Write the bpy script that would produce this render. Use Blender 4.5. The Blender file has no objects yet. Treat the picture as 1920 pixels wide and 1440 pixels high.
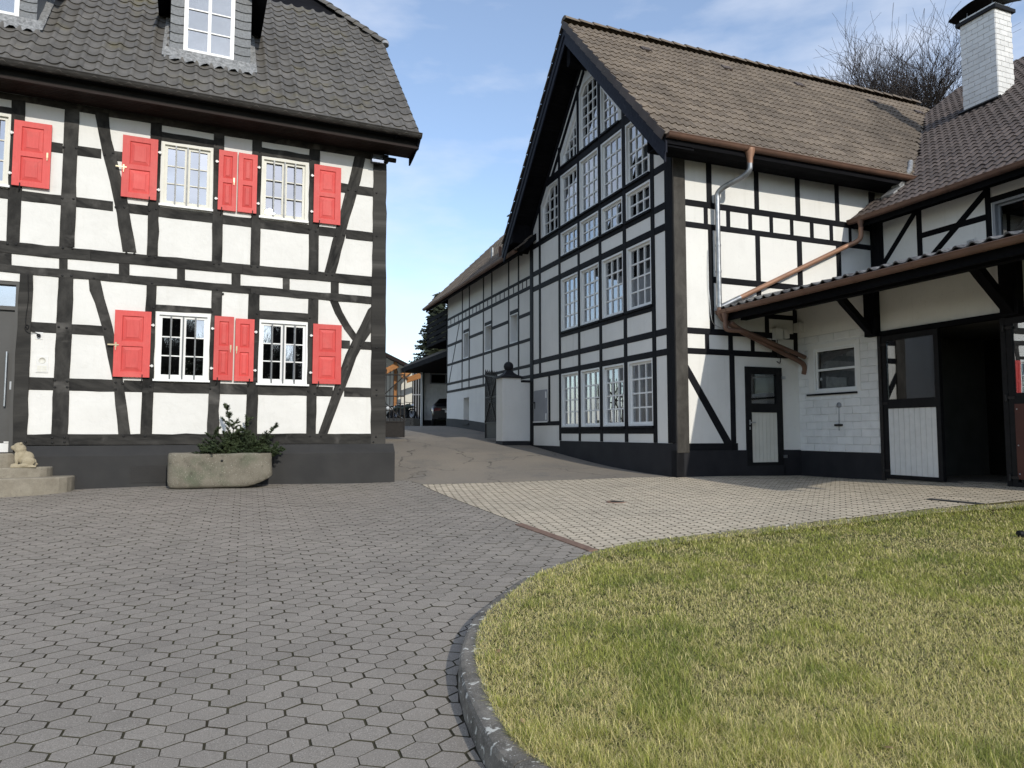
import bpy, math, random
import numpy as np
from mathutils import Vector, Matrix, noise as mnoise
from mathutils.geometry import delaunay_2d_cdt, tessellate_polygon
random.seed(7); rng = np.random.default_rng(7)
scene = bpy.context.scene
COL = scene.collection
R = math.radians

# ------------------------------------------------------------------ camera, sky, sun, exposure
CH = 1.45                                   # eye height
FPX, PCX, PCY = 1325.0, 960.0, 720.0        # the photograph's focal length and centre, in its own pixels
PITCH = math.atan(92 / 1325)
cam_d = bpy.data.cameras.new('camera')
cam_d.sensor_width = 36; cam_d.lens = 36 * FPX / 1920
cam_d.clip_start = .05; cam_d.clip_end = 2000
cam = bpy.data.objects.new('camera', cam_d); COL.objects.link(cam)
cam.location = (0, 0, CH); cam.rotation_euler = (math.pi / 2 + PITCH, 0, 0)
scene.camera = cam

SUN_AZ, SUN_EL = math.atan2(.4752, -.8799), R(27.6)
world = bpy.data.worlds.new('World'); scene.world = world; world.use_nodes = True
wn, wl = world.node_tree.nodes, world.node_tree.links
bg = wn['Background']; bg.inputs[1].default_value = .15
sky = wn.new('ShaderNodeTexSky'); sky.sky_type = 'NISHITA'; sky.sun_disc = False
sky.sun_elevation = SUN_EL; sky.sun_rotation = SUN_AZ
sky.air_density = 1.0; sky.dust_density = .35; sky.ozone_density = 2.0
# thin high cloud, all over the sky
wtc = wn.new('ShaderNodeTexCoord'); wmp = wn.new('ShaderNodeMapping'); wmp.inputs['Scale'].default_value = (1.6, 1.6, 5.0)
wno = wn.new('ShaderNodeTexNoise'); wno.inputs['Scale'].default_value = 1.7; wno.inputs['Detail'].default_value = 7; wno.inputs['Roughness'].default_value = .55
wra = wn.new('ShaderNodeValToRGB'); wra.color_ramp.elements[0].position = .40; wra.color_ramp.elements[0].color = (.12, .12, .12, 1)
wra.color_ramp.elements[1].position = .74; wra.color_ramp.elements[1].color = (.92, .92, .92, 1)
wmx = wn.new('ShaderNodeMixRGB'); wmx.inputs[2].default_value = (4.1, 4.35, 4.9, 1)
wl.new(wtc.outputs['Generated'], wmp.inputs[0]); wl.new(wmp.outputs[0], wno.inputs[0]); wl.new(wno.outputs[0], wra.inputs[0])
wl.new(wra.outputs[0], wmx.inputs[0]); wl.new(sky.outputs[0], wmx.inputs[1]); wl.new(wmx.outputs[0], bg.inputs[0])

sun_d = bpy.data.lights.new('sun', 'SUN'); sun_d.energy = 2.1; sun_d.angle = R(.53); sun_d.color = (1, .95, .85)
sun = bpy.data.objects.new('sun', sun_d); COL.objects.link(sun)
sv = Vector((math.sin(SUN_AZ) * math.cos(SUN_EL), math.cos(SUN_AZ) * math.cos(SUN_EL), math.sin(SUN_EL)))
sun.rotation_euler = sv.to_track_quat('Z', 'Y').to_euler()
scene.view_settings.view_transform = 'Standard'; scene.view_settings.look = 'None'
scene.view_settings.exposure = 0.56; scene.view_settings.gamma = 1.0; scene.view_settings.use_curve_mapping = False
scene.cycles.max_bounces = 6; scene.cycles.transparent_max_bounces = 12
scene.cycles.caustics_reflective = False; scene.cycles.caustics_refractive = False
scene.cycles.use_denoising = True

# ------------------------------------------------------------------ measuring: planes of the walls
_c, _s = math.cos(PITCH), math.sin(PITCH)
def ray(x, y):
    d = PCY - y
    return Vector((x - PCX, FPX * _c - d * _s, d * _c + FPX * _s))
Z = Vector((0, 0, 1))
class Wall:
    """a vertical wall: s metres along e, z metres up, d metres out of its face"""
    def __init__(self, o, e, n):
        self.o, self.e, self.n = Vector((o[0], o[1], 0)), Vector((e[0], e[1], 0)).normalized(), Vector((n[0], n[1], 0)).normalized()
        self.flip = self.e.cross(Z).dot(self.n) < 0
    def P(self, s, z, d=0.0): return self.o + self.e * s + Z * z + self.n * d
    def m(self, x, y, d=0.0):
        r = ray(x, y); o = self.o + self.n * d
        t = o.dot(self.n) / r.dot(self.n)
        p = r * t
        return ((p - o).dot(self.e), p.z + CH)
_a = math.atan(-525 / 1328.2)
V3 = Vector((math.sin(_a), math.cos(_a), 0)); U3 = Vector((V3.y, -V3.x, 0))       # along the barn gable / along the barn side
BA = Vector((3.2544, 14.0, 0))                                                     # barn corner
GAB = Wall(BA, V3, -U3); SIDE = Wall(BA, U3, -V3)
BL = SIDE.P(3.122, 0); LOW = Wall(BL, -V3, -U3)                                     # lower stable wall
BU = SIDE.P(5.40, 0); UPW = Wall(BU, -V3, -U3)                                      # upper stable wall
_w = math.atan(2940 / 1328.2)
W3 = Vector((math.sin(_w), math.cos(_w), 0)); HN = Vector((W3.y, -W3.x, 0))
HC = Vector((-2.6813, 14.98, 0)); HOU = Wall(HC, W3, HN)
FARW = Wall(BA + U3 * .22, V3, -U3)                                                 # wall of the long house behind

# ------------------------------------------------------------------ the lie of the land (thin plate through surveyed spots)
_gp = np.array([(-6, -5, 0), (7, -5, .05), (0, 0, 0), (-5, 3, 0), (4, 3, .04), (0, 4, .015), (-2.6, 6.9, .10), (-3.7, 9.55, .20), (-5.3, 11.6, .38),
    (-7.75, 12.35, .45), (-2.35, 14.7, .405), (3.25, 14, .58), (6.16, 15.15, .556), (6.9, 13.25, .576), (7.75, 11.1, .62), (9.6, 6.5, .52), (.85, 7.7, .18),
    (6.75, 9.4, .53), (.55, 20.8, 1.09), (-2.6, 17.3, .83), (-3.4, 22, 1.30), (-2.66, 29, 1.71), (-4.6, 36, 1.80), (-8, 50, 2.0), (40, 60, 2.0), (-45, 60, 2),
    (-45, 0, 0), (45, 0, .4), (0, -45, 0), (20, 25, 1.0), (-14, 10, .35), (-12, 25, 1.3)], float)
def _k(r2): return np.where(r2 > 1e-12, r2 * np.log(np.maximum(r2, 1e-12)), 0)
_xy = _gp[:, :2]; _n = len(_xy)
_K = _k(((_xy[:, None] - _xy[None]) ** 2).sum(-1)) + np.eye(_n) * .02
_A = np.zeros((_n + 3, _n + 3)); _A[:_n, :_n] = _K; _A[:_n, _n] = 1; _A[:_n, _n + 1:] = _xy; _A[_n, :_n] = 1; _A[_n + 1:, :_n] = _xy.T
_cf = np.linalg.solve(_A, np.concatenate([_gp[:, 2], np.zeros(3)]))
def GA(xs, ys):
    xs = np.clip(np.asarray(xs, float), -45, 45); ys = np.clip(np.asarray(ys, float), -45, 60)
    r2 = (xs[..., None] - _xy[:, 0]) ** 2 + (ys[..., None] - _xy[:, 1]) ** 2
    return _k(r2) @ _cf[:_n] + _cf[_n] + _cf[_n + 1] * xs + _cf[_n + 2] * ys
def G(x, y): return float(GA(np.array([x]), np.array([y]))[0])
def lift(y): return .125 * min(1, max(0, (8.3 - y) / 3.6))          # how far the lawn stands above the paving
def spot(x, y, extra=None):
    """where a line of sight meets the ground"""
    r = ray(x, y).normalized(); a, b = .5, 60.0
    f = lambda t: CH + r.z * t - G(r.x * t, r.y * t) - (extra(r.y * t) if extra else 0)
    t = .5
    while t < 60 and f(t) > 0: t += .1
    a, b = t - .1, t
    for _ in range(30):
        m = (a + b) / 2
        if f(m) > 0: a = m
        else: b = m
    return Vector((r.x * a, r.y * a, CH + r.z * a))

# ------------------------------------------------------------------ materials
MATS = {}
class NT:
    def __init__(self, name):
        self.m = bpy.data.materials.new(name); self.m.use_nodes = True
        self.t = self.m.node_tree; self.n = self.t.nodes; self.l = self.t.links
        self.b = self.n['Principled BSDF']; MATS[name] = self.m
        self.pos = self.N('ShaderNodeNewGeometry').outputs['Position']
    def N(self, k, **kw):
        x = self.n.new(k)
        for a, v in kw.items(): setattr(x, a, v)
        return x
    def L(self, a, b): self.l.new(a, b)
    def noise(self, scale, detail=3, rough=.55, vec=None, stretch=None, dist=0):
        x = self.N('ShaderNodeTexNoise'); x.inputs['Scale'].default_value = scale; x.inputs['Detail'].default_value = detail; x.inputs['Roughness'].default_value = rough
        x.inputs['Distortion'].default_value = dist
        v = vec or self.pos
        if stretch:
            mp = self.N('ShaderNodeMapping'); mp.inputs['Scale'].default_value = stretch; self.L(v, mp.inputs[0]); v = mp.outputs[0]
        self.L(v, x.inputs['Vector']); return x.outputs[0]
    def voro(self, scale, feature='F1', out=0):
        x = self.N('ShaderNodeTexVoronoi', feature=feature); x.inputs['Scale'].default_value = scale; self.L(self.pos, x.inputs['Vector']); return x.outputs[out]
    def ramp(self, v, p0, p1, c0=(0, 0, 0, 1), c1=(1, 1, 1, 1)):
        x = self.N('ShaderNodeValToRGB'); e = x.color_ramp.elements; e[0].position = p0; e[1].position = p1; e[0].color = c0; e[1].color = c1
        self.L(v, x.inputs[0]); return x.outputs[0]
    def mix(self, f, a, b, t='MIX'):
        x = self.N('ShaderNodeMixRGB', blend_type=t)
        for i, v in ((0, f), (1, a), (2, b)):
            if isinstance(v, (int, float)): x.inputs[i].default_value = v if i == 0 else (v, v, v, 1)
            elif isinstance(v, tuple): x.inputs[i].default_value = (*v, 1) if len(v) == 3 else v
            else: self.L(v, x.inputs[i])
        return x.outputs[0]
    def math(self, op, a, b=0):
        x = self.N('ShaderNodeMath', operation=op)
        for i, v in ((0, a), (1, b)):
            if isinstance(v, (int, float)): x.inputs[i].default_value = v
            else: self.L(v, x.inputs[i])
        return x.outputs[0]
    def tone(self):
        """a number of its own for each piece, whether an object or a member of a joined mesh"""
        a = self.N('ShaderNodeAttribute', attribute_name='tone').outputs['Fac']; o = self.N('ShaderNodeObjectInfo').outputs['Random']
        return self.math('FRACT', self.math('ADD', a, o))
    def vary(self, col, amt, rnd=None):
        r = rnd or self.tone()
        f = self.math('ADD', self.math('MULTIPLY', r, 2 * amt), 1 - amt)
        x = self.N('ShaderNodeVectorMath', operation='SCALE'); self.L(col, x.inputs[0]); self.L(f, x.inputs['Scale']); return x.outputs[0]
    def bump(self, h, strength=.3, dist=.01, prev=None):
        x = self.N('ShaderNodeBump'); x.inputs['Strength'].default_value = strength; x.inputs['Distance'].default_value = dist; self.L(h, x.inputs['Height'])
        if prev: self.L(prev, x.inputs['Normal'])
        return x.outputs[0]
    def done(self, col=None, rough=.8, spec=.3, normal=None, metal=0, roughn=None):
        b = self.b
        if col is not None:
            if isinstance(col, tuple): b.inputs['Base Color'].default_value = (*col, 1)
            else: self.L(col, b.inputs['Base Color'])
        b.inputs['Roughness'].default_value = rough; b.inputs['Specular IOR Level'].default_value = spec; b.inputs['Metallic'].default_value = metal
        if roughn is not None: self.L(roughn, b.inputs['Roughness'])
        if normal is not None: self.L(normal, b.inputs['Normal'])
        return self.m
def rgb(r, g, b):
    f = lambda c: ((c / 255 + .055) / 1.055) ** 2.4 if c > 10 else c / 255 / 12.92
    return (f(r), f(g), f(b))
def simple(name, c1, c2=None, scale=6, rough=.8, spec=.3, bump=0, bscale=80, metal=0, vary=0, bdist=.004):
    t = NT(name); c2 = c2 or tuple(x * .8 for x in c1)
    col = t.mix(t.ramp(t.noise(scale, 4), .35, .68), c1, c2)
    if vary: col = t.vary(col, vary)
    nm = t.bump(t.noise(bscale, 3), bump, bdist) if bump else None
    return t.done(col, rough, spec, nm, metal)

def mk_materials():
    # plaster of the house: smooth, hand trowelled
    t = NT('plaster_house'); c = t.mix(t.ramp(t.noise(1.3, 4), .35, .7), (.745, .73, .69), (.69, .675, .635))
    c = t.mix(t.math('MULTIPLY', t.ramp(t.noise(9, 5, .7), .55, .8), .22), c, (.45, .44, .40))
    c = t.mix(t.math('MULTIPLY', t.ramp(t.noise(1, 4, .6, None, (7, 7, .5)), .56, .78), .20), c, (.50, .48, .42))
    t.done(c, .9, .15, t.bump(t.noise(45, 4), .25, .004, t.bump(t.noise(4, 3), .6, .025)))
    # plaster of the barn: rough sprayed render
    t = NT('plaster_barn'); c = t.mix(t.ramp(t.noise(1.1, 4), .35, .7), (.80, .785, .74), (.735, .72, .68))
    c = t.mix(t.math('MULTIPLY', t.ramp(t.noise(14, 5, .7), .57, .8), .25), c, (.42, .41, .37))
    c = t.mix(t.math('MULTIPLY', t.ramp(t.noise(1, 4, .6, None, (6, 6, .5)), .56, .78), .22), c, (.48, .46, .41))
    t.done(c, .92, .12, t.bump(t.noise(70, 5, .7), .55, .006, t.bump(t.noise(6, 2), .3, .01)))
    # old oak of the house, tarred
    def timber(name, a, b, rough, w, sp=.08):
        t = NT(name); uv = t.N('ShaderNodeUVMap').outputs[0]
        g = t.noise(1, 5, .65, uv, (1.1, 15, 1), .9); g2 = t.noise(1, 4, .65, uv, (4, 70, 1))
        k = t.noise(1, 4, .6, uv, (2.2, 7, 1))
        c = t.mix(t.ramp(t.mix(.35, g, g2), .36, .64), a, b)
        c = t.mix(t.ramp(k, .58, .72), c, w)
        c = t.vary(c, .16)
        h = t.mix(.5, g, g2)
        t.done(c, rough, sp, t.bump(h, .9, .008, t.bump(t.noise(7, 2), .4, .02)))
    timber('timber_house', (.013, .0125, .012), (.056, .053, .048), .8, (.088, .083, .076), .15)
    timber('timber_barn', (.0085, .0085, .010), (.014, .014, .0165), .6, (.018, .018, .02))
    timber('timber_grey', (.045, .042, .038), (.098, .091, .081), .85, (.05, .047, .043))
    timber('timber_black', (.006, .006, .007), (.012, .012, .014), .75, (.014, .014, .016), .03)
    timber('timber_orange', (.34, .155, .06), (.42, .20, .08), .6, (.27, .12, .045))
    timber('board_navy', (.012, .0135, .021), (.019, .021, .031), .55, (.024, .026, .036))
    timber('soffit_brown', (.018, .0125, .011), (.03, .021, .018), .55, (.03, .022, .02))
    simple('plinth', (.026, .0255, .0255), (.036, .035, .034), 2, .75, .3, .3, 40)
    simple('plinth_barn', (.013, .013, .016), (.022, .022, .025), 2, .7, .3, .3, 40)
    simple('white_paint', (.80, .80, .78), (.76, .76, .74), 3, .45, .45)
    simple('cream_paint', (.70, .68, .60), (.64, .62, .545), 3, .5, .4)
    t = NT('red_paint'); g = t.noise(1, 4, .6, None, (60, 60, 5)); c = t.mix(t.ramp(g, .3, .7), (.64, .09, .08), (.58, .072, .064))
    c = t.mix(t.ramp(t.noise(3, 4), .5, .75), c, (.64, .115, .10)); c = t.mix(t.math('MULTIPLY', t.ramp(t.noise(7, 5, .7), .52, .74), .35), c, (.40, .075, .065)); t.done(t.vary(c, .10), .55, .3, t.bump(g, .4, .003))
    simple('iron', (.09, .095, .10), (.13, .135, .14), 20, .45, .5, 0, 80, .6)
    simple('iron_dark', (.018, .017, .017), (.03, .026, .024), 20, .55, .4, .2, 60, .3)
    simple('steel', (.55, .56, .57), (.42, .43, .44), 9, .32, .5, 0, 80, .9)
    simple('zinc', (.42, .43, .44), (.24, .25, .26), 7, .42, .5, .1, 30, .8)
    simple('copper', (.185, .105, .072), (.135, .078, .056), 3, .5, .4, .08, 20, .25)
    simple('copper_bright', (.36, .20, .125), (.27, .15, .098), 3, .5, .4, 0, 20, .25)
    simple('gutter_dark', (.032, .029, .026), (.06, .056, .052), 4, .42, .5, .1, 20, .3)
    simple('brass', (.42, .36, .24), (.36, .3, .2), 9, .4, .5, 0, 20, .6)
    simple('peg', (.010, .010, .010), (.018, .017, .016), 30, .6, .3)
    simple('door_grey', (.058, .056, .052), (.066, .064, .06), 2, .45, .4)
    simple('plastic_black', (.009, .009, .010), (.014, .014, .015), 9, .5, .15)
    simple('rubber', (.012, .012, .012), (.02, .02, .02), 30, .85, .2)
    simple('white_plastic', (.72, .71, .68), (.66, .65, .62), 9, .4, .4)
    simple('grey_metal', (.30, .31, .33), (.27, .28, .30), 4, .5, .4)
    simple('brown_panel', (.085, .026, .018), (.065, .02, .014), 3, .5, .4)
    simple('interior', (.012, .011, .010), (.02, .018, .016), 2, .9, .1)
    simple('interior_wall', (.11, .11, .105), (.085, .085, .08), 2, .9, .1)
    simple('curtain_sheen', (.46, .47, .49), (.36, .37, .39), 12, .9, .1)  # grey cloth; also stands in for reflections behind some panes
    simple('mortar', (.52, .51, .49), (.42, .41, .39), 12, .95, .1, .4, 90)
    t = NT('brick_white'); c = t.mix(t.ramp(t.noise(5, 4), .35, .7), (.76, .755, .735), (.68, .675, .655)); t.done(t.vary(c, .05), .8, .2, t.bump(t.noise(60, 4), .4, .004))
    t = NT('slate'); c = t.mix(t.ramp(t.noise(25, 5, .7), .3, .75), (.10, .105, .11), (.23, .24, .25)); t.done(t.vary(c, .15), .6, .4, t.bump(t.noise(60, 4), .5, .004))
    t = NT('lead'); c = t.mix(t.ramp(t.noise(16, 5, .75), .3, .75), (.10, .10, .10), (.50, .50, .49)); t.done(c, .55, .4, t.bump(t.noise(40, 3), .6, .008), .3)
    # concrete roof tiles
    t = NT('tile_house'); c = t.mix(t.ramp(t.noise(3, 4), .35, .7), (.095, .088, .078), (.135, .125, .112)); c = t.vary(c, .14)
    c = t.mix(t.math('MULTIPLY', t.ramp(t.noise(.9, 4, .6), .57, .72), .7), c, (.125, .105, .045))
    c = t.mix(t.ramp(t.noise(26, 3, .6), .69, .73), c, (.30, .295, .28))
    t.done(c, .62, .35, t.bump(t.noise(120, 3), .3, .003))
    t = NT('tile_barn'); c = t.mix(t.ramp(t.noise(2.2, 5, .65), .3, .72), (.205, .165, .125), (.135, .110, .088)); c = t.vary(c, .16)
    c = t.mix(t.ramp(t.noise(.35, 3), .52, .70), c, t.mix(.55, c, (.075, .062, .05)))
    c = t.mix(t.ramp(t.noise(20, 4, .6), .66, .71), c, (.40, .37, .31))
    t.done(c, .85, .2, t.bump(t.noise(110, 4), .5, .004))
    t = NT('tile_stable'); c = t.mix(t.ramp(t.noise(2.5, 5, .65), .3, .72), (.108, .085, .074), (.070, .056, .050)); c = t.vary(c, .2)
    c = t.mix(t.ramp(t.noise(22, 4, .6), .67, .72), c, (.27, .25, .22)); t.done(c, .7, .3, t.bump(t.noise(110, 4), .4, .004))
    t = NT('tile_canopy'); c = t.mix(t.ramp(t.noise(9, 5, .7), .38, .66), (.035, .033, .032), (.16, .155, .15)); t.done(t.vary(c, .2), .55, .4, t.bump(t.noise(90, 4), .5, .006))
    # paving
    def paver(name, a, b, sp, rough=.8):
        t = NT(name); c = t.mix(t.ramp(t.noise(.55, 4), .35, .68), a, b); c = t.vary(c, .10)
        c = t.mix(t.ramp(t.noise(150, 3, .85), .54, .66), c, sp)
        c = t.mix(t.math('MULTIPLY', t.ramp(t.noise(120, 3, .85), .54, .66), .75), c, tuple(x * .35 for x in a))
        c = t.mix(t.math('MULTIPLY', t.ramp(t.noise(1.7, 5, .7), .55, .8), .35), c, tuple(x * .55 for x in a))
        t.done(c, rough, .3, t.bump(t.noise(160, 3), .6, .004))
    paver('paver_grey', (.270, .240, .203), (.215, .192, .164), (.49, .45, .39), .85)
    paver('paver_cream', (.54, .462, .35), (.445, .385, .295), (.64, .57, .45), .85)
    t = NT('joint_sand'); c = t.mix(t.ramp(t.noise(1.5, 4), .4, .6), (.050, .044, .032), (.066, .062, .040)); t.done(c, .95, .1, t.bump(t.noise(120, 3), .6, .006))
    t = NT('asphalt'); c = t.mix(t.ramp(t.noise(.5, 5, .6), .3, .7), (.25, .215, .17), (.18, .16, .135)); c = t.mix(t.ramp(t.noise(1.1, 5, .7), .55, .72), c, (.15, .138, .122))
    c = t.mix(t.ramp(t.noise(140, 2), .56, .72), c, (.34, .31, .265)); cr = t.N('ShaderNodeTexVoronoi', feature='DISTANCE_TO_EDGE'); cr.inputs['Scale'].default_value = .42
    cn = t.N('ShaderNodeVectorMath', operation='ADD'); nz = t.N('ShaderNodeTexNoise'); nz.inputs['Scale'].default_value = 1.3; nz.inputs['Detail'].default_value = 5
    t.L(t.pos, nz.inputs[0]); t.L(t.pos, cn.inputs[0]); t.L(nz.outputs['Color'], cn.inputs[1]); t.L(cn.outputs[0], cr.inputs['Vector'])
    c = t.mix(t.math('MULTIPLY', t.ramp(cr.outputs[0], .002, .008, (1, 1, 1, 1), (0, 0, 0, 1)), t.ramp(t.noise(.35, 2), .44, .52)), c, (.07, .062, .052))
    t.done(c, .85, .25, t.bump(t.noise(160, 3), .5, .004))
    t = NT('kerb_stone'); c = t.mix(t.ramp(t.noise(5, 5, .7), .35, .7), (.085, .078, .066), (.22, .20, .17)); c = t.mix(t.ramp(t.noise(110, 3, .8), .56, .68), c, (.32, .30, .27))
    c = t.mix(t.ramp(t.noise(17, 4, .6, None, None, .6), .60, .63), c, (.50, .49, .44)); t.done(t.vary(c, .08), .85, .25, t.bump(t.noise(130, 3), .6, .005))
    t = NT('soil'); c = t.mix(t.ramp(t.noise(2, 5), .35, .7), (.10, .088, .036), (.145, .12, .055)); t.done(c, .95, .1, t.bump(t.noise(60, 4), .7, .02))
    simple('far_ground', (.06, .065, .03), (.09, .085, .05), .3, .95, .1, .4, 8)
    simple('rust', (.27, .175, .125), (.19, .12, .09), 12, .65, .35, .3, 60, .3)
    # grass: each blade has its own colour, straw or green, in drifts
    t = NT('grass_blade'); at = t.N('ShaderNodeAttribute', attribute_name='tint'); t.m.use_backface_culling = False
    c = at.outputs['Color']; t.done(c, .6, .25)
    tr = t.N('ShaderNodeBsdfTranslucent'); t.L(c, tr.inputs[0]); ms = t.N('ShaderNodeMixShader'); ms.inputs[0].default_value = .3
    t.L(t.b.outputs[0], ms.inputs[1]); t.L(tr.outputs[0], ms.inputs[2]); t.L(ms.outputs[0], t.n['Material Output'].inputs[0])
    # stone
    t = NT('trough_stone'); c = t.mix(t.ramp(t.noise(4, 5, .65), .3, .7), (.145, .130, .102), (.215, .195, .155)); c = t.mix(t.ramp(t.noise(2.2, 4), .5, .7), c, (.12, .128, .09))
    c = t.mix(t.ramp(t.noise(55, 4, .7), .60, .68), c, (.40, .385, .31)); c = t.mix(t.math('MULTIPLY', t.ramp(t.noise(9, 5, .7), .55, .75), .6), c, (.05, .045, .035))
    t.done(c, .92, .15, t.bump(t.noise(50, 5, .7), .8, .012))
    t = NT('step_stone'); c = t.mix(t.ramp(t.noise(6, 5, .65), .3, .7), (.20, .175, .135), (.30, .27, .215)); c = t.mix(t.ramp(t.noise(110, 3, .7), .58, .68), c, (.10, .085, .065)); t.done(c, .9, .2, t.bump(t.noise(80, 4), .6, .006))
    t = NT('lion_stone'); c = t.mix(t.ramp(t.noise(12, 5, .65), .3, .7), (.42, .36, .25), (.30, .255, .175)); c = t.mix(t.ramp(t.noise(120, 3, .7), .6, .68), c, (.15, .12, .09)); t.done(c, .9, .2, t.bump(t.noise(60, 4), .7, .01))
    simple('bark', (.05, .042, .035), (.03, .026, .022), 12, .9, .2, .5, 40)
    simple('bark_twig', (.058, .047, .042), (.036, .030, .028), 6, .9, .2)
    t = NT('needles'); c = t.mix(t.ramp(t.noise(3, 3), .35, .7), (.030, .046, .020), (.058, .078, .032)); t.done(t.vary(c, .35), .6, .3)
    t = NT('needles_far'); c = t.mix(t.ramp(t.noise(.9, 3), .35, .7), (.020, .027, .016), (.045, .052, .028)); t.done(t.vary(c, .3), .7, .2)
    simple('car_paint', (.006, .006, .008), (.008, .008, .010), 2, .3, .5)
    simple('chrome', (.6, .6, .62), (.55, .55, .57), 5, .15, .5, 0, 50, 1)
    simple('tail_light', (.13, .008, .01), (.09, .006, .008), 9, .15, .6)
    simple('green_paint', (.015, .03, .016), (.02, .035, .02), 5, .3, .5)
    # glass: a clear pane that mirrors more the flatter one looks along it
    def glass(name, r, tint):
        t = NT(name); fr = t.N('ShaderNodeFresnel'); fr.inputs[0].default_value = 1.5
        f = t.math('MINIMUM', t.math('ADD', t.math('MULTIPLY', fr.outputs[0], 1.6), r), 1)
        gl = t.N('ShaderNodeBsdfGlossy'); gl.inputs['Roughness'].default_value = .0; gl.inputs[0].default_value = (.95, .97, 1, 1)
        tp = t.N('ShaderNodeBsdfTransparent'); tp.inputs[0].default_value = (*tint, 1)
        nz = t.bump(t.noise(1.4, 1), .05, .02); t.L(nz, gl.inputs['Normal'])
        ms = t.N('ShaderNodeMixShader'); t.L(f, ms.inputs[0]); t.L(tp.outputs[0], ms.inputs[1]); t.L(gl.outputs[0], ms.inputs[2]); t.L(ms.outputs[0], t.n['Material Output'].inputs[0])
    glass('glass', .22, (.75, .78, .78)); glass('glass_dark', .06, (.55, .56, .55)); glass('glass_door', .10, (.35, .36, .36)); glass('glass_bright', .42, (.6, .62, .62))
mk_materials()

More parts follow.
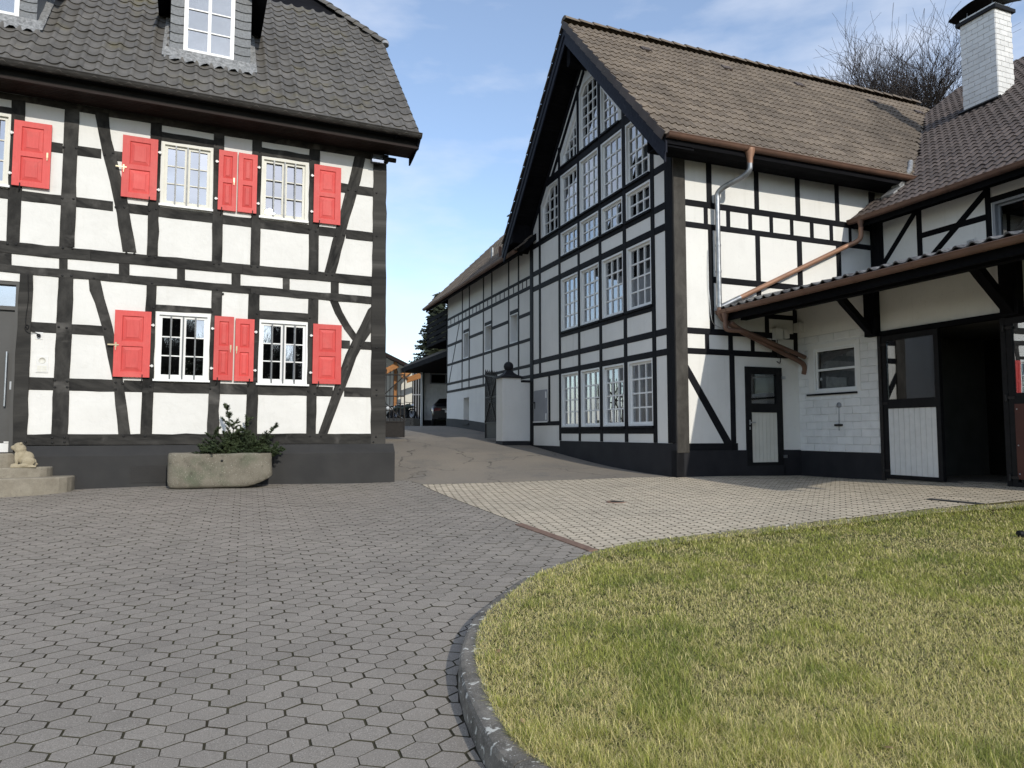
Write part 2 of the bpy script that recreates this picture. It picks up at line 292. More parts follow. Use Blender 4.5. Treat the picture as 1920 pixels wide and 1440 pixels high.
# ------------------------------------------------------------------ builders
def origin_of(o):
    p = Vector((0, 0, 0))
    while o is not None: p += o.location; o = o.parent
    return p
def link(o, parent=None, label=None, kind=None):
    COL.objects.link(o)
    if parent is not None:
        o.parent = parent; o.location = o.location - origin_of(parent)
    if label: o['label'] = label
    if kind: o['kind'] = kind
    return o
def thing(name, label, cat, loc, group=None):
    o = bpy.data.objects.new(name, None); COL.objects.link(o); o.location = loc; o.empty_display_size = .2
    o['label'] = label; o['category'] = cat
    if group: o['group'] = group
    return o
def tag(o, label, cat, group=None):
    o['label'] = label; o['category'] = cat
    if group: o['group'] = group
    return o
class MB:
    """collects shapes in world metres; build() makes them one mesh object"""
    def __init__(self): self.v, self.f, self.uv, self.sm = [], [], {}, []
    def add(self, vs, fs, smooth=False):
        b = len(self.v); self.v += [tuple(p) for p in vs]
        for f in fs: self.f.append(tuple(i + b for i in f)); self.sm.append(smooth)
        return b
    def box(self, c, ax, ay, az, sx, sy, sz):
        """box centred at c with half sizes along three axes"""
        c = Vector(c); vs = [c + ax * (sx * i) + ay * (sy * j) + az * (sz * k) for k in (-1, 1) for j in (-1, 1) for i in (-1, 1)]
        fl = ax.cross(ay).dot(az) < 0
        fs = [(0, 2, 3, 1), (4, 5, 7, 6), (0, 1, 5, 4), (2, 6, 7, 3), (0, 4, 6, 2), (1, 3, 7, 5)]
        if fl: fs = [f[::-1] for f in fs]
        self.add(vs, fs); return self
    def abox(self, x0, x1, y0, y1, z0, z1):
        return self.box(((x0 + x1) / 2, (y0 + y1) / 2, (z0 + z1) / 2), Vector((1, 0, 0)), Vector((0, 1, 0)), Z, (x1 - x0) / 2, (y1 - y0) / 2, (z1 - z0) / 2)
    def wbox(self, w, s0, s1, z0, z1, d0, d1):
        return self.box(w.P((s0 + s1) / 2, (z0 + z1) / 2, (d0 + d1) / 2), w.e, Z, w.n, abs(s1 - s0) / 2, abs(z1 - z0) / 2, abs(d1 - d0) / 2)
    def beam(self, a, b, wx, wy, up=Z):
        """bar from a to b with a wx by wy section"""
        a, b = Vector(a), Vector(b); t = (b - a); L = t.length; t = t / L
        x = t.cross(up)
        if x.length < 1e-4: x = t.cross(Vector((1, 0, 0)))
        x.normalize(); y = x.cross(t)
        return self.box((a + b) / 2, x, t, y, wx / 2, L / 2, wy / 2)
    def prism(self, w, poly, d0, d1, ch=0.0, back=True):
        """polygon on a wall, from depth d0 (behind) to d1 (front), front edge chamfered"""
        if area(poly) < 0: poly = poly[::-1]
        n = len(poly); rings = [[w.P(s, z, d0) for s, z in poly]]
        if ch: rings += [[w.P(s, z, d1 - ch) for s, z in poly], [w.P(s, z, d1) for s, z in inset(poly, ch)]]
        else: rings += [[w.P(s, z, d1) for s, z in poly]]
        vs = [p for r in rings for p in r]; fs = []
        for k in range(len(rings) - 1):
            for i in range(n):
                j = (i + 1) % n; fs.append((k * n + i, k * n + j, (k + 1) * n + j, (k + 1) * n + i))
        fs.append(tuple(range((len(rings) - 1) * n, len(rings) * n)))
        if back: fs.append(tuple(range(n - 1, -1, -1)))
        if w.flip: fs = [f[::-1] for f in fs]
        self.add(vs, fs); return self
    def tube(self, pts, r, n=8, cap=True, smooth=True):
        pts = [Vector(p) for p in pts]; m = len(pts); rs = r if isinstance(r, (list, tuple)) else [r] * m
        prev = None; vs = []
        for i, p in enumerate(pts):
            t = (pts[min(i + 1, m - 1)] - pts[max(i - 1, 0)]).normalized()
            if prev is None: x = t.cross(Z if abs(t.z) < .9 else Vector((1, 0, 0))).normalized()
            else: x = (prev - t * prev.dot(t)).normalized()
            prev = x; y = t.cross(x)
            vs += [p + (x * math.cos(2 * math.pi * k / n) + y * math.sin(2 * math.pi * k / n)) * rs[i] for k in range(n)]
        fs = [(i * n + k, i * n + (k + 1) % n, (i + 1) * n + (k + 1) % n, (i + 1) * n + k) for i in range(m - 1) for k in range(n)]
        b = self.add(vs, fs, smooth)
        if cap: self.add(vs[:n], [tuple(range(n - 1, -1, -1))]); self.add(vs[-n:], [tuple(range(n))])
        return self
    def lathe(self, c, prof, n=16, axis=Z, smooth=True):
        c = Vector(c); x = axis.cross(Vector((1, 0, 0)) if abs(axis.x) < .9 else Vector((0, 1, 0))).normalized(); y = axis.cross(x)
        vs = [c + axis * h + (x * math.cos(2 * math.pi * k / n) + y * math.sin(2 * math.pi * k / n)) * max(r, 1e-4) for r, h in prof for k in range(n)]
        fs = [(i * n + k, i * n + (k + 1) % n, (i + 1) * n + (k + 1) % n, (i + 1) * n + k) for i in range(len(prof) - 1) for k in range(n)]
        self.add(vs, fs, smooth); return self
    def sweep(self, pts, prof, ex, ez, closed=False, smooth=True):
        """open profile (x, z pairs on axes ex, ez) carried along pts"""
        m = len(prof); vs = [Vector(p) + ex * a + ez * b for p in pts for a, b in prof]
        k2 = m if closed else m - 1
        fs = [(i * m + k, i * m + (k + 1) % m, (i + 1) * m + (k + 1) % m, (i + 1) * m + k) for i in range(len(pts) - 1) for k in range(k2)]
        self.add(vs, fs, smooth); return self
    def mesh(self, name, mat):
        me = bpy.data.meshes.new(name); me.from_pydata(self.v, [], self.f)
        if any(self.sm): me.polygons.foreach_set('use_smooth', self.sm)
        if mat: me.materials.append(MATS[mat] if isinstance(mat, str) else mat)
        me.validate(); me.update(); return me
    def build(self, name, mat, parent=None, label=None, kind=None, uvdir=None):
        me = self.mesh(name, mat)
        if uvdir is not None: add_uv(me, uvdir)
        o = bpy.data.objects.new(name, me); return link(o, parent, label, kind)
def add_uv(me, t):
    """grain coordinates: u metres along t, v metres across"""
    t = Vector(t).normalized(); up = Vector((.31, .57, .76)); x = t.cross(up).normalized(); y = x.cross(t)
    off = random.random() * 40
    l = me.uv_layers.new(name='UVMap'); n = len(me.vertices); co = np.empty(n * 3); me.vertices.foreach_get('co', co); co = co.reshape(-1, 3)
    u = co @ np.array(t) + off; v = co @ np.array(x) + .7 * (co @ np.array(y))
    vi = np.empty(len(me.loops), int); me.loops.foreach_get('vertex_index', vi)
    l.data.foreach_set('uv', np.stack([u[vi], v[vi]], 1).ravel())
def area(p): return sum(p[i][0] * p[(i + 1) % len(p)][1] - p[(i + 1) % len(p)][0] * p[i][1] for i in range(len(p))) / 2
def inset(poly, d):
    """move every side of a counter-clockwise polygon inwards by d"""
    n = len(poly); out = []
    for i in range(n):
        p0, p1, p2 = Vector(poly[i - 1]), Vector(poly[i]), Vector(poly[(i + 1) % n])
        a, b = p1 - p0, p2 - p1
        if a.length < 1e-6 or b.length < 1e-6: out.append(tuple(p1)); continue
        a.normalize(); b.normalize(); na, nb = Vector((-a.y, a.x)), Vector((-b.y, b.x)); m = na + nb
        k = m.length_squared
        q = p1 + na * d if k < .3 else p1 + m * (2 * d / k)
        out.append((q.x, q.y))
    return out
def clip(poly, p, nrm):
    """keep the part of poly with (q - p).nrm >= 0"""
    out = []; n = len(poly)
    for i in range(n):
        a, b = poly[i], poly[(i + 1) % n]
        da = (a[0] - p[0]) * nrm[0] + (a[1] - p[1]) * nrm[1]; db = (b[0] - p[0]) * nrm[0] + (b[1] - p[1]) * nrm[1]
        if da >= 0: out.append(a)
        if (da >= 0) != (db >= 0): t = da / (da - db); out.append((a[0] + (b[0] - a[0]) * t, a[1] + (b[1] - a[1]) * t))
    return out
def clip_convex(poly, by):
    if area(by) < 0: by = by[::-1]
    for i in range(len(by)):
        a, b = by[i], by[(i + 1) % len(by)]
        poly = clip(poly, a, (-(b[1] - a[1]), b[0] - a[0]))
        if len(poly) < 3: return []
    return poly
def inside(p, poly):
    c = False; n = len(poly); x, y = p[0], p[1]
    for i in range(n):
        a, b = poly[i], poly[i - 1]
        if (a[1] > y) != (b[1] > y) and x < (b[0] - a[0]) * (y - a[1]) / (b[1] - a[1]) + a[0]: c = not c
    return c
def wobble(poly, step, amp):
    """hand-hewn edges: split long sides and push the points about"""
    out = []; n = len(poly)
    for i in range(n):
        a, b = Vector(poly[i]), Vector(poly[(i + 1) % n]); L = (b - a).length; k = max(1, int(L / step))
        nr = Vector((-(b - a).y, (b - a).x)).normalized() if L > 1e-6 else Vector((0, 0))
        out.append(tuple(a))
        ph = random.random() * 20
        for j in range(1, k):
            q = a.lerp(b, j / k) + nr * (amp * mnoise.noise(Vector((ph + j * .8, ph * .3, 0))) * 1.8); out.append((q.x, q.y))
    return out
def rect(s0, s1, z0, z1): return [(min(s0, s1), z0), (max(s0, s1), z0), (max(s0, s1), z1), (min(s0, s1), z1)]

def facade(w, outline, timbers, holes, panel_mat, parent, thick=.10, pch=.012, recess=.0, skip=None):
    """half-timbered wall. timbers: (name, polygon, proud, material, grain direction or None). The fields left between them become plaster panels."""
    pv, pf = [], []
    for pl in [outline] + [t[1] for t in timbers] + holes:
        b = len(pv); pv += [Vector(p) for p in pl]; pf.append(list(range(b, b + len(pl))))
    V2, E2, F2, _, _, OF = delaunay_2d_cdt(pv, [], pf, 0, 1e-5)
    free = {i for i, o in enumerate(OF) if o == [0]}
    emap = {}
    for i in free:
        f = F2[i]
        for k in range(len(f)): emap.setdefault(frozenset((f[k], f[(k + 1) % len(f)])), []).append(i)
    seen = set(); panels = []
    for i in free:
        if i in seen: continue
        st = [i]; seen.add(i); comp = []
        while st:
            j = st.pop(); comp.append(j); f = F2[j]
            for k in range(len(f)):
                for q in emap[frozenset((f[k], f[(k + 1) % len(f)]))]:
                    if q not in seen: seen.add(q); st.append(q)
        de = {}
        for j in comp:
            f = F2[j]
            for k in range(len(f)): de[(f[k], f[(k + 1) % len(f)])] = 1
        nx = {}
        for a, b in de:
            if (b, a) not in de: nx.setdefault(a, []).append(b)
        loops = []
        while nx:
            s = next(iter(nx)); lp = [s]; c = s
            while True:
                if c not in nx: break
                d = nx[c].pop()
                if not nx[c]: del nx[c]
                if d == s: break
                lp.append(d); c = d
            loops.append([tuple(V2[q]) for q in lp])
        lp = max(loops, key=lambda l: abs(area(l)))
        if abs(area(lp)) > .004: panels.append((lp, [l for l in loops if l is not lp and len(l) > 2 and abs(area(l)) > 1e-4], comp))
    for lp, hl, comp in panels:
        if skip and skip(lp): continue
        m = MB(); vid = {}
        for f in comp:
            for q in F2[f]: vid.setdefault(q, len(vid))
        vs = [None] * len(vid)
        for q, k in vid.items(): vs[k] = w.P(*V2[q], recess)
        fs = []
        for f in comp:
            t = [vid[q] for q in F2[f]]; a2 = area([tuple(V2[q]) for q in F2[f]]); fs.append(tuple(t if (a2 > 0) != w.flip else t[::-1]))
        m.add(vs, fs)
        dd = {(F2[f][k], F2[f][(k + 1) % 3]) for f in comp for k in range(3)}
        for a, b in dd:
            if (b, a) not in dd: m.add([w.P(*V2[a], -thick), w.P(*V2[b], -thick), w.P(*V2[b], recess), w.P(*V2[a], recess)], [(0, 1, 2, 3)])
        m.build('plaster_panel', panel_mat, parent)
    for name, pl, proud, mat, gd in timbers:
        cx = sum(p[0] for p in pl) / len(pl); cz = sum(p[1] for p in pl) / len(pl)
        if gd is None:
            best = max(((Vector(pl[i]) - Vector(pl[j])) for i in range(len(pl)) for j in range(i)), key=lambda q: q.length); gd2 = w.e * best.x + Z * best.y
        else: gd2 = w.e * gd[0] + Z * gd[1]
        MB().prism(w, pl, -thick, proud, min(.006, .5 * proud), False).build(name, mat, parent, uvdir=gd2)

def window(w, poly, ncol, nrow, parent, fw=.05, sash=.045, mun=.024, dep=.07, glass='glass', frame_mat='white_paint', sill=None, name='window', label=None, d=0.0, tilt=None, curtain_sheen=None, inner=True, vsplit=None, cells=None):
    """frame with glazing bars; every pane is a piece. poly on the wall, counter-clockwise in (s, z)"""
    if area(poly) < 0: poly = poly[::-1]
    p1 = inset(poly, fw); p2 = inset(p1, sash)
    def ring(mb, a, b, d0, d1):
        n = len(a); vs = [w.P(*p, d1) for p in a] + [w.P(*p, d1) for p in b] + [w.P(*p, d0) for p in a] + [w.P(*p, d0) for p in b]
        fs = []
        for i in range(n):
            j = (i + 1) % n; fs += [(i, j, n + j, n + i), (n + i, n + j, 3 * n + j, 3 * n + i), (2 * n + i, 2 * n + j, j, i)]
        if w.flip: fs = [f[::-1] for f in fs]
        mb.add(vs, fs)
    m = MB(); ring(m, poly, p1, d - dep - .05, d)
    fr = m.build(name, frame_mat, parent, label)
    m = MB(); ring(m, p1, p2, d - dep - .03, d - dep + .012); m.build('sash', frame_mat, fr)
    s0, s1 = min(p[0] for p in p2), max(p[0] for p in p2); z0, z1 = min(p[1] for p in p2), max(p[1] for p in p2)
    ss = [s0 + (s1 - s0) * i / ncol for i in range(ncol + 1)]; zz = [z0 + (z1 - z0) * i / nrow for i in range(nrow + 1)]
    if cells: ss, zz = cells(s0, s1, z0, z1)
    m = MB(); e = 1e-4
    for i, s in enumerate(ss[1:-1]):
        mw = (vsplit if vsplit and i == (len(ss) - 3) // 2 else mun)
        q = clip_convex(rect(s - mw / 2, s + mw / 2, z0, z1), p2)
        if q: m.prism(w, q, d - dep - .028, d - dep + (.011 if mw == mun else .02))
    for z in zz[1:-1]:
        q = clip_convex(rect(s0, s1, z - mun / 2, z + mun / 2), p2)
        if q: m.prism(w, q, d - dep - .026, d - dep + .009)
    if m.v: m.build('glazing_bar', frame_mat, fr)
    for i in range(len(ss) - 1):
        for k in range(len(zz) - 1):
            q = clip_convex(rect(ss[i] - .003, ss[i + 1] + .003, zz[k] - .003, zz[k + 1] + .003), inset(p2, -.008))
            if len(q) < 3 or abs(area(q)) < .002: continue
            if area(q) < 0: q = q[::-1]
            tj = tilt(i, k) if tilt else (0, 0)
            cs = sum(p[0] for p in q) / len(q); cz = sum(p[1] for p in q) / len(q)
            vs = [w.P(s, z, d - dep - .012 + (s - cs) * tj[0] - (z - cz) * tj[1]) for s, z in q]
            mm = MB(); f = tuple(range(len(q))); mm.add(vs, [f[::-1] if w.flip else f]); mm.build('pane', glass, fr)
    if curtain_sheen:
        for a, b in curtain_sheen:
            x0, x1 = s0 + (s1 - s0) * a, s0 + (s1 - s0) * b; mm = MB(); pts = []; nn = 14
            for i in range(nn + 1):
                x = x0 + (x1 - x0) * i / nn; dd = d - dep - .10 + .018 * math.sin(i * 2.2 + x * 3); pts.append((x, dd))
            vs = [w.P(x, z0, q) for x, q in pts] + [w.P(x, z1, q) for x, q in pts]
            mm.add(vs, [(i, i + 1, nn + 2 + i, nn + 1 + i) for i in range(nn)], True); mm.build('curtain_sheen', 'curtain_sheen', fr)
    if inner:
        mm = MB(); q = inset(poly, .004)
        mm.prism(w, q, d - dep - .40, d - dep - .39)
        mm.build('dark_backing', 'interior', fr)  # near-black plate stands in for the unlit room behind
    if sill:
        smat, so, sh = sill; a, b = min(p[0] for p in poly), max(p[0] for p in poly); zb = min(p[1] for p in poly)
        MB().wbox(w, a - .03, b + .03, zb - sh, zb + .004, d - .03, d + so).build('sill', smat, fr)
    return fr

# ---- roofs of tiles
def tile_mesh(name, mat, w, L, kind):
    n = 15 if kind == 's' else (10 if kind != 'double' else 12); prof = []
    for i in range(n + 1):
        x = i / n
        if kind == 's': h = .024 + (-.020 * math.sin(math.pi * x / .60) if x < .60 else .034 * math.sin(math.pi * (x - .60) / .40))      # pantile: broad trough, narrower roll
        elif kind == 'double': h = .012 + .024 * max(-.35, math.sin(4 * math.pi * x + .6))
        else: h = .004 + .042 * (max(0, math.sin(math.pi * min(1, max(0, (x - .22) / .78)))) ** .7)
        prof.append((x * w, h))
    th = .022; m = MB(); Lx = L * 1.10
    top = [Vector((x, 0, h + .026)) for x, h in prof] + [Vector((x, Lx, h + .002)) for x, h in prof]
    lip = [Vector((x, 0, h + .026)) for x, h in prof] + [Vector((x, .004, h + .026 - th)) for x, h in prof]
    k = n + 1
    m.add(top, [(i, i + 1, k + i + 1, k + i) for i in range(n)], True)
    m.add(lip, [(i, k + i, k + i + 1, i + 1) for i in range(n)])
    m.add([Vector((0, 0, prof[0][1] + .026)), Vector((0, Lx, prof[0][1] + .002)), Vector((0, Lx, -.02)), Vector((0, 0, prof[0][1] + .004))], [(0, 1, 2, 3)])
    m.add([Vector((w, 0, prof[-1][1] + .026)), Vector((w, Lx, prof[-1][1] + .002)), Vector((w, Lx, -.02)), Vector((w, 0, prof[-1][1] + .004))], [(3, 2, 1, 0)])
    return m.mesh(name, mat)
def tile_roof(parent, o, ex, ey, nu, nv, w, L, me, keep=None, limit=300, rank=None):
    """lays tiles from o along ex (columns) and up ey (rows); the nearest are pieces, the rest one mass"""
    nn = ex.cross(ey).normalized(); spots = []
    for j in range(nv):
        for i in range(nu):
            p = o + ex * (i * w) + ey * (j * L)
            c = p + ex * (w / 2) + ey * (L / 2)
            if keep and not keep(c): continue
            spots.append((p, c))
    cp = Vector((0, 0, CH))
    def seen(c):
        zc = c.y * _c + (c.z - CH) * _s
        if zc < .1: return 1e6
        x = PCX + FPX * c.x / zc; y = PCY - FPX * (-c.y * _s + (c.z - CH) * _c) / zc
        return (c - cp).length + (0 if -20 < x < 1940 and -20 < y < 1460 else 1000)
    spots.sort(key=lambda q: seen(q[1]))
    rot0 = Matrix((ex, ey, nn)).transposed()
    def jit(p):
        return rot0 @ Matrix.Rotation(random.gauss(0, .006), 3, 'Z') @ Matrix.Rotation(random.gauss(0, .005), 3, 'X'), p + nn * random.gauss(0, .0015) + ex * random.gauss(0, .0015)
    po = origin_of(parent)
    for p, c in spots[:limit]:
        r, q = jit(p); ob = bpy.data.objects.new('tile', me); COL.objects.link(ob); ob.parent = parent
        ob.matrix_local = Matrix.Translation(q - po) @ r.to_4x4()
    rest = spots[limit:]
    if rest:
        n = len(me.vertices); co = np.empty(n * 3); me.vertices.foreach_get('co', co); co = co.reshape(-1, 3)
        faces = [tuple(p.vertices) for p in me.polygons]; smo = [p.use_smooth for p in me.polygons]
        allv = []; allf = []; tone = []
        for k, (p, c) in enumerate(rest):
            r, q = jit(p); allv.append(co @ np.array(r).T + np.array(q)); allf += [tuple(x + k * n for x in f) for f in faces]; tone += [random.random()] * n
        mm = bpy.data.meshes.new('tiles'); mm.from_pydata(np.concatenate(allv).tolist(), [], allf); mm.polygons.foreach_set('use_smooth', smo * len(rest))
        at = mm.attributes.new('tone', 'FLOAT', 'POINT'); at.data.foreach_set('value', tone); mm.materials.append(me.materials[0])
        link(bpy.data.objects.new('tiles', mm), parent, None, 'stuff')
def ridge_caps(parent, a, b, r, L, mat, name='ridge_tile'):
    a, b = Vector(a), Vector(b); t = (b - a).normalized(); n = int((b - a).length / L); x = t.cross(Z).normalized(); y = x.cross(t)
    m = MB(); prof = [(r * math.cos(q), r * math.sin(q)) for q in [math.pi * k / 8 for k in range(9)]]
    for z0, k, lf in ((0, 1.10, .012), (L * 1.06, .93, 0)):
        pass
    o = Vector((0, 0, 0)); vs = []
    for yy, k, lf in ((0, 1.08, .014), (L * .12, 1.06, .012), (L * 1.06, .95, -.004)): vs += [Vector((px * k, yy, pz * k * .8 + lf)) for px, pz in prof]
    k = 9; m.add(vs, [(r_ * k + i, (r_ + 1) * k + i, (r_ + 1) * k + i + 1, r_ * k + i + 1) for r_ in range(2) for i in range(8)], True)
    m.add(vs[:9], [tuple(range(9))])
    me = m.mesh(name, mat); rot = Matrix((x, t, y)).transposed(); po = origin_of(parent)
    for i in range(n):
        ob = bpy.data.objects.new(name, me); COL.objects.link(ob); ob.parent = parent
        ob.matrix_local = Matrix.Translation(a + t * (i * L) - po) @ (rot @ Matrix.Rotation(random.gauss(0, .012), 3, 'Z')).to_4x4()
def gutter(parent, a, b, out, r, mat, joints=.9, name='gutter'):
    a, b = Vector(a), Vector(b); t = (b - a).normalized()
    prof = [(r * math.cos(q), r * math.sin(q)) for q in [math.pi + math.pi * k / 10 for k in range(11)]]
    prof = prof + [(r * 1.0 + .012, .006), (r * 1.0 + .006, .016)] + [(r * .93 * math.cos(q), r * .93 * math.sin(q)) for q in [2 * math.pi - math.pi * k / 10 for k in range(11)]]
    m = MB(); m.sweep([a, b], prof, out, Z, True)
    for p, sg in ((a, -1), (b, 1)): m.add([p + out * x + Z * z for x, z in prof[:11]], [tuple(range(11)) if sg > 0 else tuple(range(10, -1, -1))])
    g = m.build(name, mat, parent); n = int((b - a).length / joints)
    for i in range(n + 1):
        p = a.lerp(b, (i + .3) / (n + .6)); rr = r + .006; mm = MB()
        pr = [(rr * math.cos(q), rr * math.sin(q)) for q in [math.pi + math.pi * k / 10 for k in range(11)]] + [(rr + .012, .012)]
        mm.sweep([p - t * .014, p + t * .014], pr, out, Z, False); mm.build('gutter_bracket', mat, g)
    return g
def smooth_path(pts, n=6):
    pts = [Vector(p) for p in pts]; out = []
    for i in range(len(pts) - 1):
        p0, p1, p2, p3 = pts[max(i - 1, 0)], pts[i], pts[i + 1], pts[min(i + 2, len(pts) - 1)]
        for k in range(n):
            t = k / n; out.append(.5 * ((2 * p1) + (p2 - p0) * t + (2 * p0 - 5 * p1 + 4 * p2 - p3) * t * t + (3 * p1 - p0 - 3 * p2 + p3) * t ** 3))
    return out + [pts[-1]]
def bend_path(pts, r=.12, n=5):
    """straight runs with rounded elbows"""
    pts = [Vector(p) for p in pts]; out = [pts[0]]
    for i in range(1, len(pts) - 1):
        a = (pts[i - 1] - pts[i]); b = (pts[i + 1] - pts[i]); ra = min(r, a.length * .45); rb = min(r, b.length * .45)
        p0, p2 = pts[i] + a.normalized() * ra, pts[i] + b.normalized() * rb
        for k in range(n + 1): t = k / n; out.append(p0 * (1 - t) ** 2 + pts[i] * 2 * t * (1 - t) + p2 * t * t)
    return out + [pts[-1]]
def sheet(name, poly, step, zf, mat, kind='structure', parent=None):
    xs = [p[0] for p in poly]; ys = [p[1] for p in poly]; pts = [Vector((p[0], p[1])) for p in poly]
    # split long edges
    bd = []
    for i in range(len(pts)):
        a, b = pts[i], pts[(i + 1) % len(pts)]; k = max(1, int((b - a).length / step)); bd += [a.lerp(b, j / k) for j in range(k)]
    nb = len(bd); P = list(bd)
    for x in np.arange(min(xs), max(xs), step):
        for y in np.arange(min(ys), max(ys), step):
            q = (x + step * .37, y + step * .41)
            if inside(q, poly): P.append(Vector(q))
    V2, _, F2, _, _, OF = delaunay_2d_cdt(P, [], [list(range(nb))], 0, 1e-6)
    V2 = np.array([tuple(v) for v in V2]); zs = zf(V2[:, 0], V2[:, 1])
    me = bpy.data.meshes.new(name); fs = [tuple(f) for f, o in zip(F2, OF) if o]
    me.from_pydata(np.column_stack([V2, zs]).tolist(), [], fs); me.update()
    if len(me.polygons) and me.polygons[0].normal.z < 0: me.flip_normals()
    for p in me.polygons: p.use_smooth = True
    me.materials.append(MATS[mat]); return link(bpy.data.objects.new(name, me), parent, None, kind)

# ------------------------------------------------------------------ ground, asphalt, paving, kerb, lawn
def ring_ground():
    xs = np.concatenate([np.linspace(-600, -46, 12), np.linspace(-44, 44, 45), np.linspace(46, 600, 12)])
    ys = np.concatenate([np.linspace(-600, -46, 12), np.linspace(-44, 60, 53), np.linspace(62, 900, 12)])
    X, Y = np.meshgrid(xs, ys); Zz = GA(X.ravel(), Y.ravel()) - .10
    n, m = len(xs), len(ys); fs = [(j * n + i, j * n + i + 1, (j + 1) * n + i + 1, (j + 1) * n + i) for j in range(m - 1) for i in range(n - 1)]
    me = bpy.data.meshes.new('ground'); me.from_pydata(np.column_stack([X.ravel(), Y.ravel(), Zz]).tolist(), [], fs); me.materials.append(MATS['far_ground'])
    for p in me.polygons: p.use_smooth = True
    link(bpy.data.objects.new('ground', me), None, None, 'structure')
ring_ground()
xy = lambda p: (p.x, p.y)
kpx = [(942, 1440), (900, 1358), (872, 1303), (857, 1232), (876, 1171), (892, 1147), (934, 1116), (971, 1087), (1014, 1067), (1075, 1046), (1109, 1034)]
kerb_line = [(2.6, 1.62), (1.6, 1.78), (.85, 2.12), (.32, 2.62)] + [xy(spot(x, y, lift)) for x, y in kpx]
lawn_far = [xy(spot(x, y, lift)) for x, y in [(1139, 1026), (1200, 1015), (1353, 997), (1498, 981), (1655, 965), (1764, 951), (1860, 946), (1920, 940), (2060, 924)]]
P_asp = spot(790, 908); P_mid = spot(985, 986); P_end = spot(1110, 1032); P_A = xy(BA)
def offset_line(pts, d):
    out = []
    for i, p in enumerate(pts):
        a = Vector(pts[max(i - 1, 0)]); b = Vector(pts[min(i + 1, len(pts) - 1)]); t = (b - a).normalized(); nr = Vector((t.y, -t.x)); out.append((p[0] + nr.x * d, p[1] + nr.y * d))
    return out
def kerb():
    root = bpy.data.objects.new('kerb', None); COL.objects.link(root); root['kind'] = 'structure'; root['label'] = 'dark concrete kerb round the lawn'; root.location = (*kerb_line[4], 0)
    line = [Vector(p) for p in kerb_line + lawn_far]
    # walk the line in stones about a metre long; keep the corner where the photograph shows one
    dens = [line[0]]
    for i in range(len(line) - 1):
        k = max(1, round((line[i + 1] - line[i]).length / .14)); dens += [line[i].lerp(line[i + 1], j / k) for j in range(1, k + 1)]
    sm = dens[:]
    for _ in range(3): sm = [sm[0]] + [(sm[i - 1] + sm[i] * 2 + sm[i + 1]) / 4 for i in range(1, len(sm) - 1)] + [sm[-1]]
    tl = [tuple(p) for p in sm]; i0 = 0
    W_ = lambda p: .125 if p[1] < 6.5 else max(.06, .125 - (p[1] - 6.5) * .05)
    while i0 < len(sm) - 1:
        i1 = i0; L = 0
        while i1 < len(sm) - 1 and L < .95: L += (sm[i1 + 1] - sm[i1]).length; i1 += 1
        m = MB(); seg = tl[i0:i1 + 1]; rings = []
        for k, p in enumerate(seg):
            a = Vector(tl[max(i0 + k - 1, 0)]); b = Vector(tl[min(i0 + k + 1, len(tl) - 1)]); t = (b - a).normalized(); nr = Vector((t.y, -t.x))
            if k == 0: p = (p[0] + t.x * .004, p[1] + t.y * .004)
            if k == len(seg) - 1: p = (p[0] - t.x * .004, p[1] - t.y * .004)
            g = G(*p); zt = g + lift(p[1]) + .006; w = W_(p)
            rings.append([(p[0] + nr.x * o, p[1] + nr.y * o, z) for o, z in ((-.008, g - .05), (.0, zt - .03), (.012, zt - .008), (.03, zt), (w, zt + .002), (w + .01, zt - .02), (w + .01, g - .05))])
        k = 7; vs = [v for r in rings for v in r]
        m.add(vs, [(i * k + j, i * k + j + 1, (i + 1) * k + j + 1, (i + 1) * k + j) for i in range(len(rings) - 1) for j in range(k - 1)])
        m.add(rings[0], [tuple(range(k - 1, -1, -1))]); m.add(rings[-1], [tuple(range(k))])
        m.f = [f[::-1] for f in m.f]
        m.build('kerb_stone', 'kerb_stone', root); i0 = i1
    return sm
kerb_sm = kerb()
HF = lambda s, d=.05: xy(HOU.P(s, 0, d))
KS = [tuple(p) for p in kerb_sm]; kcut = min(range(len(KS)), key=lambda i: (Vector(KS[i]) - Vector(xy(P_end))).length)
grey_poly = [(-15, -5), (2.6, -5)] + KS[:kcut] + [xy(P_end), xy(P_mid), xy(P_asp), HF(.5, .18), HF(.3, -.3), HF(-12.5, -.3), (-15, 9)]
asph_edge = [spot(x, y) for x, y in ((790, 908), (900, 905.5), (1000, 902), (1100, 898.5), (1200, 895))]
cream_poly = [xy(P_end)] + KS[kcut + 1:] + [(10.5, 6.2), (11, 9), xy(LOW.P(5.5, 0, -.6)), xy(LOW.P(0, 0, -.6)), xy(SIDE.P(0, 0, -.1))] + [xy(p) for p in asph_edge[::-1]] + [xy(P_mid)]
asph_poly = [HF(.5, .18)] + [xy(p) for p in asph_edge] + [xy(SIDE.P(0, 0, -.1)), xy(SIDE.P(.4, 0, -.6)), xy(GAB.P(7.5, 0, -.6)), xy(FARW.P(30, 0, -.6)), (-14, 58), (-22, 50), (-12, 26), HF(-1.0, -6), HF(-.4, -.3)]
sheet('driveway', asph_poly, .5, GA, 'asphalt')
sheet('paving_bed', grey_poly, .4, lambda x, y: GA(x, y) - .0065, 'joint_sand')
sheet('yard_paving_bed', cream_poly, .4, lambda x, y: GA(x, y) - .006, 'joint_sand')

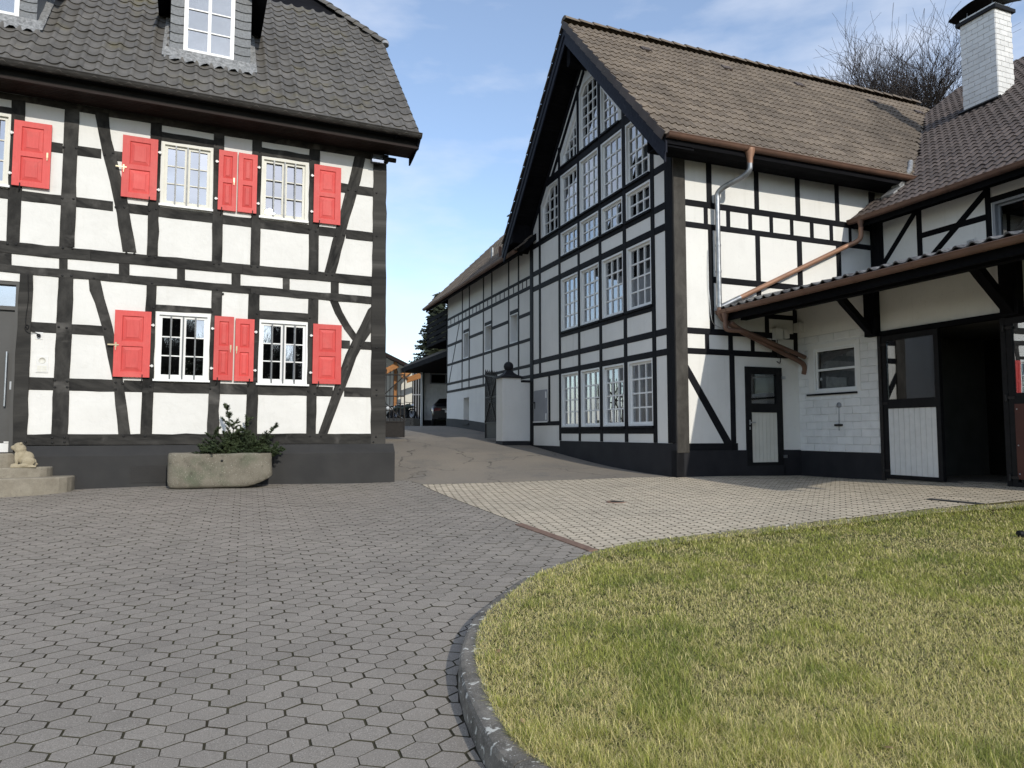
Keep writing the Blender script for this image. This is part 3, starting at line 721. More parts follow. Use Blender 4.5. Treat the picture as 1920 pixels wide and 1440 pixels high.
def hexpoly(cw, rh, a, odd, gx, gy, pair):
    """outline of a paving stone: flat sides to left and right, ridged front and back; stones lie in close pairs with wider joints between"""
    h = rh - a; hl = cw / 2 - (gx if (not pair or not odd) else .003) / 2; hr = cw / 2 - (gx if (not pair or odd) else .003) / 2; y1 = a / 2 - gy * .1; y2 = a / 2 + h - gy / 2
    return [(hr, -y1), (hr, y1), (0, y2), (-hl, y1), (-hl, -y1), (0, -y2)]
def stone_geo(poly, bev=.0018, drop=.002, deep=.03):
    n = len(poly); a = inset(poly, bev); vs = [(x, y, 0) for x, y in a] + [(x, y, -drop) for x, y in poly] + [(x, y, -deep) for x, y in poly]
    fs = [tuple(range(n))]
    for k in (0, 1):
        for i in range(n): j = (i + 1) % n; fs.append(((k + 1) * n + i, (k + 1) * n + j, k * n + j, k * n + i))
    return np.array(vs), fs
def in_view(x, y, z, m=30):
    zc = y * _c + (z - CH) * _s
    if zc < .2: return False
    return -m < PCX + FPX * x / zc < 1920 + m and -m < PCY - FPX * (-y * _s + (z - CH) * _c) / zc < 1440 + m
def pave(name, region, d, o, cw, rh, a, pair, gx, gy, mat, limit, label, ext, far_cut):
    if area(region) < 0: region = region[::-1]
    root = bpy.data.objects.new(name, None); COL.objects.link(root); root['kind'] = 'structure'; root['label'] = label
    root.location = (o[0], o[1], G(o[0], o[1]))
    d = Vector((d[0], d[1])).normalized(); q = Vector((-d.y, d.x)); polys = [hexpoly(cw, rh, a, k, gx, gy, pair) for k in (0, 1)]; mes, geo = [], []
    for po_ in polys:
        vs0, fs0 = stone_geo(po_); geo.append(vs0); me = bpy.data.meshes.new(name + '_stone'); me.from_pydata(vs0.tolist(), [], fs0); me.materials.append(MATS[mat]); me.materials.append(MATS['joint_sand'])
        me.polygons.foreach_set('material_index', [0] + [1] * (len(fs0) - 1)); mes.append(me)
    stepx = cw; O = Vector(o); reach = stepx * .75
    segs = [(Vector(region[i]), Vector(region[(i + 1) % len(region)])) for i in range(len(region))]
    A0 = np.array([tuple(s[0]) for s in segs]); B0 = np.array([tuple(s[1]) for s in segs])
    full, cut = [], []
    for j in range(-ext[1], ext[1] + 1):
        for i in range(-ext[0], ext[0] + 1):
            c = O + d * (i * stepx + (cw / 2 if j % 2 else 0)) + q * (j * rh)
            if c.y > far_cut or c.y < -1.5 or abs(c.x) > 15: continue
            ab = B0 - A0; t = np.clip((((c.x, c.y) - A0) * ab).sum(1) / np.maximum((ab ** 2).sum(1), 1e-9), 0, 1)
            dist = np.hypot(*(A0 + ab * t[:, None] - (c.x, c.y)).T); k = dist.min(); ins = inside((c.x, c.y), region)
            if k > reach:
                if ins: full.append((c, i % 2))
                continue
            pw = [(c.x + d.x * x + q.x * y, c.y + d.y * x + q.y * y) for x, y in polys[i % 2]]
            for s in np.where(dist < reach)[0]:
                a_, b_ = A0[s], B0[s]; nrm = (-(b_[1] - a_[1]), b_[0] - a_[0]); L = math.hypot(*nrm); nrm = (nrm[0] / L, nrm[1] / L)
                pw = clip(pw, (a_[0] + nrm[0] * .004, a_[1] + nrm[1] * .004), nrm)
                if len(pw) < 3: break
            if len(pw) >= 3 and abs(area(pw)) > .0012: cut.append(pw)
    full.sort(key=lambda k: k[0].length + (0 if in_view(k[0].x, k[0].y, G(k[0].x, k[0].y) if k[0].length < 9.5 else 0, 60) else 100))
    po = root.location
    for c, k2 in full[:limit]:
        z = G(c.x, c.y); gx_ = (G(c.x + .1, c.y) - z) / .1; gy_ = (G(c.x, c.y + .1) - z) / .1
        nz = Vector((-gx_ + random.gauss(0, .004), -gy_ + random.gauss(0, .004), 1)).normalized(); X = Vector((d.x, d.y, 0)); X = (X - nz * X.dot(nz)).normalized(); Y = nz.cross(X)
        ob = bpy.data.objects.new('paving_stone', mes[k2]); COL.objects.link(ob); ob.parent = root
        ob.matrix_local = Matrix.Translation(Vector((c.x, c.y, z + random.gauss(0, .0010))) - po) @ (Matrix((X, Y, nz)).transposed() @ Matrix.Rotation(random.gauss(0, .008), 3, 'Z')).to_4x4()
    rest = full[limit:]; n0 = len(vs0)
    R2 = np.array([[d.x, q.x], [d.y, q.y]]); C = np.array([tuple(c) for c, _ in rest]); GG = np.array([(geo[k2][:, :2] @ R2.T) for _, k2 in rest])
    V = GG + C[:, None]; nr = len(rest)
    dz = rng.normal(0, .001, (nr, 1)) + (V - C[:, None])[:, :, 0] * rng.normal(0, .004, (nr, 1)) + (V - C[:, None])[:, :, 1] * rng.normal(0, .004, (nr, 1))
    zz = GA(V[:, :, 0].ravel(), V[:, :, 1].ravel()).reshape(nr, n0) + vs0[None, :, 2] + dz
    verts = np.concatenate([V, zz[:, :, None]], 2).reshape(-1, 3).tolist(); faces = [tuple(x + k * n0 for x in f) for k in range(nr) for f in fs0]; tone = np.repeat(rng.random(nr), n0).tolist()
    mi = ([0] + [1] * (len(fs0) - 1)) * nr
    for pw in cut:
        if area(pw) < 0: pw = pw[::-1]
        v1, f1 = stone_geo(pw, .004); b = len(verts); zc = GA(v1[:, 0], v1[:, 1]) + v1[:, 2]
        verts += np.column_stack([v1[:, :2], zc]).tolist(); faces += [tuple(x + b for x in f) for f in f1]; tone += [random.random()] * len(v1); mi += [0] + [1] * (len(f1) - 1)
    mm = bpy.data.meshes.new('paving_stones'); mm.from_pydata(verts, [], faces); at = mm.attributes.new('tone', 'FLOAT', 'POINT'); at.data.foreach_set('value', tone); mm.materials.append(MATS[mat]); mm.materials.append(MATS['joint_sand'])
    mm.polygons.foreach_set('material_index', mi)
    link(bpy.data.objects.new('paving_stones', mm), root, None, 'stuff')
pa, pb = spot(342, 1081), spot(553, 1065)
pave('pavement', grey_poly, (pb.x - pa.x, pb.y - pa.y), (-.9, 3.3), .1855, .132, .074, True, .010, .006, 'paver_grey', 300, 'grey hexagonal paving of the front yard', (92, 130), 16.5)
ca, cb = spot(1039, 982), spot(1103, 984.5)
pave('yard_pavement', cream_poly, (cb.x - ca.x, cb.y - ca.y), (1.5, 9.0), .145, .104, .058, False, .012, .0022, 'paver_cream', 300, 'cream hexagonal paving before the barn', (95, 110), 17)

lawn_edge = offset_line([tuple(p) for p in kerb_sm], .07)
lawn_poly = lawn_edge + [(12, 6.4), (12, 0.5), (3.2, .6)]
LIFT = np.vectorize(lift)
sheet('lawn', lawn_poly, .35, lambda x, y: GA(x, y) + LIFT(y) + .012, 'soil')
def vnoise(x, y, s, seed):
    x = x * s + seed * 17.3; y = y * s + seed * 9.1; xi = np.floor(x).astype(int); yi = np.floor(y).astype(int); fx, fy = x - xi, y - yi
    fx = fx * fx * (3 - 2 * fx); fy = fy * fy * (3 - 2 * fy)
    h = lambda a, b: (np.sin(a * 127.1 + b * 311.7 + seed) * 43758.5453) % 1
    return (h(xi, yi) * (1 - fx) + h(xi + 1, yi) * fx) * (1 - fy) + (h(xi, yi + 1) * (1 - fx) + h(xi + 1, yi + 1) * fx) * fy
def grass():
    pts = []
    for y0 in np.arange(1.9, 10.8, .12):
        yc = y0 + .06; dn = 3000 if yc < 2.6 else 43000 * (3.0 / max(yc, 3.0)) ** 1.85; x0, x1 = -.6, .80 * yc + .6
        n = int(.12 * (x1 - x0) * dn); pts.append(np.column_stack([rng.uniform(x0, x1, n), rng.uniform(y0, y0 + .12, n), np.full(n, y0)]))
    P = np.concatenate(pts)
    # inside the lawn?
    ins = np.zeros(len(P), bool); pl = np.array(offset_line([tuple(p) for p in kerb_sm], .092) + [(12, 6.4), (12, .5), (3.2, .6)]); x, y = P[:, 0], P[:, 1]
    for i in range(len(pl)):
        a, b = pl[i], pl[i - 1]
        c = (a[1] > y) != (b[1] > y); xx = (b[0] - a[0]) * (y - a[1]) / (b[1] - a[1] + 1e-12) + a[0]; ins ^= c & (x < xx)
    P = P[ins]
    sparse = vnoise(P[:, 0], P[:, 1], 2.6, 3) * .6 + vnoise(P[:, 0], P[:, 1], 8, 5) * .4
    P = P[rng.random(len(P)) < .62 + .5 * sparse]; N = len(P); x, y = P[:, 0], P[:, 1]
    dry = .36 * vnoise(x, y, 1.1, 1) + .34 * vnoise(x, y, 3.1, 2) + .30 * vnoise(x, y, 9, 4)
    dark = vnoise(x, y, 1.7, 8) * .6 + vnoise(x, y, 4.4, 9) * .4
    far = np.clip((y - 3) / 6, 0, 1)
    L = rng.uniform(.024, .066, N) * (1.12 - .45 * (dry > .55)) * (1 - .25 * far); wd = rng.uniform(.0011, .0020, N) * (1 + 1.8 * far)
    az = rng.uniform(0, 2 * math.pi, N) + .8 * vnoise(x, y, 5, 6); lean = np.clip(np.abs(rng.normal(1.12, .36, N)), .1, 1.52)
    dx, dy = np.cos(az), np.sin(az); px, py = -dy, dx
    z = GA(x, y) + LIFT(y) + .010
    hl = np.sin(lean) * L; hz = np.cos(lean) * L
    def pt(f, w, sag): return np.column_stack([x + dx * hl * f + px * w, y + dy * hl * f + py * w, z + hz * f * sag])
    V = np.stack([pt(0, -wd / 2, 1), pt(0, wd / 2, 1), pt(.55, wd * .42, 1.22), pt(.55, -wd * .42, 1.22), pt(1, 0 * wd, 1)], 1).reshape(-1, 3)
    b = np.arange(N) * 5
    me = bpy.data.meshes.new('grass'); me.vertices.add(N * 5); me.vertices.foreach_set('co', V.ravel())
    loops = np.column_stack([b, b + 1, b + 2, b + 3, b + 3, b + 2, b + 4]).ravel(); me.loops.add(N * 7); me.loops.foreach_set('vertex_index', loops)
    me.polygons.add(N * 2); ls = np.column_stack([np.arange(N) * 7, np.arange(N) * 7 + 4]).ravel(); me.polygons.foreach_set('loop_start', ls)
    me.update(calc_edges=True)
    r = rng.random(N); pd = np.clip((dry - .31) * 2.1, .15, .66); straw = r < pd
    g1, g2, g3 = np.array((.235, .258, .054)), np.array((.155, .19, .045)), np.array((.36, .355, .085))
    s1, s2 = np.array((.52, .445, .18)), np.array((.66, .57, .29))
    t = rng.random((N, 1)); gcol = np.where(dark[:, None] + rng.normal(0, .16, (N, 1)) > .66, g2 * (1 - t) + g1 * t, g1 * (1 - t) + g3 * t); scol = s1 * (1 - t) + s2 * t
    col = np.where(straw[:, None], scol, gcol) * rng.uniform(.80, 1.70, (N, 1))
    col4 = np.repeat(np.column_stack([col, np.ones(N)]), 5, 0).astype(np.float32)
    a = me.attributes.new('tint', 'FLOAT_COLOR', 'POINT'); a.data.foreach_set('color', col4.ravel())
    me.materials.append(MATS['grass_blade'])
    o = link(bpy.data.objects.new('grass', me), None, 'short half-dry lawn grass, green and straw coloured', 'stuff'); o['category'] = 'grass'
    return N
print('blades', grass())
# rusty strip between the two pavings
def strip():
    a, b = spot(973, 983.5), spot(1113, 1033.5); t = (b - a); t.z = 0; t.normalize(); nr = Vector((t.y, -t.x, 0)); n = 8; m = MB(); vs = []
    for i in range(n + 1):
        p = a.lerp(b, i / n)
        for o, h in ((-.055, -.03), (-.055, .010), (-.05, .014), (.05, .014), (.055, .010), (.055, -.03)):
            q = p + nr * o; vs.append((q.x, q.y, G(q.x, q.y) + h))
    m.add(vs, [(i * 6 + j, (i + 1) * 6 + j, (i + 1) * 6 + j + 1, i * 6 + j + 1) for i in range(n) for j in range(5)]); m.add(vs[:6], [tuple(range(6))]); m.add(vs[-6:], [tuple(range(5, -1, -1))])
    tag(m.build('steel_strip', 'rust'), 'rusty brown steel strip set between grey and cream paving', 'metal strip')
strip()
def flat_cover():
    p = spot(1157, 940.5); r = thing('drain_cover', 'small round iron drain cover in the cream paving', 'drain cover', (p.x, p.y, G(p.x, p.y)))
    MB().lathe((p.x, p.y, G(p.x, p.y)), [(.17, -.02), (.17, .004), (.14, .005), (.14, .002), (0, .002)], 24).build('rim', 'rust', r)
    for i in range(-2, 3): MB().abox(p.x - .10, p.x + .10, p.y + i * .05 - .01, p.y + i * .05 + .01, p.z, p.z + .006).build('bar', 'iron_dark', r)
    a, b = spot(1742, 936), spot(1842, 945.5); r = thing('channel_drain', 'narrow dark channel drain before the stable doors', 'drain', (a.x, a.y, a.z))
    t = (b - a).normalized(); nr = Vector((t.y, -t.x, 0)); c = (a + b) / 2; zc = G(c.x, c.y)
    MB().box((c.x, c.y, zc - .002), t, nr, t.cross(nr), (b - a).length / 2, .06, .009).build('channel', 'iron_dark', r)
    for i in range(22):
        q = a.lerp(b, (i + .5) / 22); MB().box((q.x, q.y, G(q.x, q.y) + .008), t, nr, Z, .010, .055, .004).build('slat', 'iron', r)
flat_cover()

# ------------------------------------------------------------------ the house with red shutters
def house():
    w = HOU; base = HOU.P(-4, .4, 0)
    H = thing('half_timbered_house', 'white half-timbered house with red shutters and dark grey tiled roof', 'house', base)
    T = []; pegs = []
    def lin(x, x0, y0, x1, y1): return y0 + (y1 - y0) * (x - x0) / (x1 - x0)
    def poly(pts): return [w.m(x, y) for x, y in pts]
    def add(name, pts, proud, wob=True):
        p = poly(pts)
        if area(p) < 0: p = p[::-1]
        T.append((name, wobble(p, .22, .009) if wob else p, proud + random.uniform(-.0012, .0012), 'timber_house', None))
    def post(xl0, xr0, y0, xl1, xr1, y1, proud=.022): add('timber_post', [(xl0, y0), (xr0, y0 + (xr0 - xl0) * .06), (xr1, y1), (xl1, y1)], proud)
    def rail(x0, x1, top, bot, proud=.016, name='timber_rail'):
        f = lambda l, x: lin(x, l[0], l[1], l[2], l[3]); add(name, [(x0, f(top, x0)), (x1, f(top, x1)), (x1, f(bot, x1)), (x0, f(bot, x0))], proud)
    XL = -150
    topb = (0, 183, 700, 300)
    # storeys: long beams
    zt = 7.47
    s0 = w.m(XL, 400)[0]
    a = w.m(0, 183); b = w.m(700, 300)
    T.append(('top_plate', wobble([(s0, a[1] - .02), (0.0, b[1]), (0.0, zt), (s0, zt)], .4, .008), .012, 'timber_house', None))
    mA = ((0, 452, 700, 519), (0, 474, 700, 536)); mB = ((0, 494.5, 700, 557), (0, 510, 700, 571))
    for x0, x1 in ((XL, 170), (170, 455), (455, 712)): rail(x0, x1, *mA, .027, 'timber_beam')
    for x0, x1 in ((XL, 206), (206, 470), (470, 712)): rail(x0, x1, *mB, .026, 'timber_beam')
    for x0, x1 in ((-60, 22), (111, 127), (223, 243), (332, 347), (434, 451), (530, 543), (620, 635)):
        add('joist_end', [(x0, lin(x0, *mA[1]) - 6), (x1, lin(x1, *mA[1]) - 6), (x1, lin(x1, *mB[0]) + 5), (x0, lin(x0, *mB[0]) + 5)], .020)
    sl = ((50, 814, 722, 813), (50, 835, 722, 832))
    for x0, x1 in ((26, 130), (130, 400), (400, 712)): rail(x0, x1, *sl, .026, 'timber_sill')
    # upper posts and braces
    post(22, 48, 188, 12, 37, 456); post(122, 149, 203, 111, 140, 464); post(283, 304, 230, 275, 296, 480); post(401, 421, 249, 397, 416, 493)
    post(473, 491, 262, 469, 487, 500); post(580, 600, 280, 578, 597, 511)
    add('timber_brace', [(177, 208), (204, 213), (209, 262), (219, 298), (233, 350), (243, 400), (256, 474), (230, 472), (219, 400), (206, 340), (193, 290), (185, 250)], .019)
    add('timber_brace', [(665, 292), (685, 297), (676, 340), (655, 410), (640, 470), (629, 513), (608, 511), (622, 455), (640, 390), (654, 340)], .019)
    # corner post, full height
    add('corner_post', [(700, 299), (724, 303), (724, 420), (723, 560), (723, 700), (722, 834), (694.5, 834), (695, 700), (696, 560), (699, 420)], .034)
    # upper rails
    r1 = ((90, 265.5, 700, 352.5), (90, 284, 700, 369)); r2 = ((37, 357, 700, 436.5), (37, 376, 700, 453.5))
    for x0, x1 in ((36, 118), (143, 190), (212, 281), (596, 660), (668, 703)): rail(x0, x1, *r1)
    for x0, x1 in ((XL, 16), (33, 116), (140, 212), (236, 280), (295, 400), (415, 472), (486, 581), (595, 634), (648, 700)): rail(x0, x1, *r2)
    rail(300, 405, (304, 247, 401, 263), (304, 264, 401, 277.5)); rail(488, 583, (492, 276.5, 580, 291), (492, 292.5, 580, 305))
    rail(XL, 24, (-60, 190, 20, 202), (-60, 202, 20, 214))
    # lower storey
    add('door_post', [(38, 512), (62, 514), (61, 570), (58, 640), (55, 720), (51, 836), (24, 836), (26, 740), (31, 640)], .030)
    post(110, 138, 516, 96, 127, 816); post(275, 294, 532, 263, 285, 816); post(397, 417, 543, 388, 410, 816); post(466, 487, 549, 460, 482, 815); post(578, 597, 560, 574, 592, 815)
    add('timber_brace', [(166, 520), (188, 524), (196, 560), (205, 590), (211, 612), (220, 660), (231, 715), (245, 816), (222, 816), (214, 730), (202, 670), (190, 609), (178, 568), (168, 545)], .019)
    add('timber_brace', [(617, 561), (633, 563), (642, 585), (655, 608), (673, 634), (663, 641), (645, 617), (628, 588)], .015)
    add('timber_brace', [(699, 572), (699, 618), (684, 640), (668, 670), (648, 725), (630, 770), (613.5, 815), (596, 815), (612, 770), (630, 715), (648, 665), (662, 636), (676, 610), (690, 580)], .020)
    q1 = ((60, 603.5, 700, 641.5), (60, 622.5, 700, 656.5)); q2 = ((40, 706.5, 700, 728), (40, 730.5, 700, 745))
    for x0, x1 in ((56, 106), (132, 196), (640, 656), (668, 699)): rail(x0, x1, *q1)
    for x0, x1 in ((52, 101), (129, 216), (232, 268), (284, 393), (408, 464), (479, 577), (592, 624), (645, 698)): rail(x0, x1, *q2)
    rail(291, 400, (295, 571, 397, 578), (295, 583.5, 397, 588.5)); rail(484, 580, (487, 582, 577, 588), (487, 598, 577, 604))
    # window openings
    def wrect(x0, x1, y0, y1, y0b=None, y1b=None):
        sA, zA = w.m(x0, y0); sB, zB = w.m(x1, y1); return rect(sA, sB, zB, zA)
    wins = []
    for nm, (x0, yt0, yb0, x1, yt1, yb1) in dict(W1=(-78, 199, 338, 19, 217, 350), W2=(303, 266, 387, 398, 279, 391), W3=(489.5, 294, 407, 576, 306, 416), L1=(292, 585, 711, 392, 591, 714), L2=(484, 600, 719, 577, 606, 721)).items():
        a0, a1 = w.m(x0, yt0), w.m(x1, yt1); b0, b1 = w.m(x0, yb0), w.m(x1, yb1)
        wins.append((nm, rect((a0[0] + b0[0]) / 2, (a1[0] + b1[0]) / 2, (b0[1] + b1[1]) / 2, (a0[1] + a1[1]) / 2)))
    dx0, dx1 = w.m(-92, 700)[0], w.m(31, 700)[0]; dz0 = w.m(10, 848)[1]; dz1 = w.m(20, 527)[1]
    door = rect(dx0, dx1, dz0, dz1)
    outline = [(s0, w.m(100, 833)[1]), (-.07, w.m(722, 832)[1]), (-.07, zt), (s0, zt)]
    facade(w, outline, T, [p for _, p in wins] + [door], 'plaster_house', H, .12, .014, .004, lambda lp: max(p[1] for p in lp) < dz0 + .3 and max(p[0] for p in lp) < dx1)
    # left jamb of the door
    MB().wbox(w, dx0 - .25, dx0, dz0 - .1, dz1, -.1, .03).build('door_post', 'timber_house', H, uvdir=Z)
    # pegs where the timbers are joined
    pm = MB(); pm.lathe((0, 0, 0), [(.021, -.01), (.021, .006), (.014, .013), (0, .014)], 10); pme = pm.mesh('peg', 'peg')
    rotp = Matrix((W3, Z, HN)).transposed().to_4x4()
    for x, y, d in [(27, 212, .022), (120, 276, .022), (143, 278, .022), (196, 290, .019), (212, 287, .019), (117, 372, .022), (138, 373, .022), (217, 388, .019), (233, 389, .019), (280, 395, .022), (293, 392, .022), (14, 457.5, .027), (30, 458, .027), (118, 465, .027), (136, 466.5, .027), (237, 474.5, .027), (252, 476, .027), (280, 480, .027), (291, 482.5, .027),
                    (401, 494.5, .027), (411, 495.5, .027), (471, 499.5, .027), (483, 500.5, .027), (581, 511.5, .027), (592, 512.5, .027), (612, 515, .027), (623, 516, .027), (405, 271, .022), (487, 285, .022), (582, 300, .022), (653, 356.5, .019), (667, 358.5, .019), (706, 362, .034), (580, 430, .022), (592, 434, .022), (630, 443, .019), (644, 441, .019), (706, 443, .034),
                    (117, 517, .022), (134, 517.5, .022), (176, 522, .019), (285, 531, .022), (407, 543, .022), (418, 551, .022), (477, 549.5, .022), (586, 561, .022), (623, 562.5, .026), (288, 577, .022), (398, 584, .022), (482, 588, .022), (581, 596, .022), (110, 613, .022), (125, 615, .022), (197, 616, .019), (660, 650, .020), (676, 648, .020), (706, 652, .034),
                    (103, 713, .022), (103, 726, .022), (126, 715, .022), (126, 726, .022), (217, 717, .019), (230, 719, .019), (217, 730, .019), (282, 724, .022), (394, 729, .022), (578, 733.5, .022), (590, 738, .022), (634, 738, .020), (637, 730, .020), (706, 731, .034), (706, 741, .034), (98, 821, .026), (98, 830, .026), (121, 820, .026), (121, 829, .026), (48, 829, .03), (232, 818, .026), (272, 818, .026), (581, 818, .026), (602, 818, .026), (705, 819, .034), (700, 829, .034)]:
        s, z = w.m(x, y, d); ob = bpy.data.objects.new('wooden_peg', pme); COL.objects.link(ob); ob.parent = H
        ob.matrix_local = Matrix.Translation(w.P(s, z, d) - H.location) @ rotp
    # core of the walls
    MB().wbox(w, -13, -.14, .1, 7.44, -9.0, -.55).build('wall', 'plaster_house', H)
    m = MB(); m.wbox(w, -.55, -.14, .1, 7.44, -.6, -.125); m.wbox(w, -13, s0, .1, 7.44, -.6, .0); m.build('wall', 'plaster_house', H)
    # plinth with its sloping top
    zp = w.m(400, 834)[1]; zq = w.m(400, 851, .17)[1]; m = MB(); sR = w.m(740, 880, .17)[0]
    pr = [(-.1, zp + .002), (.035, zp), (.165, zq), (.17, zq - .012), (.175, -.1), (-.1, -.1)]
    for sa, sb in ((dx1 + .12, sR), (-13, dx0 - .2)):
        vs = [w.P(s, z, d) for s in (sa, sb) for d, z in pr]
        m.add(vs, [(i, 6 + i, 6 + (i + 1) % 6, (i + 1) % 6) for i in range(6)] + [(0, 1, 2, 3, 4, 5), (11, 10, 9, 8, 7, 6)])
    m.f = [f for f in m.f]; m.build('plinth', 'plinth', H)
    # cellar grille
    g0 = w.m(244, 873, .175); g1 = w.m(314, 904, .175); m = MB(); m.wbox(w, g0[0], g1[0], g1[1], g0[1], .165, .179); gr = m.build('cellar_grille', 'iron_dark', H)
    for i in range(23):
        s = g0[0] + (g1[0] - g0[0]) * (i + .5) / 23; MB().wbox(w, s - .006, s + .006, g1[1], g0[1], .179, .186).build('bar', 'plinth', gr)
    for i in range(10):
        z = g1[1] + (g0[1] - g1[1]) * (i + .5) / 10; MB().wbox(w, g0[0], g1[0], z - .006, z + .006, .1795, .185).build('bar', 'plinth', gr)
    # windows: two casements of six panes, iron bars in front
    for nm, p in wins:
        a, b = p[0][0], p[1][0]; z0, z1 = p[0][1], p[2][1]
        up = nm.startswith('W'); k = 1 if nm != 'W3' else 0
        lab = {'W1': 'window cut by the picture edge', 'W2': 'upper window between two single shutters', 'W3': 'upper window with the sun glinting in it', 'L1': 'lower window near the door', 'L2': 'lower window near the corner'}[nm]
        def cells(s0, s1, zz0, zz1):
            mid = (s0 + s1) / 2; g = .055
            return [s0, (s0 + mid - g) / 2, mid - .001, (s1 + mid + g) / 2, s1], [zz0, zz0 + (zz1 - zz0) / 3, zz0 + (zz1 - zz0) * 2 / 3, zz1]
        tl = (lambda i, k: (.0117, .0957)) if nm == 'W3' else (lambda i, k: (random.gauss(0, .010), random.gauss(0, .012)))
        fr = window(w, p, 4, 3, H, .045, .052, .022, .055, 'glass_bright', 'cream_paint' if up else 'white_paint', ('white_paint', .06, .035), 'window', lab, .012, tl, None, True, .10, cells)
        for i in range(3):
            s = a + (b - a) * (.27 + .23 * i); MB().wbox(w, s - .013, s + .013, z0 + .01, z1 - .05, .006, .030).build('iron_bar', 'iron', fr)
    # shutters: stiles, rails and two raised fields
    def shutter(x0, yt0, yb0, x1, yt1, yb1, nm, latch=None, hinge='l'):
        D = .075; a0, a1 = w.m(x0, yt0, D), w.m(x1, yt1, D); b0, b1 = w.m(x0, yb0, D), w.m(x1, yb1, D)
        s0, s1 = (a0[0] + b0[0]) / 2, (a1[0] + b1[0]) / 2; z0, z1 = (b0[1] + b1[1]) / 2, (a0[1] + a1[1]) / 2
        W_, Hh = s1 - s0, z1 - z0; st = min(.14, W_ * .19 + .01) if W_ > .45 else W_ * .25; rl = .10
        zm = z0 + Hh * .50
        m = MB(); m.wbox(w, s0, s0 + st, z0, z1, D - .035, D); m.wbox(w, s1 - st, s1, z0, z1, D - .035, D)
        for za, zb in ((z0, z0 + rl), (z1 - rl, z1), (zm - .045, zm + .045)): m.wbox(w, s0 + st, s1 - st, za, zb, D - .034, D - .002)
        sh = m.build('shutter', 'red_paint', H, nm)
        for za, zb in ((z0 + rl, zm - .045), (zm + .045, z1 - rl)):
            o = rect(s0 + st, s1 - st, za, zb); i1 = inset(o, .012); i2 = inset(o, min(.07, (s1 - s0 - 2 * st) * .30)); i3 = inset(i2, .004)
            vs = [w.P(*p, D - .008) for p in o] + [w.P(*p, D - .024) for p in i1] + [w.P(*p, D - .010) for p in i2] + [w.P(*p, D - .004) for p in i3] + [w.P(*p, D - .03) for p in o]
            fs = [(r * 4 + i, r * 4 + (i + 1) % 4, (r + 1) * 4 + (i + 1) % 4, (r + 1) * 4 + i) for r in range(3) for i in range(4)] + [(12, 13, 14, 15), (19, 18, 17, 16)]
            mm = MB(); mm.add(vs, fs); mm.build('shutter_panel', 'red_paint', sh)
        hs = s0 if hinge == 'l' else s1; sg = -1 if hinge == 'l' else 1
        for f in (.18, .80):
            z = z0 + Hh * f; mm = MB(); mm.wbox(w, hs - .012 + sg * .035, hs + .012 + sg * .035, z - .025, z + .025, .0, D - .008); mm.wbox(w, min(hs, hs + sg * .06), max(hs, hs + sg * .06), z - .013, z + .013, D - .038, D - .012); mm.build('hinge', 'white_plastic', sh)
        if latch:
            ls = s1 - .05 if hinge == 'l' else s0 + .03; z = zm + (.02 if latch == 1 else -.03); mm = MB()
            mm.wbox(w, ls - .014, ls + .014, z - .045, z + .045, D, D + .012); mm.wbox(w, ls - .006, ls + .006, z - .10, z - .01, D + .010, D + .022)
            if latch == 2: mm.wbox(w, ls - .13, ls + .05, z - .012, z + .012, D + .002, D + .014)
            mm.build('latch', 'brass', sh)
        mm = MB(); sb = s0 + W_ * .22 if hinge == 'l' else s1 - W_ * .2; mm.tube(bend_path([w.P(sb, z0 + .05, D + .012), w.P(sb, z0 - .03, D + .012), w.P(sb - .02, z0 - .10, .03)], .02, 3), .009, 6); mm.build('shutter_stay', 'peg', sh)
    shutter(24, 222.5, 346, 95, 235, 355, 'upper shutter beside the cut window', 1); shutter(228.5, 252, 368.5, 295, 261.5, 375, 'upper shutter on the brace', 2, 'r')
    shutter(409.5, 280, 392.5, 444, 285, 396.5, 'narrow upper shutter with latch', 1); shutter(446.5, 286, 397, 482, 290.5, 400, 'narrow upper shutter without latch', None, 'r')
    shutter(588.5, 307, 417.5, 639, 315, 421, 'upper shutter near the corner')
    shutter(213.5, 581, 706, 282, 584, 708, 'lower shutter on the brace', 2, 'r'); shutter(401, 592, 712, 437.5, 594, 713.5, 'narrow lower shutter beside the first window', 1)
    shutter(440.5, 596.5, 714, 476, 599, 715.5, 'narrow lower shutter beside the second window', 1, 'r'); shutter(586.5, 606.5, 718.5, 640, 610, 721, 'lower shutter near the corner')
    # front door with fanlight
    dd = -.10; zt1 = w.m(18, 577)[1]; zk = w.m(10, 831)[1]
    m = MB(); m.wbox(w, dx1 - .07, dx1, dz0, dz1, dd - .08, -.01); m.wbox(w, dx0, dx0 + .07, dz0, dz1, dd - .08, -.01); m.wbox(w, dx0 + .07, dx1 - .07, dz1 - .06, dz1, dd - .08, -.012); m.wbox(w, dx0 + .07, dx1 - .07, zt1 - .035, zt1 + .035, dd - .08, -.03)
    dr = m.build('door', 'door_grey', H, 'dark grey front door with steel bar handle')
    MB().wbox(w, dx0 + .07, dx1 - .07, zk, zt1 - .035, dd - .05, dd + .02).build('door_leaf', 'door_grey', dr)
    MB().wbox(w, dx0 + .07, dx1 - .07, dz0, zk - .002, dd - .05, dd + .026).build('kick_plate', 'white_plastic', dr)
    MB().wbox(w, dx0 + .07, dx1 - .07, zt1 + .035, dz1 - .06, dd - .02, dd - .012).build('fanlight', 'glass_bright', dr)
    MB().wbox(w, dx0 + .04, dx1 - .04, dz0, dz1, dd - .30, dd - .28).build('dark_backing', 'interior', dr)  # near-black plate, dark colour in place of an unlit hall
    hs = w.m(13, 700, dd)[0]; zh1, zh0 = w.m(13, 660, dd)[1], w.m(13, 762, dd)[1]
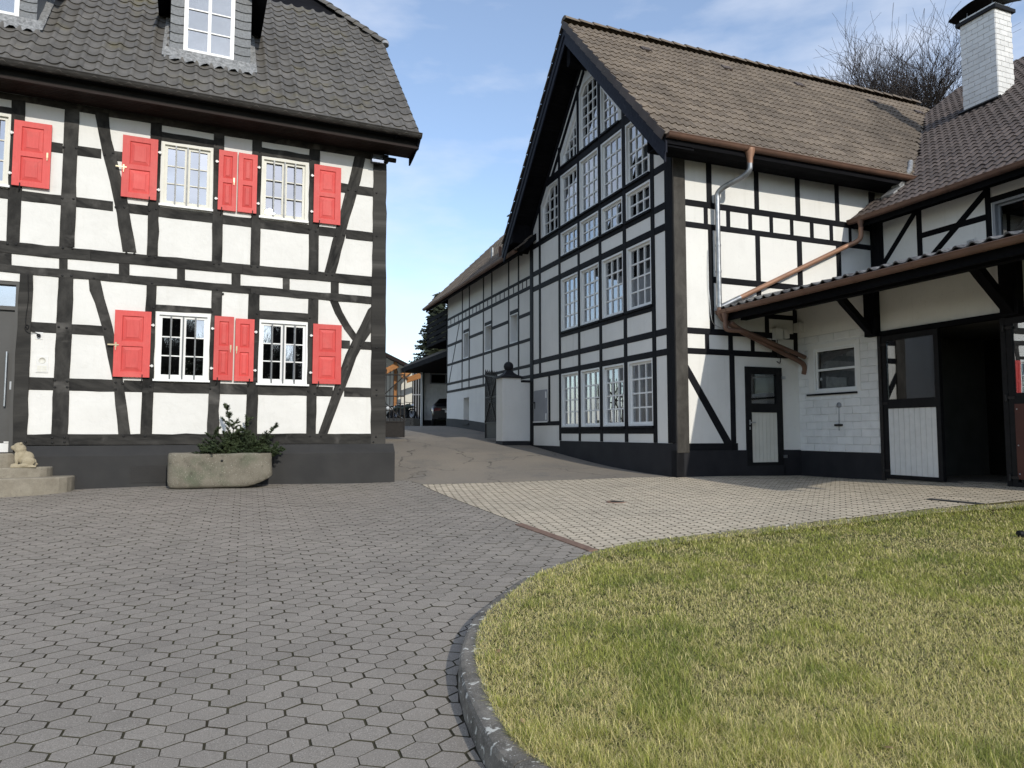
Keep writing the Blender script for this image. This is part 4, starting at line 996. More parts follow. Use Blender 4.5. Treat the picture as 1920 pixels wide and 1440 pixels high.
    m = MB(); m.tube([w.P(hs, zh0, dd + .08), w.P(hs, zh1, dd + .08)], .017, 10)
    for f in (.14, .86): z = zh0 + (zh1 - zh0) * f; m.tube([w.P(hs, z, dd + .01), w.P(hs, z, dd + .075)], .010, 8)
    m.build('bar_handle', 'steel', dr)
    ls, lz = w.m(23, 723, dd); MB().wbox(w, ls - .035, ls + .035, lz - .07, lz + .07, dd + .018, dd + .030).build('lock_plate', 'steel', dr)
    MB().wbox(w, w.m(19, 829, dd)[0] - .09, w.m(19, 829, dd)[0] + .02, w.m(19, 829, dd)[1] - .012, w.m(19, 829, dd)[1] + .012, dd + .019, dd + .024).build('badge_plate', 'white_plastic', dr)
    # door bell panel, camera with its cable
    a, b = w.m(68.5, 668), w.m(90, 699); m = MB(); m.wbox(w, a[0], b[0], b[1], a[1], .0, .018); bp = m.build('bell_panel', 'white_plastic', H)
    cs, cz = (a[0] + b[0]) / 2, a[1] - .07
    mm = MB(); mm.lathe(w.P(cs, cz, .018), [(.055, 0), (.055, .004), (.045, .006), (.045, .003), (0, .003)], 20, HN); mm.build('speaker', 'cream_paint', bp)
    for i in range(2):
        for k in range(3): MB().wbox(w, cs - .07 + i * .075, cs - .005 + i * .075, b[1] + .02 + k * .036, b[1] + .048 + k * .036, .018, .022).build('button', 'cream_paint', bp)
    a, b = w.m(66.5, 622.5), w.m(80.5, 636.5); m = MB(); m.wbox(w, a[0], b[0], b[1], a[1], 0, .012); cp_ = m.build('camera_plate', 'white_plastic', H)
    c = w.P((a[0] + b[0]) / 2, (a[1] + b[1]) / 2, .012); MB().lathe(c, [(.022, 0), (.03, .02), (.03, .055), (.02, .06), (0, .055)], 14, HN).build('lens', 'plastic_black', cp_)
    pts = [w.P(*w.m(75, 629), .03), w.P(*w.m(66, 624), .03), w.P(*w.m(55, 625), .04), w.P(*w.m(48, 618), .045), w.P(*w.m(50, 610), .045), w.P(*w.m(55, 612), .045), w.P(*w.m(51, 618), .045), w.P(*w.m(49, 600), .04), w.P(*w.m(54, 560), .04), w.P(*w.m(53, 515), .04)]
    MB().tube(smooth_path(pts, 5), .006, 5).build('cable', 'plastic_black', cp_)
    # flood light under the eaves
    s, z = w.m(708, 298, .18); fl = MB().wbox(w, s - .14, s + .14, z - .10, z + .11, .13, .21).build('flood_light', 'plastic_black', H)
    MB().wbox(w, s - .125, s + .125, z - .085, z + .095, .209, .216).build('glass', 'glass_bright', fl); MB().wbox(w, s - .11, s + .11, z - .07, z + .08, .2095, .2115).build('reflector', 'steel', fl)
    MB().tube([w.P(s + .06, z + .06, .02), w.P(s + .06, z + .16, .10), w.P(s, z + .12, .17)], .014, 6).build('bracket', 'plastic_black', fl)
    MB().tube([w.P(s + .13, z + .06, .09), w.P(s + .42, z + .06, .09)], .05, 10).build('motion_sensor', 'plastic_black', fl)
    # ---------------- roof
    e, g, ze = .71, .48, 7.70; tp = math.tan(R(48.2)); ey = (-HN * math.cos(R(48.2)) + Z * math.sin(R(48.2))); ex = W3.copy(); nn = ex.cross(ey)
    sL = -13.5; E0 = w.P(sL, ze, e); r_h = 3.40; r_r = 5.4
    def RP(s, r, up=0): return w.P(s, ze, e) - HN * r + Z * (r * tp) + nn * up
    m = MB(); q = r_r - r_h
    vs = [RP(sL, 0), RP(g, 0), RP(g, r_h), RP(g - q, r_r), RP(sL, r_r)]; lo = [p - nn * .10 for p in vs]
    m.add(vs + lo, [(0, 1, 2, 3, 4), (9, 8, 7, 6, 5)] + [(i, 5 + i, 5 + (i + 1) % 5, (i + 1) % 5) for i in range(5)])
    bk = lambda s, r: w.P(s, ze, e) - HN * (2 * r_r - r) + Z * (r * tp)
    m.add([RP(sL, r_r), RP(g - q, r_r), bk(g, r_h), bk(g, 0), bk(sL, 0)], [(0, 1, 2, 3, 4), (4, 3, 2, 1, 0)])
    m.add([RP(g, r_h), bk(g, r_h), RP(g - q, r_r)], [(0, 1, 2)])
    m.add([RP(-.03, -.1), RP(-.03, r_h), bk(-.03, r_h), bk(-.03, -.1)], [(0, 1, 2, 3)])
    roof = m.build('roof', 'timber_black', H, 'dark grey pantile roof, half hipped', uvdir=W3)
    tw, tl = .268, .335; tm = tile_mesh('house_tile', 'tile_house', tw, tl, 's'); ncol = int((g - sL) / tw)
    dormers = []
    def keep(c):
        rel = c - E0; s = rel.dot(W3) + sL; r = -rel.dot(HN)
        if s > g - max(0, r - r_h) + .06 or r > r_r - .05: return False
        for sa, sb, rf in dormers:
            if sa - .02 < s < sb + .02 and r > rf - .02: return False
        return True
    # dormers: vertical fronts clad with slates
    def rp_at(x, y):
        rr = ray(x, y); o = Vector((0, 0, CH)); t = (RP(0, 0, .05) - o).dot(nn) / rr.dot(nn); p = o + rr * t; rel = p - E0
        return rel.dot(W3) + sL, -rel.dot(HN)
    s_a, r_a = rp_at(318, 96); s_b, r_b = rp_at(469, 128); rf = (r_a + r_b) / 2; wd = s_b - s_a
    s2b, r2b = rp_at(66, 52); dsp = [(s_a, s_b, rf), (s2b - wd, s2b, rf)]
    dormers += dsp
    tile_roof(roof, RP(g - ncol * tw + .01, -.06, .0), ex, ey, ncol, 19, tw, tl, tm, keep)
    ridge_caps(roof, RP(g + .02, r_h - .05, .01), RP(g - q, r_r, .01), .15, .36, 'tile_house', 'hip_tile')
    MB().tube([RP(g + .04, r_h - .10, .02), RP(g + .04, r_h - .05, .06)], .10, 12).build('hip_end_cap', 'grey_metal', roof)
    # verge board and its curl under the eave end
    m = MB(); m.add([RP(g - .02, -.05, .0), RP(g - .02, r_h, 0), RP(g - .02, r_h, -.24), RP(g - .02, -.05, -.24), RP(g + .02, -.05, .0), RP(g + .02, r_h, 0), RP(g + .02, r_h, -.24), RP(g + .02, -.05, -.24)], [(0, 1, 2, 3), (7, 6, 5, 4), (0, 4, 5, 1), (3, 2, 6, 7), (0, 3, 7, 4), (1, 5, 6, 2)])
    m.build('verge_board', 'timber_black', roof, uvdir=ey)
    # boxed eaves of narrow boards
    nb = 9; zs = 7.47
    for i in range(nb):
        d0 = .01 + (e - .07) * i / nb; d1 = .01 + (e - .07) * (i + 1) / nb - .008
        MB().wbox(w, sL, g - .03, zs, zs + .02, d0, d1).build('eaves_board', 'soffit_brown', roof, uvdir=W3)
    MB().wbox(w, sL, g - .03, zs + .02, zs + .03, .0, e - .07).build('eaves_backing', 'interior', roof)
    MB().wbox(w, sL, g - .025, zs - .03, zs + .012, e - .075, e - .035).build('fascia', 'soffit_brown', roof, uvdir=W3)
    MB().wbox(w, sL, g - .03, zs + .012, ze - .03, e - .16, e - .13).build('eaves_backing', 'interior', roof)  # near-black strip puts the shaded gap behind the gutter into colour
    m = MB(); m.add([w.P(g - .03, z, d) for d, z in ((.0, zs - .16), (.25, zs - .10), (.5, zs - .02), (e - .05, zs - .03), (e - .05, ze - .02), (.0, ze + e * tp - .2))] + [w.P(g + .0, z, d) for d, z in ((.0, zs - .16), (.25, zs - .10), (.5, zs - .02), (e - .05, zs - .03), (e - .05, ze - .02), (.0, ze + e * tp - .2))],
              [(0, 1, 2, 3, 4, 5), (11, 10, 9, 8, 7, 6)] + [(i, 6 + i, 6 + (i + 1) % 6, (i + 1) % 6) for i in range(6)]); m.build('eaves_end_board', 'timber_black', roof, uvdir=Z)
    gutter(roof, w.P(sL, ze + .02, e + .03), w.P(g + .03, ze + .02, e + .03), HN, .085, 'gutter_dark', 1.55)
    # dormers themselves
    for k, (sa, sb, rr) in enumerate(dsp):
        f0 = RP(0, rr).z; dpl = e - rr; top = f0 + 1.75
        D = MB().wbox(w, sa, sb, f0 - .12, top, dpl - 3.2, dpl - .03).build('dormer', 'slate', roof, 'slate hung dormer' if k else 'slate hung dormer with a six pane window')
        if k == 0: a, b = w.m(343.5, 97, dpl), w.m(438, 116, dpl); ws0, ws1, wz0 = a[0], b[0], (a[1] + b[1]) / 2
        else: ws0, ws1, wz0 = sa + .27, sb - .27, f0 + (wz0 - dormer_z)
        dormer_z = f0
        # slates in rounded courses on each side of the window
        for c0, c1 in ((sa, ws0), (ws1, sb)):
            nrow = 9
            for j in range(nrow):
                zb = f0 - .06 + j * .185; n = 6; pts = [(c0 + (c1 - c0) * i / n, zb - .035 * math.sin(math.pi * (.15 + .7 * i / n)) + .02) for i in range(n + 1)] + [(c1, zb + .22), (c0, zb + .22)]
                vs = [w.P(s, z, dpl + (.014 if z < zb + .1 else -.012)) for s, z in pts]; bk_ = [w.P(s, z, dpl - .03) for s, z in pts]; N_ = len(pts)
                MB_ = MB(); MB_.add(vs + bk_, [tuple(range(N_))] + [(i, N_ + i, N_ + (i + 1) % N_, (i + 1) % N_) for i in range(N_)]); MB_.build('slate', 'slate', D)
        MB().wbox(w, ws0 - .03, ws1 + .03, wz0 - .11, wz0 - .005, dpl - .03, dpl + .05).build('sill', 'slate', D)
        p = rect(ws0, ws1, wz0, wz0 + 1.42); p1 = inset(p, .075); m = MB()
        for a_, b_ in ((0, 1), (1, 2), (2, 3), (3, 0)):
            vs = [w.P(*p[a_], dpl + .03), w.P(*p[b_], dpl + .03), w.P(*p1[b_], dpl + .03), w.P(*p1[a_], dpl + .03), w.P(*p1[a_], dpl - .03), w.P(*p1[b_], dpl - .03), w.P(*p[a_], dpl - .03), w.P(*p[b_], dpl - .03)]
            m.add(vs, [(0, 1, 2, 3), (3, 2, 5, 4), (6, 7, 1, 0)])
        mid = (ws0 + ws1) / 2; m.wbox(w, mid - .03, mid + .03, wz0 + .07, wz0 + 1.35, dpl - .02, dpl + .018)
        for j in (1, 2): z = wz0 + .075 + 1.27 * j / 3; m.wbox(w, ws0 + .07, ws1 - .07, z - .013, z + .013, dpl - .019, dpl + .012)
        m.build('window_frame', 'white_paint', D)
        for i in range(2):
            for j in range(3):
                sa_ = ws0 + .06 if i == 0 else mid; sb_ = mid if i == 0 else ws1 - .06; za = wz0 + .07 + 1.27 * j / 3
                MB().wbox(w, sa_, sb_, za, za + 1.27 / 3, dpl - .012, dpl - .008).build('pane', 'glass', D)
        MB().wbox(w, ws0 + .06, ws1 - .06, wz0 + .06, wz0 + 1.36, dpl - .028, dpl - .022).build('sky_sheen', 'curtain_sheen', D)  # pale sheet standing in for sky reflected in the panes
        # lead flashing dressed over the tiles
        m = MB(); nn_ = 26; vs = []
        for i in range(nn_ + 1):
            s = sa - .09 + (sb - sa + .18) * i / nn_; wv = .028 * math.sin(2 * math.pi * s / tw)
            vs += [RP(s, rr + .06, .13), RP(s, rr - .05, .082 + wv * .6), RP(s, rr - .19 + .03 * math.sin(i * 1.7), .064 + wv)]
        m.add(vs, [(i * 3 + j, (i + 1) * 3 + j, (i + 1) * 3 + j + 1, i * 3 + j + 1) for i in range(nn_) for j in range(2)], True); m.f = [f[::-1] for f in m.f]
        for sc0, sc1 in ((sa - .13, sa + .01), (sb - .01, sb + .13)):
            vs = []
            for i in range(12): r_ = rr - .12 + i * .12; vs += [RP(sc0, r_, .065 + .012 * math.sin(i * 1.9)), RP(sc1, r_, .075 + .012 * math.sin(i * 2.3))]
            m.add(vs, [(i * 2, i * 2 + 1, i * 2 + 3, i * 2 + 2) for i in range(11)], True)
        m.build('lead_flashing', 'lead', D)
        # little pitched roof, dark eaves boards to either side
        zr = top - .30; m = MB(); mid = (sa + sb) / 2; ov = .28
        for sg, so in ((-1, sa - ov), (1, sb + ov)):
            prt = [(so, zr - .02), (so, zr + .06), (mid, top + .62), (mid, top + .48)]
            m.prism(w, prt, dpl - 3.2, dpl + .32)
        m.build('dormer_roof', 'timber_black', D, uvdir=HN)
    return H, dx0, dx1, dz0
HOUSE, dx0, dx1, dz0 = house()

# ------------------------------------------------------------------ the barn with the tall gable
RZ, RT, RS = 11.80, 1.069, 3.67                      # ridge height, roof slope, ridge position along the gable
def roofz(s): return RZ - RT * abs(s - RS)
def barn():
    B = thing('half_timbered_barn', 'tall black and white half-timbered barn with a gable full of windows', 'barn', BA + Z * .5)
    w = GAB; T = []
    def tb(name, poly, proud=.016, mat='timber_barn', gd=None): T.append((name, poly if area(poly) > 0 else poly[::-1], proud + random.uniform(-.001, .001), mat, gd))
    vp = lambda a, b, z0, z1, pr=.018: tb('timber_post', rect(a, b, z0, z1), pr, 'timber_barn', (0, 1))
    hr = lambda a, b, z0, z1, pr=.014: tb('timber_rail', rect(a, b, z0, z1), pr, 'timber_barn', (1, 0))
    # posts
    vp(0, .27, 1.25, 7.42, .024); vp(7.13, 7.36, 1.1, 7.42, .022)
    posts = [(.67, .81), (1.83, 1.97), (2.98, 3.11), (4.12, 4.235), (5.26, 5.38)]
    tops = [8.45, 9.9, 10.6, 10.6, 9.6]
    for (a, b), t in zip(posts, tops): vp(a, b, 1.25, min(t, roofz((a + b) / 2) - .75))
    vp(6.58, 6.71, 3.03, 8.1); vp(5.955, 6.08, 1.72, 3.08, .015)
    # rails
    for z0, z1 in ((3.03, 3.165), (3.445, 3.585), (6.05, 6.20), (6.87, 7.03)): hr(.27, 7.13, z0, z1, .014)
    hr(.81, 5.26, 1.435, 1.60); hr(5.38, 7.13, 1.66, 1.775); hr(.81, 6.58, 4.01, 4.155, .013) if False else hr(.81, 5.26, 4.01, 4.155); hr(.27, 7.13, 5.60, 5.755)
    hr(1.19, 6.15, 8.455, 8.68)
    # rafters against the gable: dark, white strip, dark
    for sg in (1, -1):
        f = lambda s, o: (s, roofz(s) - o); S = lambda k: RS + sg * k
        tb('rafter', [f(S(0.0), .42), f(S(3.8), .42), f(S(3.8), .66), f(S(0.0), .66)], .020)
        tb('rafter', [f(S(.12), .80), f(S(2.28), .80), f(S(2.02), 1.02), f(S(.12), 1.02)], .017)
        tb('rafter_foot', [f(S(3.0), .66), f(S(3.72), .66), (S(3.72), 7.2), (S(3.45), 7.2)], .009) if sg < 0 else None
    # windows
    cols = {'d': (.81, 1.83), 'c': (1.97, 2.98), 'b': (3.11, 4.12), 'a': (4.235, 5.26)}
    W = []
    for k in 'dcba':
        a, b = cols[k]
        W.append((k, 'low', rect(a + .004, b - .004, 1.60, 3.03), 3, 4)); W.append((k, 'mid', rect(a + .004, b - .004, 4.155, 5.60), 3, 4)); W.append((k, 'small', rect(a + .004, b - .004, 6.20, 6.87), 3, 2))
    for k in 'cba': a, b = cols[k]; W.append((k, 'tall', rect(a + .004, b - .004, 7.03, 8.455), 3, 4))
    W.append(('e', 'tall', [(5.384, 7.03), (6.50, 7.03), (6.50, 7.95), (6.02, 8.455), (5.384, 8.455)], 3, 4))
    W.append(('d', 'tall', [(.86, 7.03), (1.826, 7.03), (1.826, 8.455), (1.32, 8.455), (.86, 7.95)], 3, 4))
    W.append(('b', 'top', [(3.114, 8.68), (4.116, 8.68), (4.116, 10.20), (3.90, 10.45), (3.33, 10.45), (3.114, 10.20)], 3, 6))
    W.append(('a', 'top', [(4.239, 8.68), (5.16, 8.68), (5.16, 9.0), (4.239, 10.0)], 3, 4))
    W.append(('c', 'top', [(2.10, 8.68), (2.976, 8.68), (2.976, 10.0), (2.10, 9.0)], 3, 4))
    outline = [(0, 1.1), (7.36, 1.1), (7.36, 7.8), (RS, RZ - .44), (0, 7.8)]
    outline = [(0, 1.245), (5.32, 1.245), (5.32, 1.10), (7.36, 1.10), (7.36, roofz(7.36) - .44), (RS, RZ - .44), (0, roofz(0) - .44)]
    facade(w, outline, T, [x[2] for x in W], 'plaster_barn', B, .12, .010, .002)
    nth = {'d': 'nearest the corner', 'c': 'second from the corner', 'b': 'in the middle', 'a': 'fourth from the corner', 'e': 'farthest left'}
    rowname = {'low': 'ground floor window', 'mid': 'first floor window', 'small': 'short six pane window', 'tall': 'tall attic window', 'top': 'window under the ridge'}
    for k, rw, p, nc, nr in W:
        cur = None
        if rw in ('mid', 'tall', 'small') and k in 'dcb': cur = [(.02, .98)] if rw != 'small' else [(.03, .97)]
        elif rw == 'low' and k in 'db': cur = [(.0, .22), (.70, 1.0)]
        elif rw == 'mid' and k == 'a': cur = [(.45, .95)]
        fr = window(w, p, nc, nr, B, .045, .05, .034, .07, 'glass', 'white_paint', ('timber_barn', .05, .045), 'window', rowname[rw] + ' ' + nth[k], .004, lambda i, j: (random.gauss(0, .008), random.gauss(0, .008)), cur)
    # black plinth following the rising ground
    def plinth(wl, s0, s1, z1a, z1b, d, parent, n=10):
        m = MB(); vs = []
        for i in range(n + 1):
            s = s0 + (s1 - s0) * i / n; q = wl.P(s, 0, d); zb = G(q.x, q.y) - .15; zt = z1a + (z1b - z1a) * i / n; vs += [wl.P(s, zb, d), wl.P(s, zt, d), wl.P(s, zt, -.15), wl.P(s, zb, -.15)]
        m.add(vs, [(i * 4 + j, (i + 1) * 4 + j, (i + 1) * 4 + (j + 1) % 4, i * 4 + (j + 1) % 4) for i in range(n) for j in range(4)] + [(0, 1, 2, 3), tuple(n * 4 + x for x in (3, 2, 1, 0))])
        if not wl.flip: m.f = [f[::-1] for f in m.f]
        m.build('plinth', 'plinth_barn', parent)
    plinth(GAB, -.03, 5.32, 1.245, 1.245, .03, B); plinth(GAB, 5.32, 7.36, 1.10, 1.10, .03, B)
    # steel hatch in the gable
    a, b, z0, z1 = 6.16, 7.04, 1.79, 2.66; m = MB(); m.wbox(w, a, b, z0, z1, .0, .035); h = m.build('meter_hatch', 'grey_metal', B, 'grey steel hatch in the gable')
    MB().wbox(w, a - .03, b + .03, z0 - .04, z0 - .005, .0, .05).build('sill', 'white_paint', h)
    for z in (z0 + .12, z1 - .14): MB().wbox(w, a - .015, a + .045, z - .09, z + .09, .034, .05).build('hinge', 'white_paint', h)
    m = MB(); m.wbox(w, b - .10, b - .07, z0 + .36, z0 + .56, .035, .05); m.wbox(w, b - .10, b + .06, z0 + .52, z0 + .55, .05, .075); m.build('handle', 'plastic_black', h)
    MB().wbox(w, a + .0, b + .0, z1 + .004, z1 + .012, .0, .02).build('frame', 'grey_metal', h)
    # ---------------- long side
    w = SIDE; T = []
    tb('corner_post', rect(-.012, .27, 1.06, 7.4), .045, 'timber_grey', (0, 1))
    for a, b in ((.82, .95), (2.05, 2.17), (3.17, 3.30), (4.31, 4.43)): vp(a, b, 6.18, 7.35)
    for a, b in ((.74, .845), (1.305, 1.41), (1.876, 1.98), (2.44, 2.54), (3.0, 3.1), (3.56, 3.67), (4.124, 4.23), (4.69, 4.78)): vp(a, b, 5.72, 6.11, .010)
    for a, b in ((2.05, 2.17), (3.177, 3.315), (4.30, 4.435)): vp(a, b, 3.9, 5.66)
    vp(.84, .955, 3.55, 5.66, .015)
    hr(.27, 5.45, 6.08, 6.21); hr(.27, 5.45, 5.63, 5.75); hr(.955, 3.25, 4.53, 4.66); hr(.27, 3.12, 3.45, 3.575); hr(.27, 3.12, 3.04, 3.16); hr(.27, 1.48, 1.10, 1.245)
    for a, b in ((.713, .817), (1.29, 1.41), (1.865, 1.968), (2.42, 2.53)): vp(a, b, 3.13, 3.48, .010)
    vp(1.31, 1.436, 1.1, 3.07); vp(3.01, 3.12, 3.04, 4.1); vp(2.25, 2.355, 3.55, 4.1)
    tb('timber_brace', [(.26, 2.60), (.26, 2.87), (1.342, 1.245), (1.132, 1.245)], .012); hr(2.25, 3.12, 3.87, 3.97, .012)
    vp(5.34, 5.52, 5.0, 7.0, .02)
    outline = [(0, 1.10), (1.48, 1.10), (1.48, 1.095), (3.12, 1.095), (3.12, 3.9), (5.5, 4.9), (5.5, 7.35), (0, 7.35)]
    door = rect(1.69, 2.645, .78, 2.83); dh = rect(1.69, 2.645, 1.0949, 2.83)
    facade(w, outline, T, [dh], 'plaster_barn', B, .12, .010, .002)
    plinth(SIDE, -.03, 1.69, 1.105, 1.10, .03, B); plinth(SIDE, 2.645, 3.13, 1.10, 1.09, .028, B, 4)
    MB().wbox(w, 1.6, 2.7, -.1, .785, -.15, .028).build('plinth', 'plinth_barn', B)
    # stable door set in the side: glazed top, boarded bottom
    m = MB(); 
    for a, b, z0, z1 in ((1.69, 1.83, .78, 2.83), (2.505, 2.645, .78, 2.83), (1.83, 2.505, 2.685, 2.83), (1.83, 2.505, 1.88, 2.065), (1.83, 2.505, .78, .845)): m.wbox(w, a, b, z0, z1, -.08, .032)
    dr = m.build('stable_door', 'plastic_black', B, 'black framed half glazed door with white boards')
    for i in range(7):
        a = 1.83 + (2.505 - 1.83) * i / 7; MB().wbox(w, a + .003, a + .0964 - .003, .845, 1.88, -.05, .012).build('board', 'cream_paint', dr)
    MB().wbox(w, 1.83, 2.505, 2.065, 2.685, -.02, -.012).build('pane', 'glass_dark', dr); MB().wbox(w, 1.7, 2.63, .8, 2.8, -.5, -.48).build('dark_backing', 'interior', dr)  # near-black plate painted for the unlit inside behind the pane
    m = MB(); m.wbox(w, 1.755, 1.785, 1.62, 1.72, .03, .045); m.wbox(w, 1.755, 1.90, 1.655, 1.68, .05, .07); m.wbox(w, 1.758, 1.782, 1.52, 1.58, .03, .045); m.build('handle', 'steel', dr)
    for z in (.96, 2.62): MB().wbox(w, 2.63, 2.72, z - .03, z + .03, .02, .055).build('hinge', 'steel', dr)
    # core
    m = MB(); o = BA + U3 * .62 + V3 * .62
    m.box(BA + U3 * 6.8 + V3 * 3.67 + Z * 3.8, U3, V3, Z, 6.2, 3.05, 3.9); m.build('core_wall', 'interior', B)
    m = MB(); m.wbox(SIDE, 5.5, 12.9, .3, 7.3, -.3, -.02); m.box(BA + U3 * 6.4 + V3 * 7.3 + Z * 4, U3, V3, Z, 6.3, .05, 3.7); m.build('wall', 'plaster_barn', B)
    # ---------------- roof
    eo, go = .70, .64; Lb = 13.2; sl = math.hypot(1, RT); ey = (V3 + Z * RT).normalized(); ex = U3.copy(); nn = ex.cross(ey)
    def RP(u, r, up=0): return BA + U3 * u + V3 * (-eo + r) + Z * (RZ - RT * (RS + eo) + RT * r) + nn * up          # near slope
    def RQ(u, r, up=0): return BA + U3 * u + V3 * (2 * RS + eo - r) + Z * (RZ - RT * (RS + eo) + RT * r) + (Vector((0, 0, 2 * nn.z)) - nn + V3 * 0) * up * 0
    rr = RS + eo; m = MB()
    for F in (RP, RQ):
        a = [F(-go, 0), F(Lb, 0), F(Lb, rr), F(-go, rr)]; b = [p - Z * .16 for p in a]; fs = [(0, 1, 2, 3), (7, 6, 5, 4), (0, 4, 5, 1), (1, 5, 6, 2), (2, 6, 7, 3), (3, 7, 4, 0)]
        m.add(a + b, fs if F is RP else [f[::-1] for f in fs])
    roof = m.build('roof', 'timber_black', B, 'mottled brown tiled saddle roof', uvdir=U3)
    tw, tl = .345, .335; tm = tile_mesh('barn_tile', 'tile_barn', tw, tl, 'double')
    def keep(c):
        u = (c - BA).dot(U3); v = (c - BA).dot(V3)
        return v < RS - .05 and c.z > stable_plane(u) - .10
    tile_roof(roof, RP(-go - .03, -.04, .0), ex, ey, int((Lb + go) / tw), int(rr * sl / tl) + 1, tw, tl, tm, keep)
    # three vent tiles
    for u in (1.35, 3.85, 6.35, 9.1, 11.0):
        p = RP(u, rr - .62, .05); mm = MB(); mm.box(p, ex, ey, nn, .13, .12, .018); mm.box(p - ey * .10 + nn * .012, ex, ey, nn, .10, .03, .02); mm.build('vent_tile', 'tile_stable', roof)
    ridge_caps(roof, RP(-go - .02, rr, .03), RP(12.0, rr, .03), .135, .40, 'tile_barn')
    # far slope: its tile edge shows along the verge
    m = MB(); n = 18
    for i in range(n):
        r0 = rr * i / n; r1 = rr * (i + 1) / n + .02; a = RQ(-go - .03, r0) + Z * .085; b = RQ(-go - .03, r1) + Z * .04; m.add([a, b, b + U3 * 6, a + U3 * 6, a - Z * .05, b - Z * .05], [(0, 1, 2, 3), (0, 4, 5, 1)])
    m.build('far_slope_tiles', 'tile_barn', roof, None, 'stuff')
    # verge tiles of the near slope, barge boards, purlin ends
    n = 17
    for i in range(n):
        r0 = rr * i / n; r1 = rr * (i + 1) / n; a, b = RP(-go - .035, r0, .07), RP(-go - .035, r1, .03)
        mm = MB(); mm.add([a, b, b - nn * .15, a - nn * .17, a + U3 * .02, b + U3 * .02, b - nn * .15 + U3 * .02, a - nn * .17 + U3 * .02], [(0, 1, 2, 3), (7, 6, 5, 4), (0, 4, 5, 1), (3, 2, 6, 7), (0, 3, 7, 4), (1, 5, 6, 2)]); mm.build('verge_tile', 'tile_stable', roof)
    for F, nm in ((RP, 1), (RQ, -1)):
        for k, (o0, o1, th) in enumerate(((.10, .33, .0), (.33, .56, .018))):
            m = MB(); P_ = [F(-go, -.02 if k == 0 else .05), F(-go, rr), F(-go, rr), F(-go, -.02 if k == 0 else .05)]; off = [o0, o0, o1, o1]
            vs = [p - Z * q for p, q in zip(P_, off)]; vs2 = [p + U3 * (.035 + th) for p in vs]; vs = [p + U3 * th for p in vs]; m.add(vs + vs2, [(0, 1, 2, 3), (7, 6, 5, 4), (0, 4, 5, 1), (3, 2, 6, 7), (0, 3, 7, 4), (1, 5, 6, 2)])
            m.build('barge_board', 'board_navy', roof, uvdir=(F(-go, rr) - F(-go, 0)))
    # boarded underside of the overhang
    nb = 20
    for F in (RP, RQ):
        for i in range(nb):
            r0, r1 = rr * i / nb, rr * (i + 1) / nb - .012; a = [F(-go + .04, r0), F(-go + .04, r1), F(.02, r1), F(.02, r0)]; m = MB(); a = [p - Z * .20 for p in a]; m.add(a + [p - Z * .02 for p in a], [(0, 1, 2, 3), (7, 6, 5, 4), (0, 4, 5, 1), (1, 5, 6, 2), (2, 6, 7, 3), (3, 7, 4, 0)]); m.build('underside_board', 'timber_black', roof, uvdir=U3)
    for s, zz in ((RS, RZ - .85),):
        m = MB()
        if s == RS: m.prism(GAB, [(s - .09, zz - .22), (s, zz - .30), (s + .09, zz - .22), (s + .09, zz + .3), (s, zz + .42), (s - .09, zz + .3)], -.1, .52)
        else: m.prism(GAB, rect(s - .08, s + .08, zz - .12, zz + .1), -.1, .55)
        m.build('purlin', 'timber_black', roof, uvdir=U3)
    # box of the left eave end
    m = MB(); m.prism(GAB, [(7.3, 7.08), (8.0, 7.0), (8.02, 7.1), (7.36, 7.75)], .0, .60); m.build('eave_box', 'timber_black', roof, uvdir=V3)
    # boarded eave on the long side + gutter
    zE = RZ - RT * (RS + eo)
    for i in range(5):
        d0 = .02 + i * .12; m = MB(); m.wbox(SIDE, -go + .05, 6.7, 7.02 - i * .005, 7.04 - i * .005, d0, d0 + .11); m.build('eaves_board', 'timber_black', roof, uvdir=U3)
    MB().wbox(SIDE, -go + .02, 6.7, 7.0, zE - .02, eo - .09, eo - .05).build('fascia', 'timber_black', roof, uvdir=U3)
    MB().wbox(SIDE, -go + .05, 6.7, 7.05, 7.5, .0, .02).build('wall_plate', 'timber_black', roof, uvdir=U3)
    gutter(roof, SIDE.P(-go + .02, zE + .02, eo + .04), SIDE.P(6.35, zE + .02, eo + .04), -V3, .085, 'copper', .82)
    # rain pipe: copper outlet, galvanised swan neck and drop, copper foot that runs off under the canopy
    u0 = 1.33; top = SIDE.P(u0, zE - .05, eo + .04); pp = B
    MB().lathe(SIDE.P(u0, zE - .30, eo + .04), [(.055, 0), (.06, .12), (.10, .24), (.105, .30)], 14).build('pipe_hopper', 'copper_bright', pp)
    MB().tube(bend_path([SIDE.P(u0, zE - .24, eo + .04), SIDE.P(u0, zE - .48, eo + .03), SIDE.P(.98, 6.42, .14), SIDE.P(.98, 6.15, .14)], .22, 7), .056, 14).build('downpipe', 'zinc', pp)
    MB().tube([SIDE.P(.98, 6.24, .14), SIDE.P(.98, 3.98, .14)], .052, 14).build('downpipe', 'zinc', pp)
    for z in (6.22, 5.28, 4.74, 4.02): MB().tube([SIDE.P(.98, z - .02, .14), SIDE.P(.98, z + .02, .14)], .060, 14).build('pipe_clip', 'zinc', pp)
    MB().tube(bend_path([SIDE.P(.98, 4.02, .14), SIDE.P(.98, 3.80, .14), SIDE.P(1.42, 3.52, .24), SIDE.P(3.02, 2.93, .24), SIDE.P(3.10, 2.83, .22), SIDE.P(3.10, 2.70, .18)], .14, 6), .053, 12).build('downpipe', 'copper', pp)
    MB().tube(bend_path([SIDE.P(1.10, 3.66, .34), SIDE.P(1.30, 3.55, .34), SIDE.P(3.0, 3.04, .33)], .1, 4), .045, 12).build('downpipe', 'copper', pp)
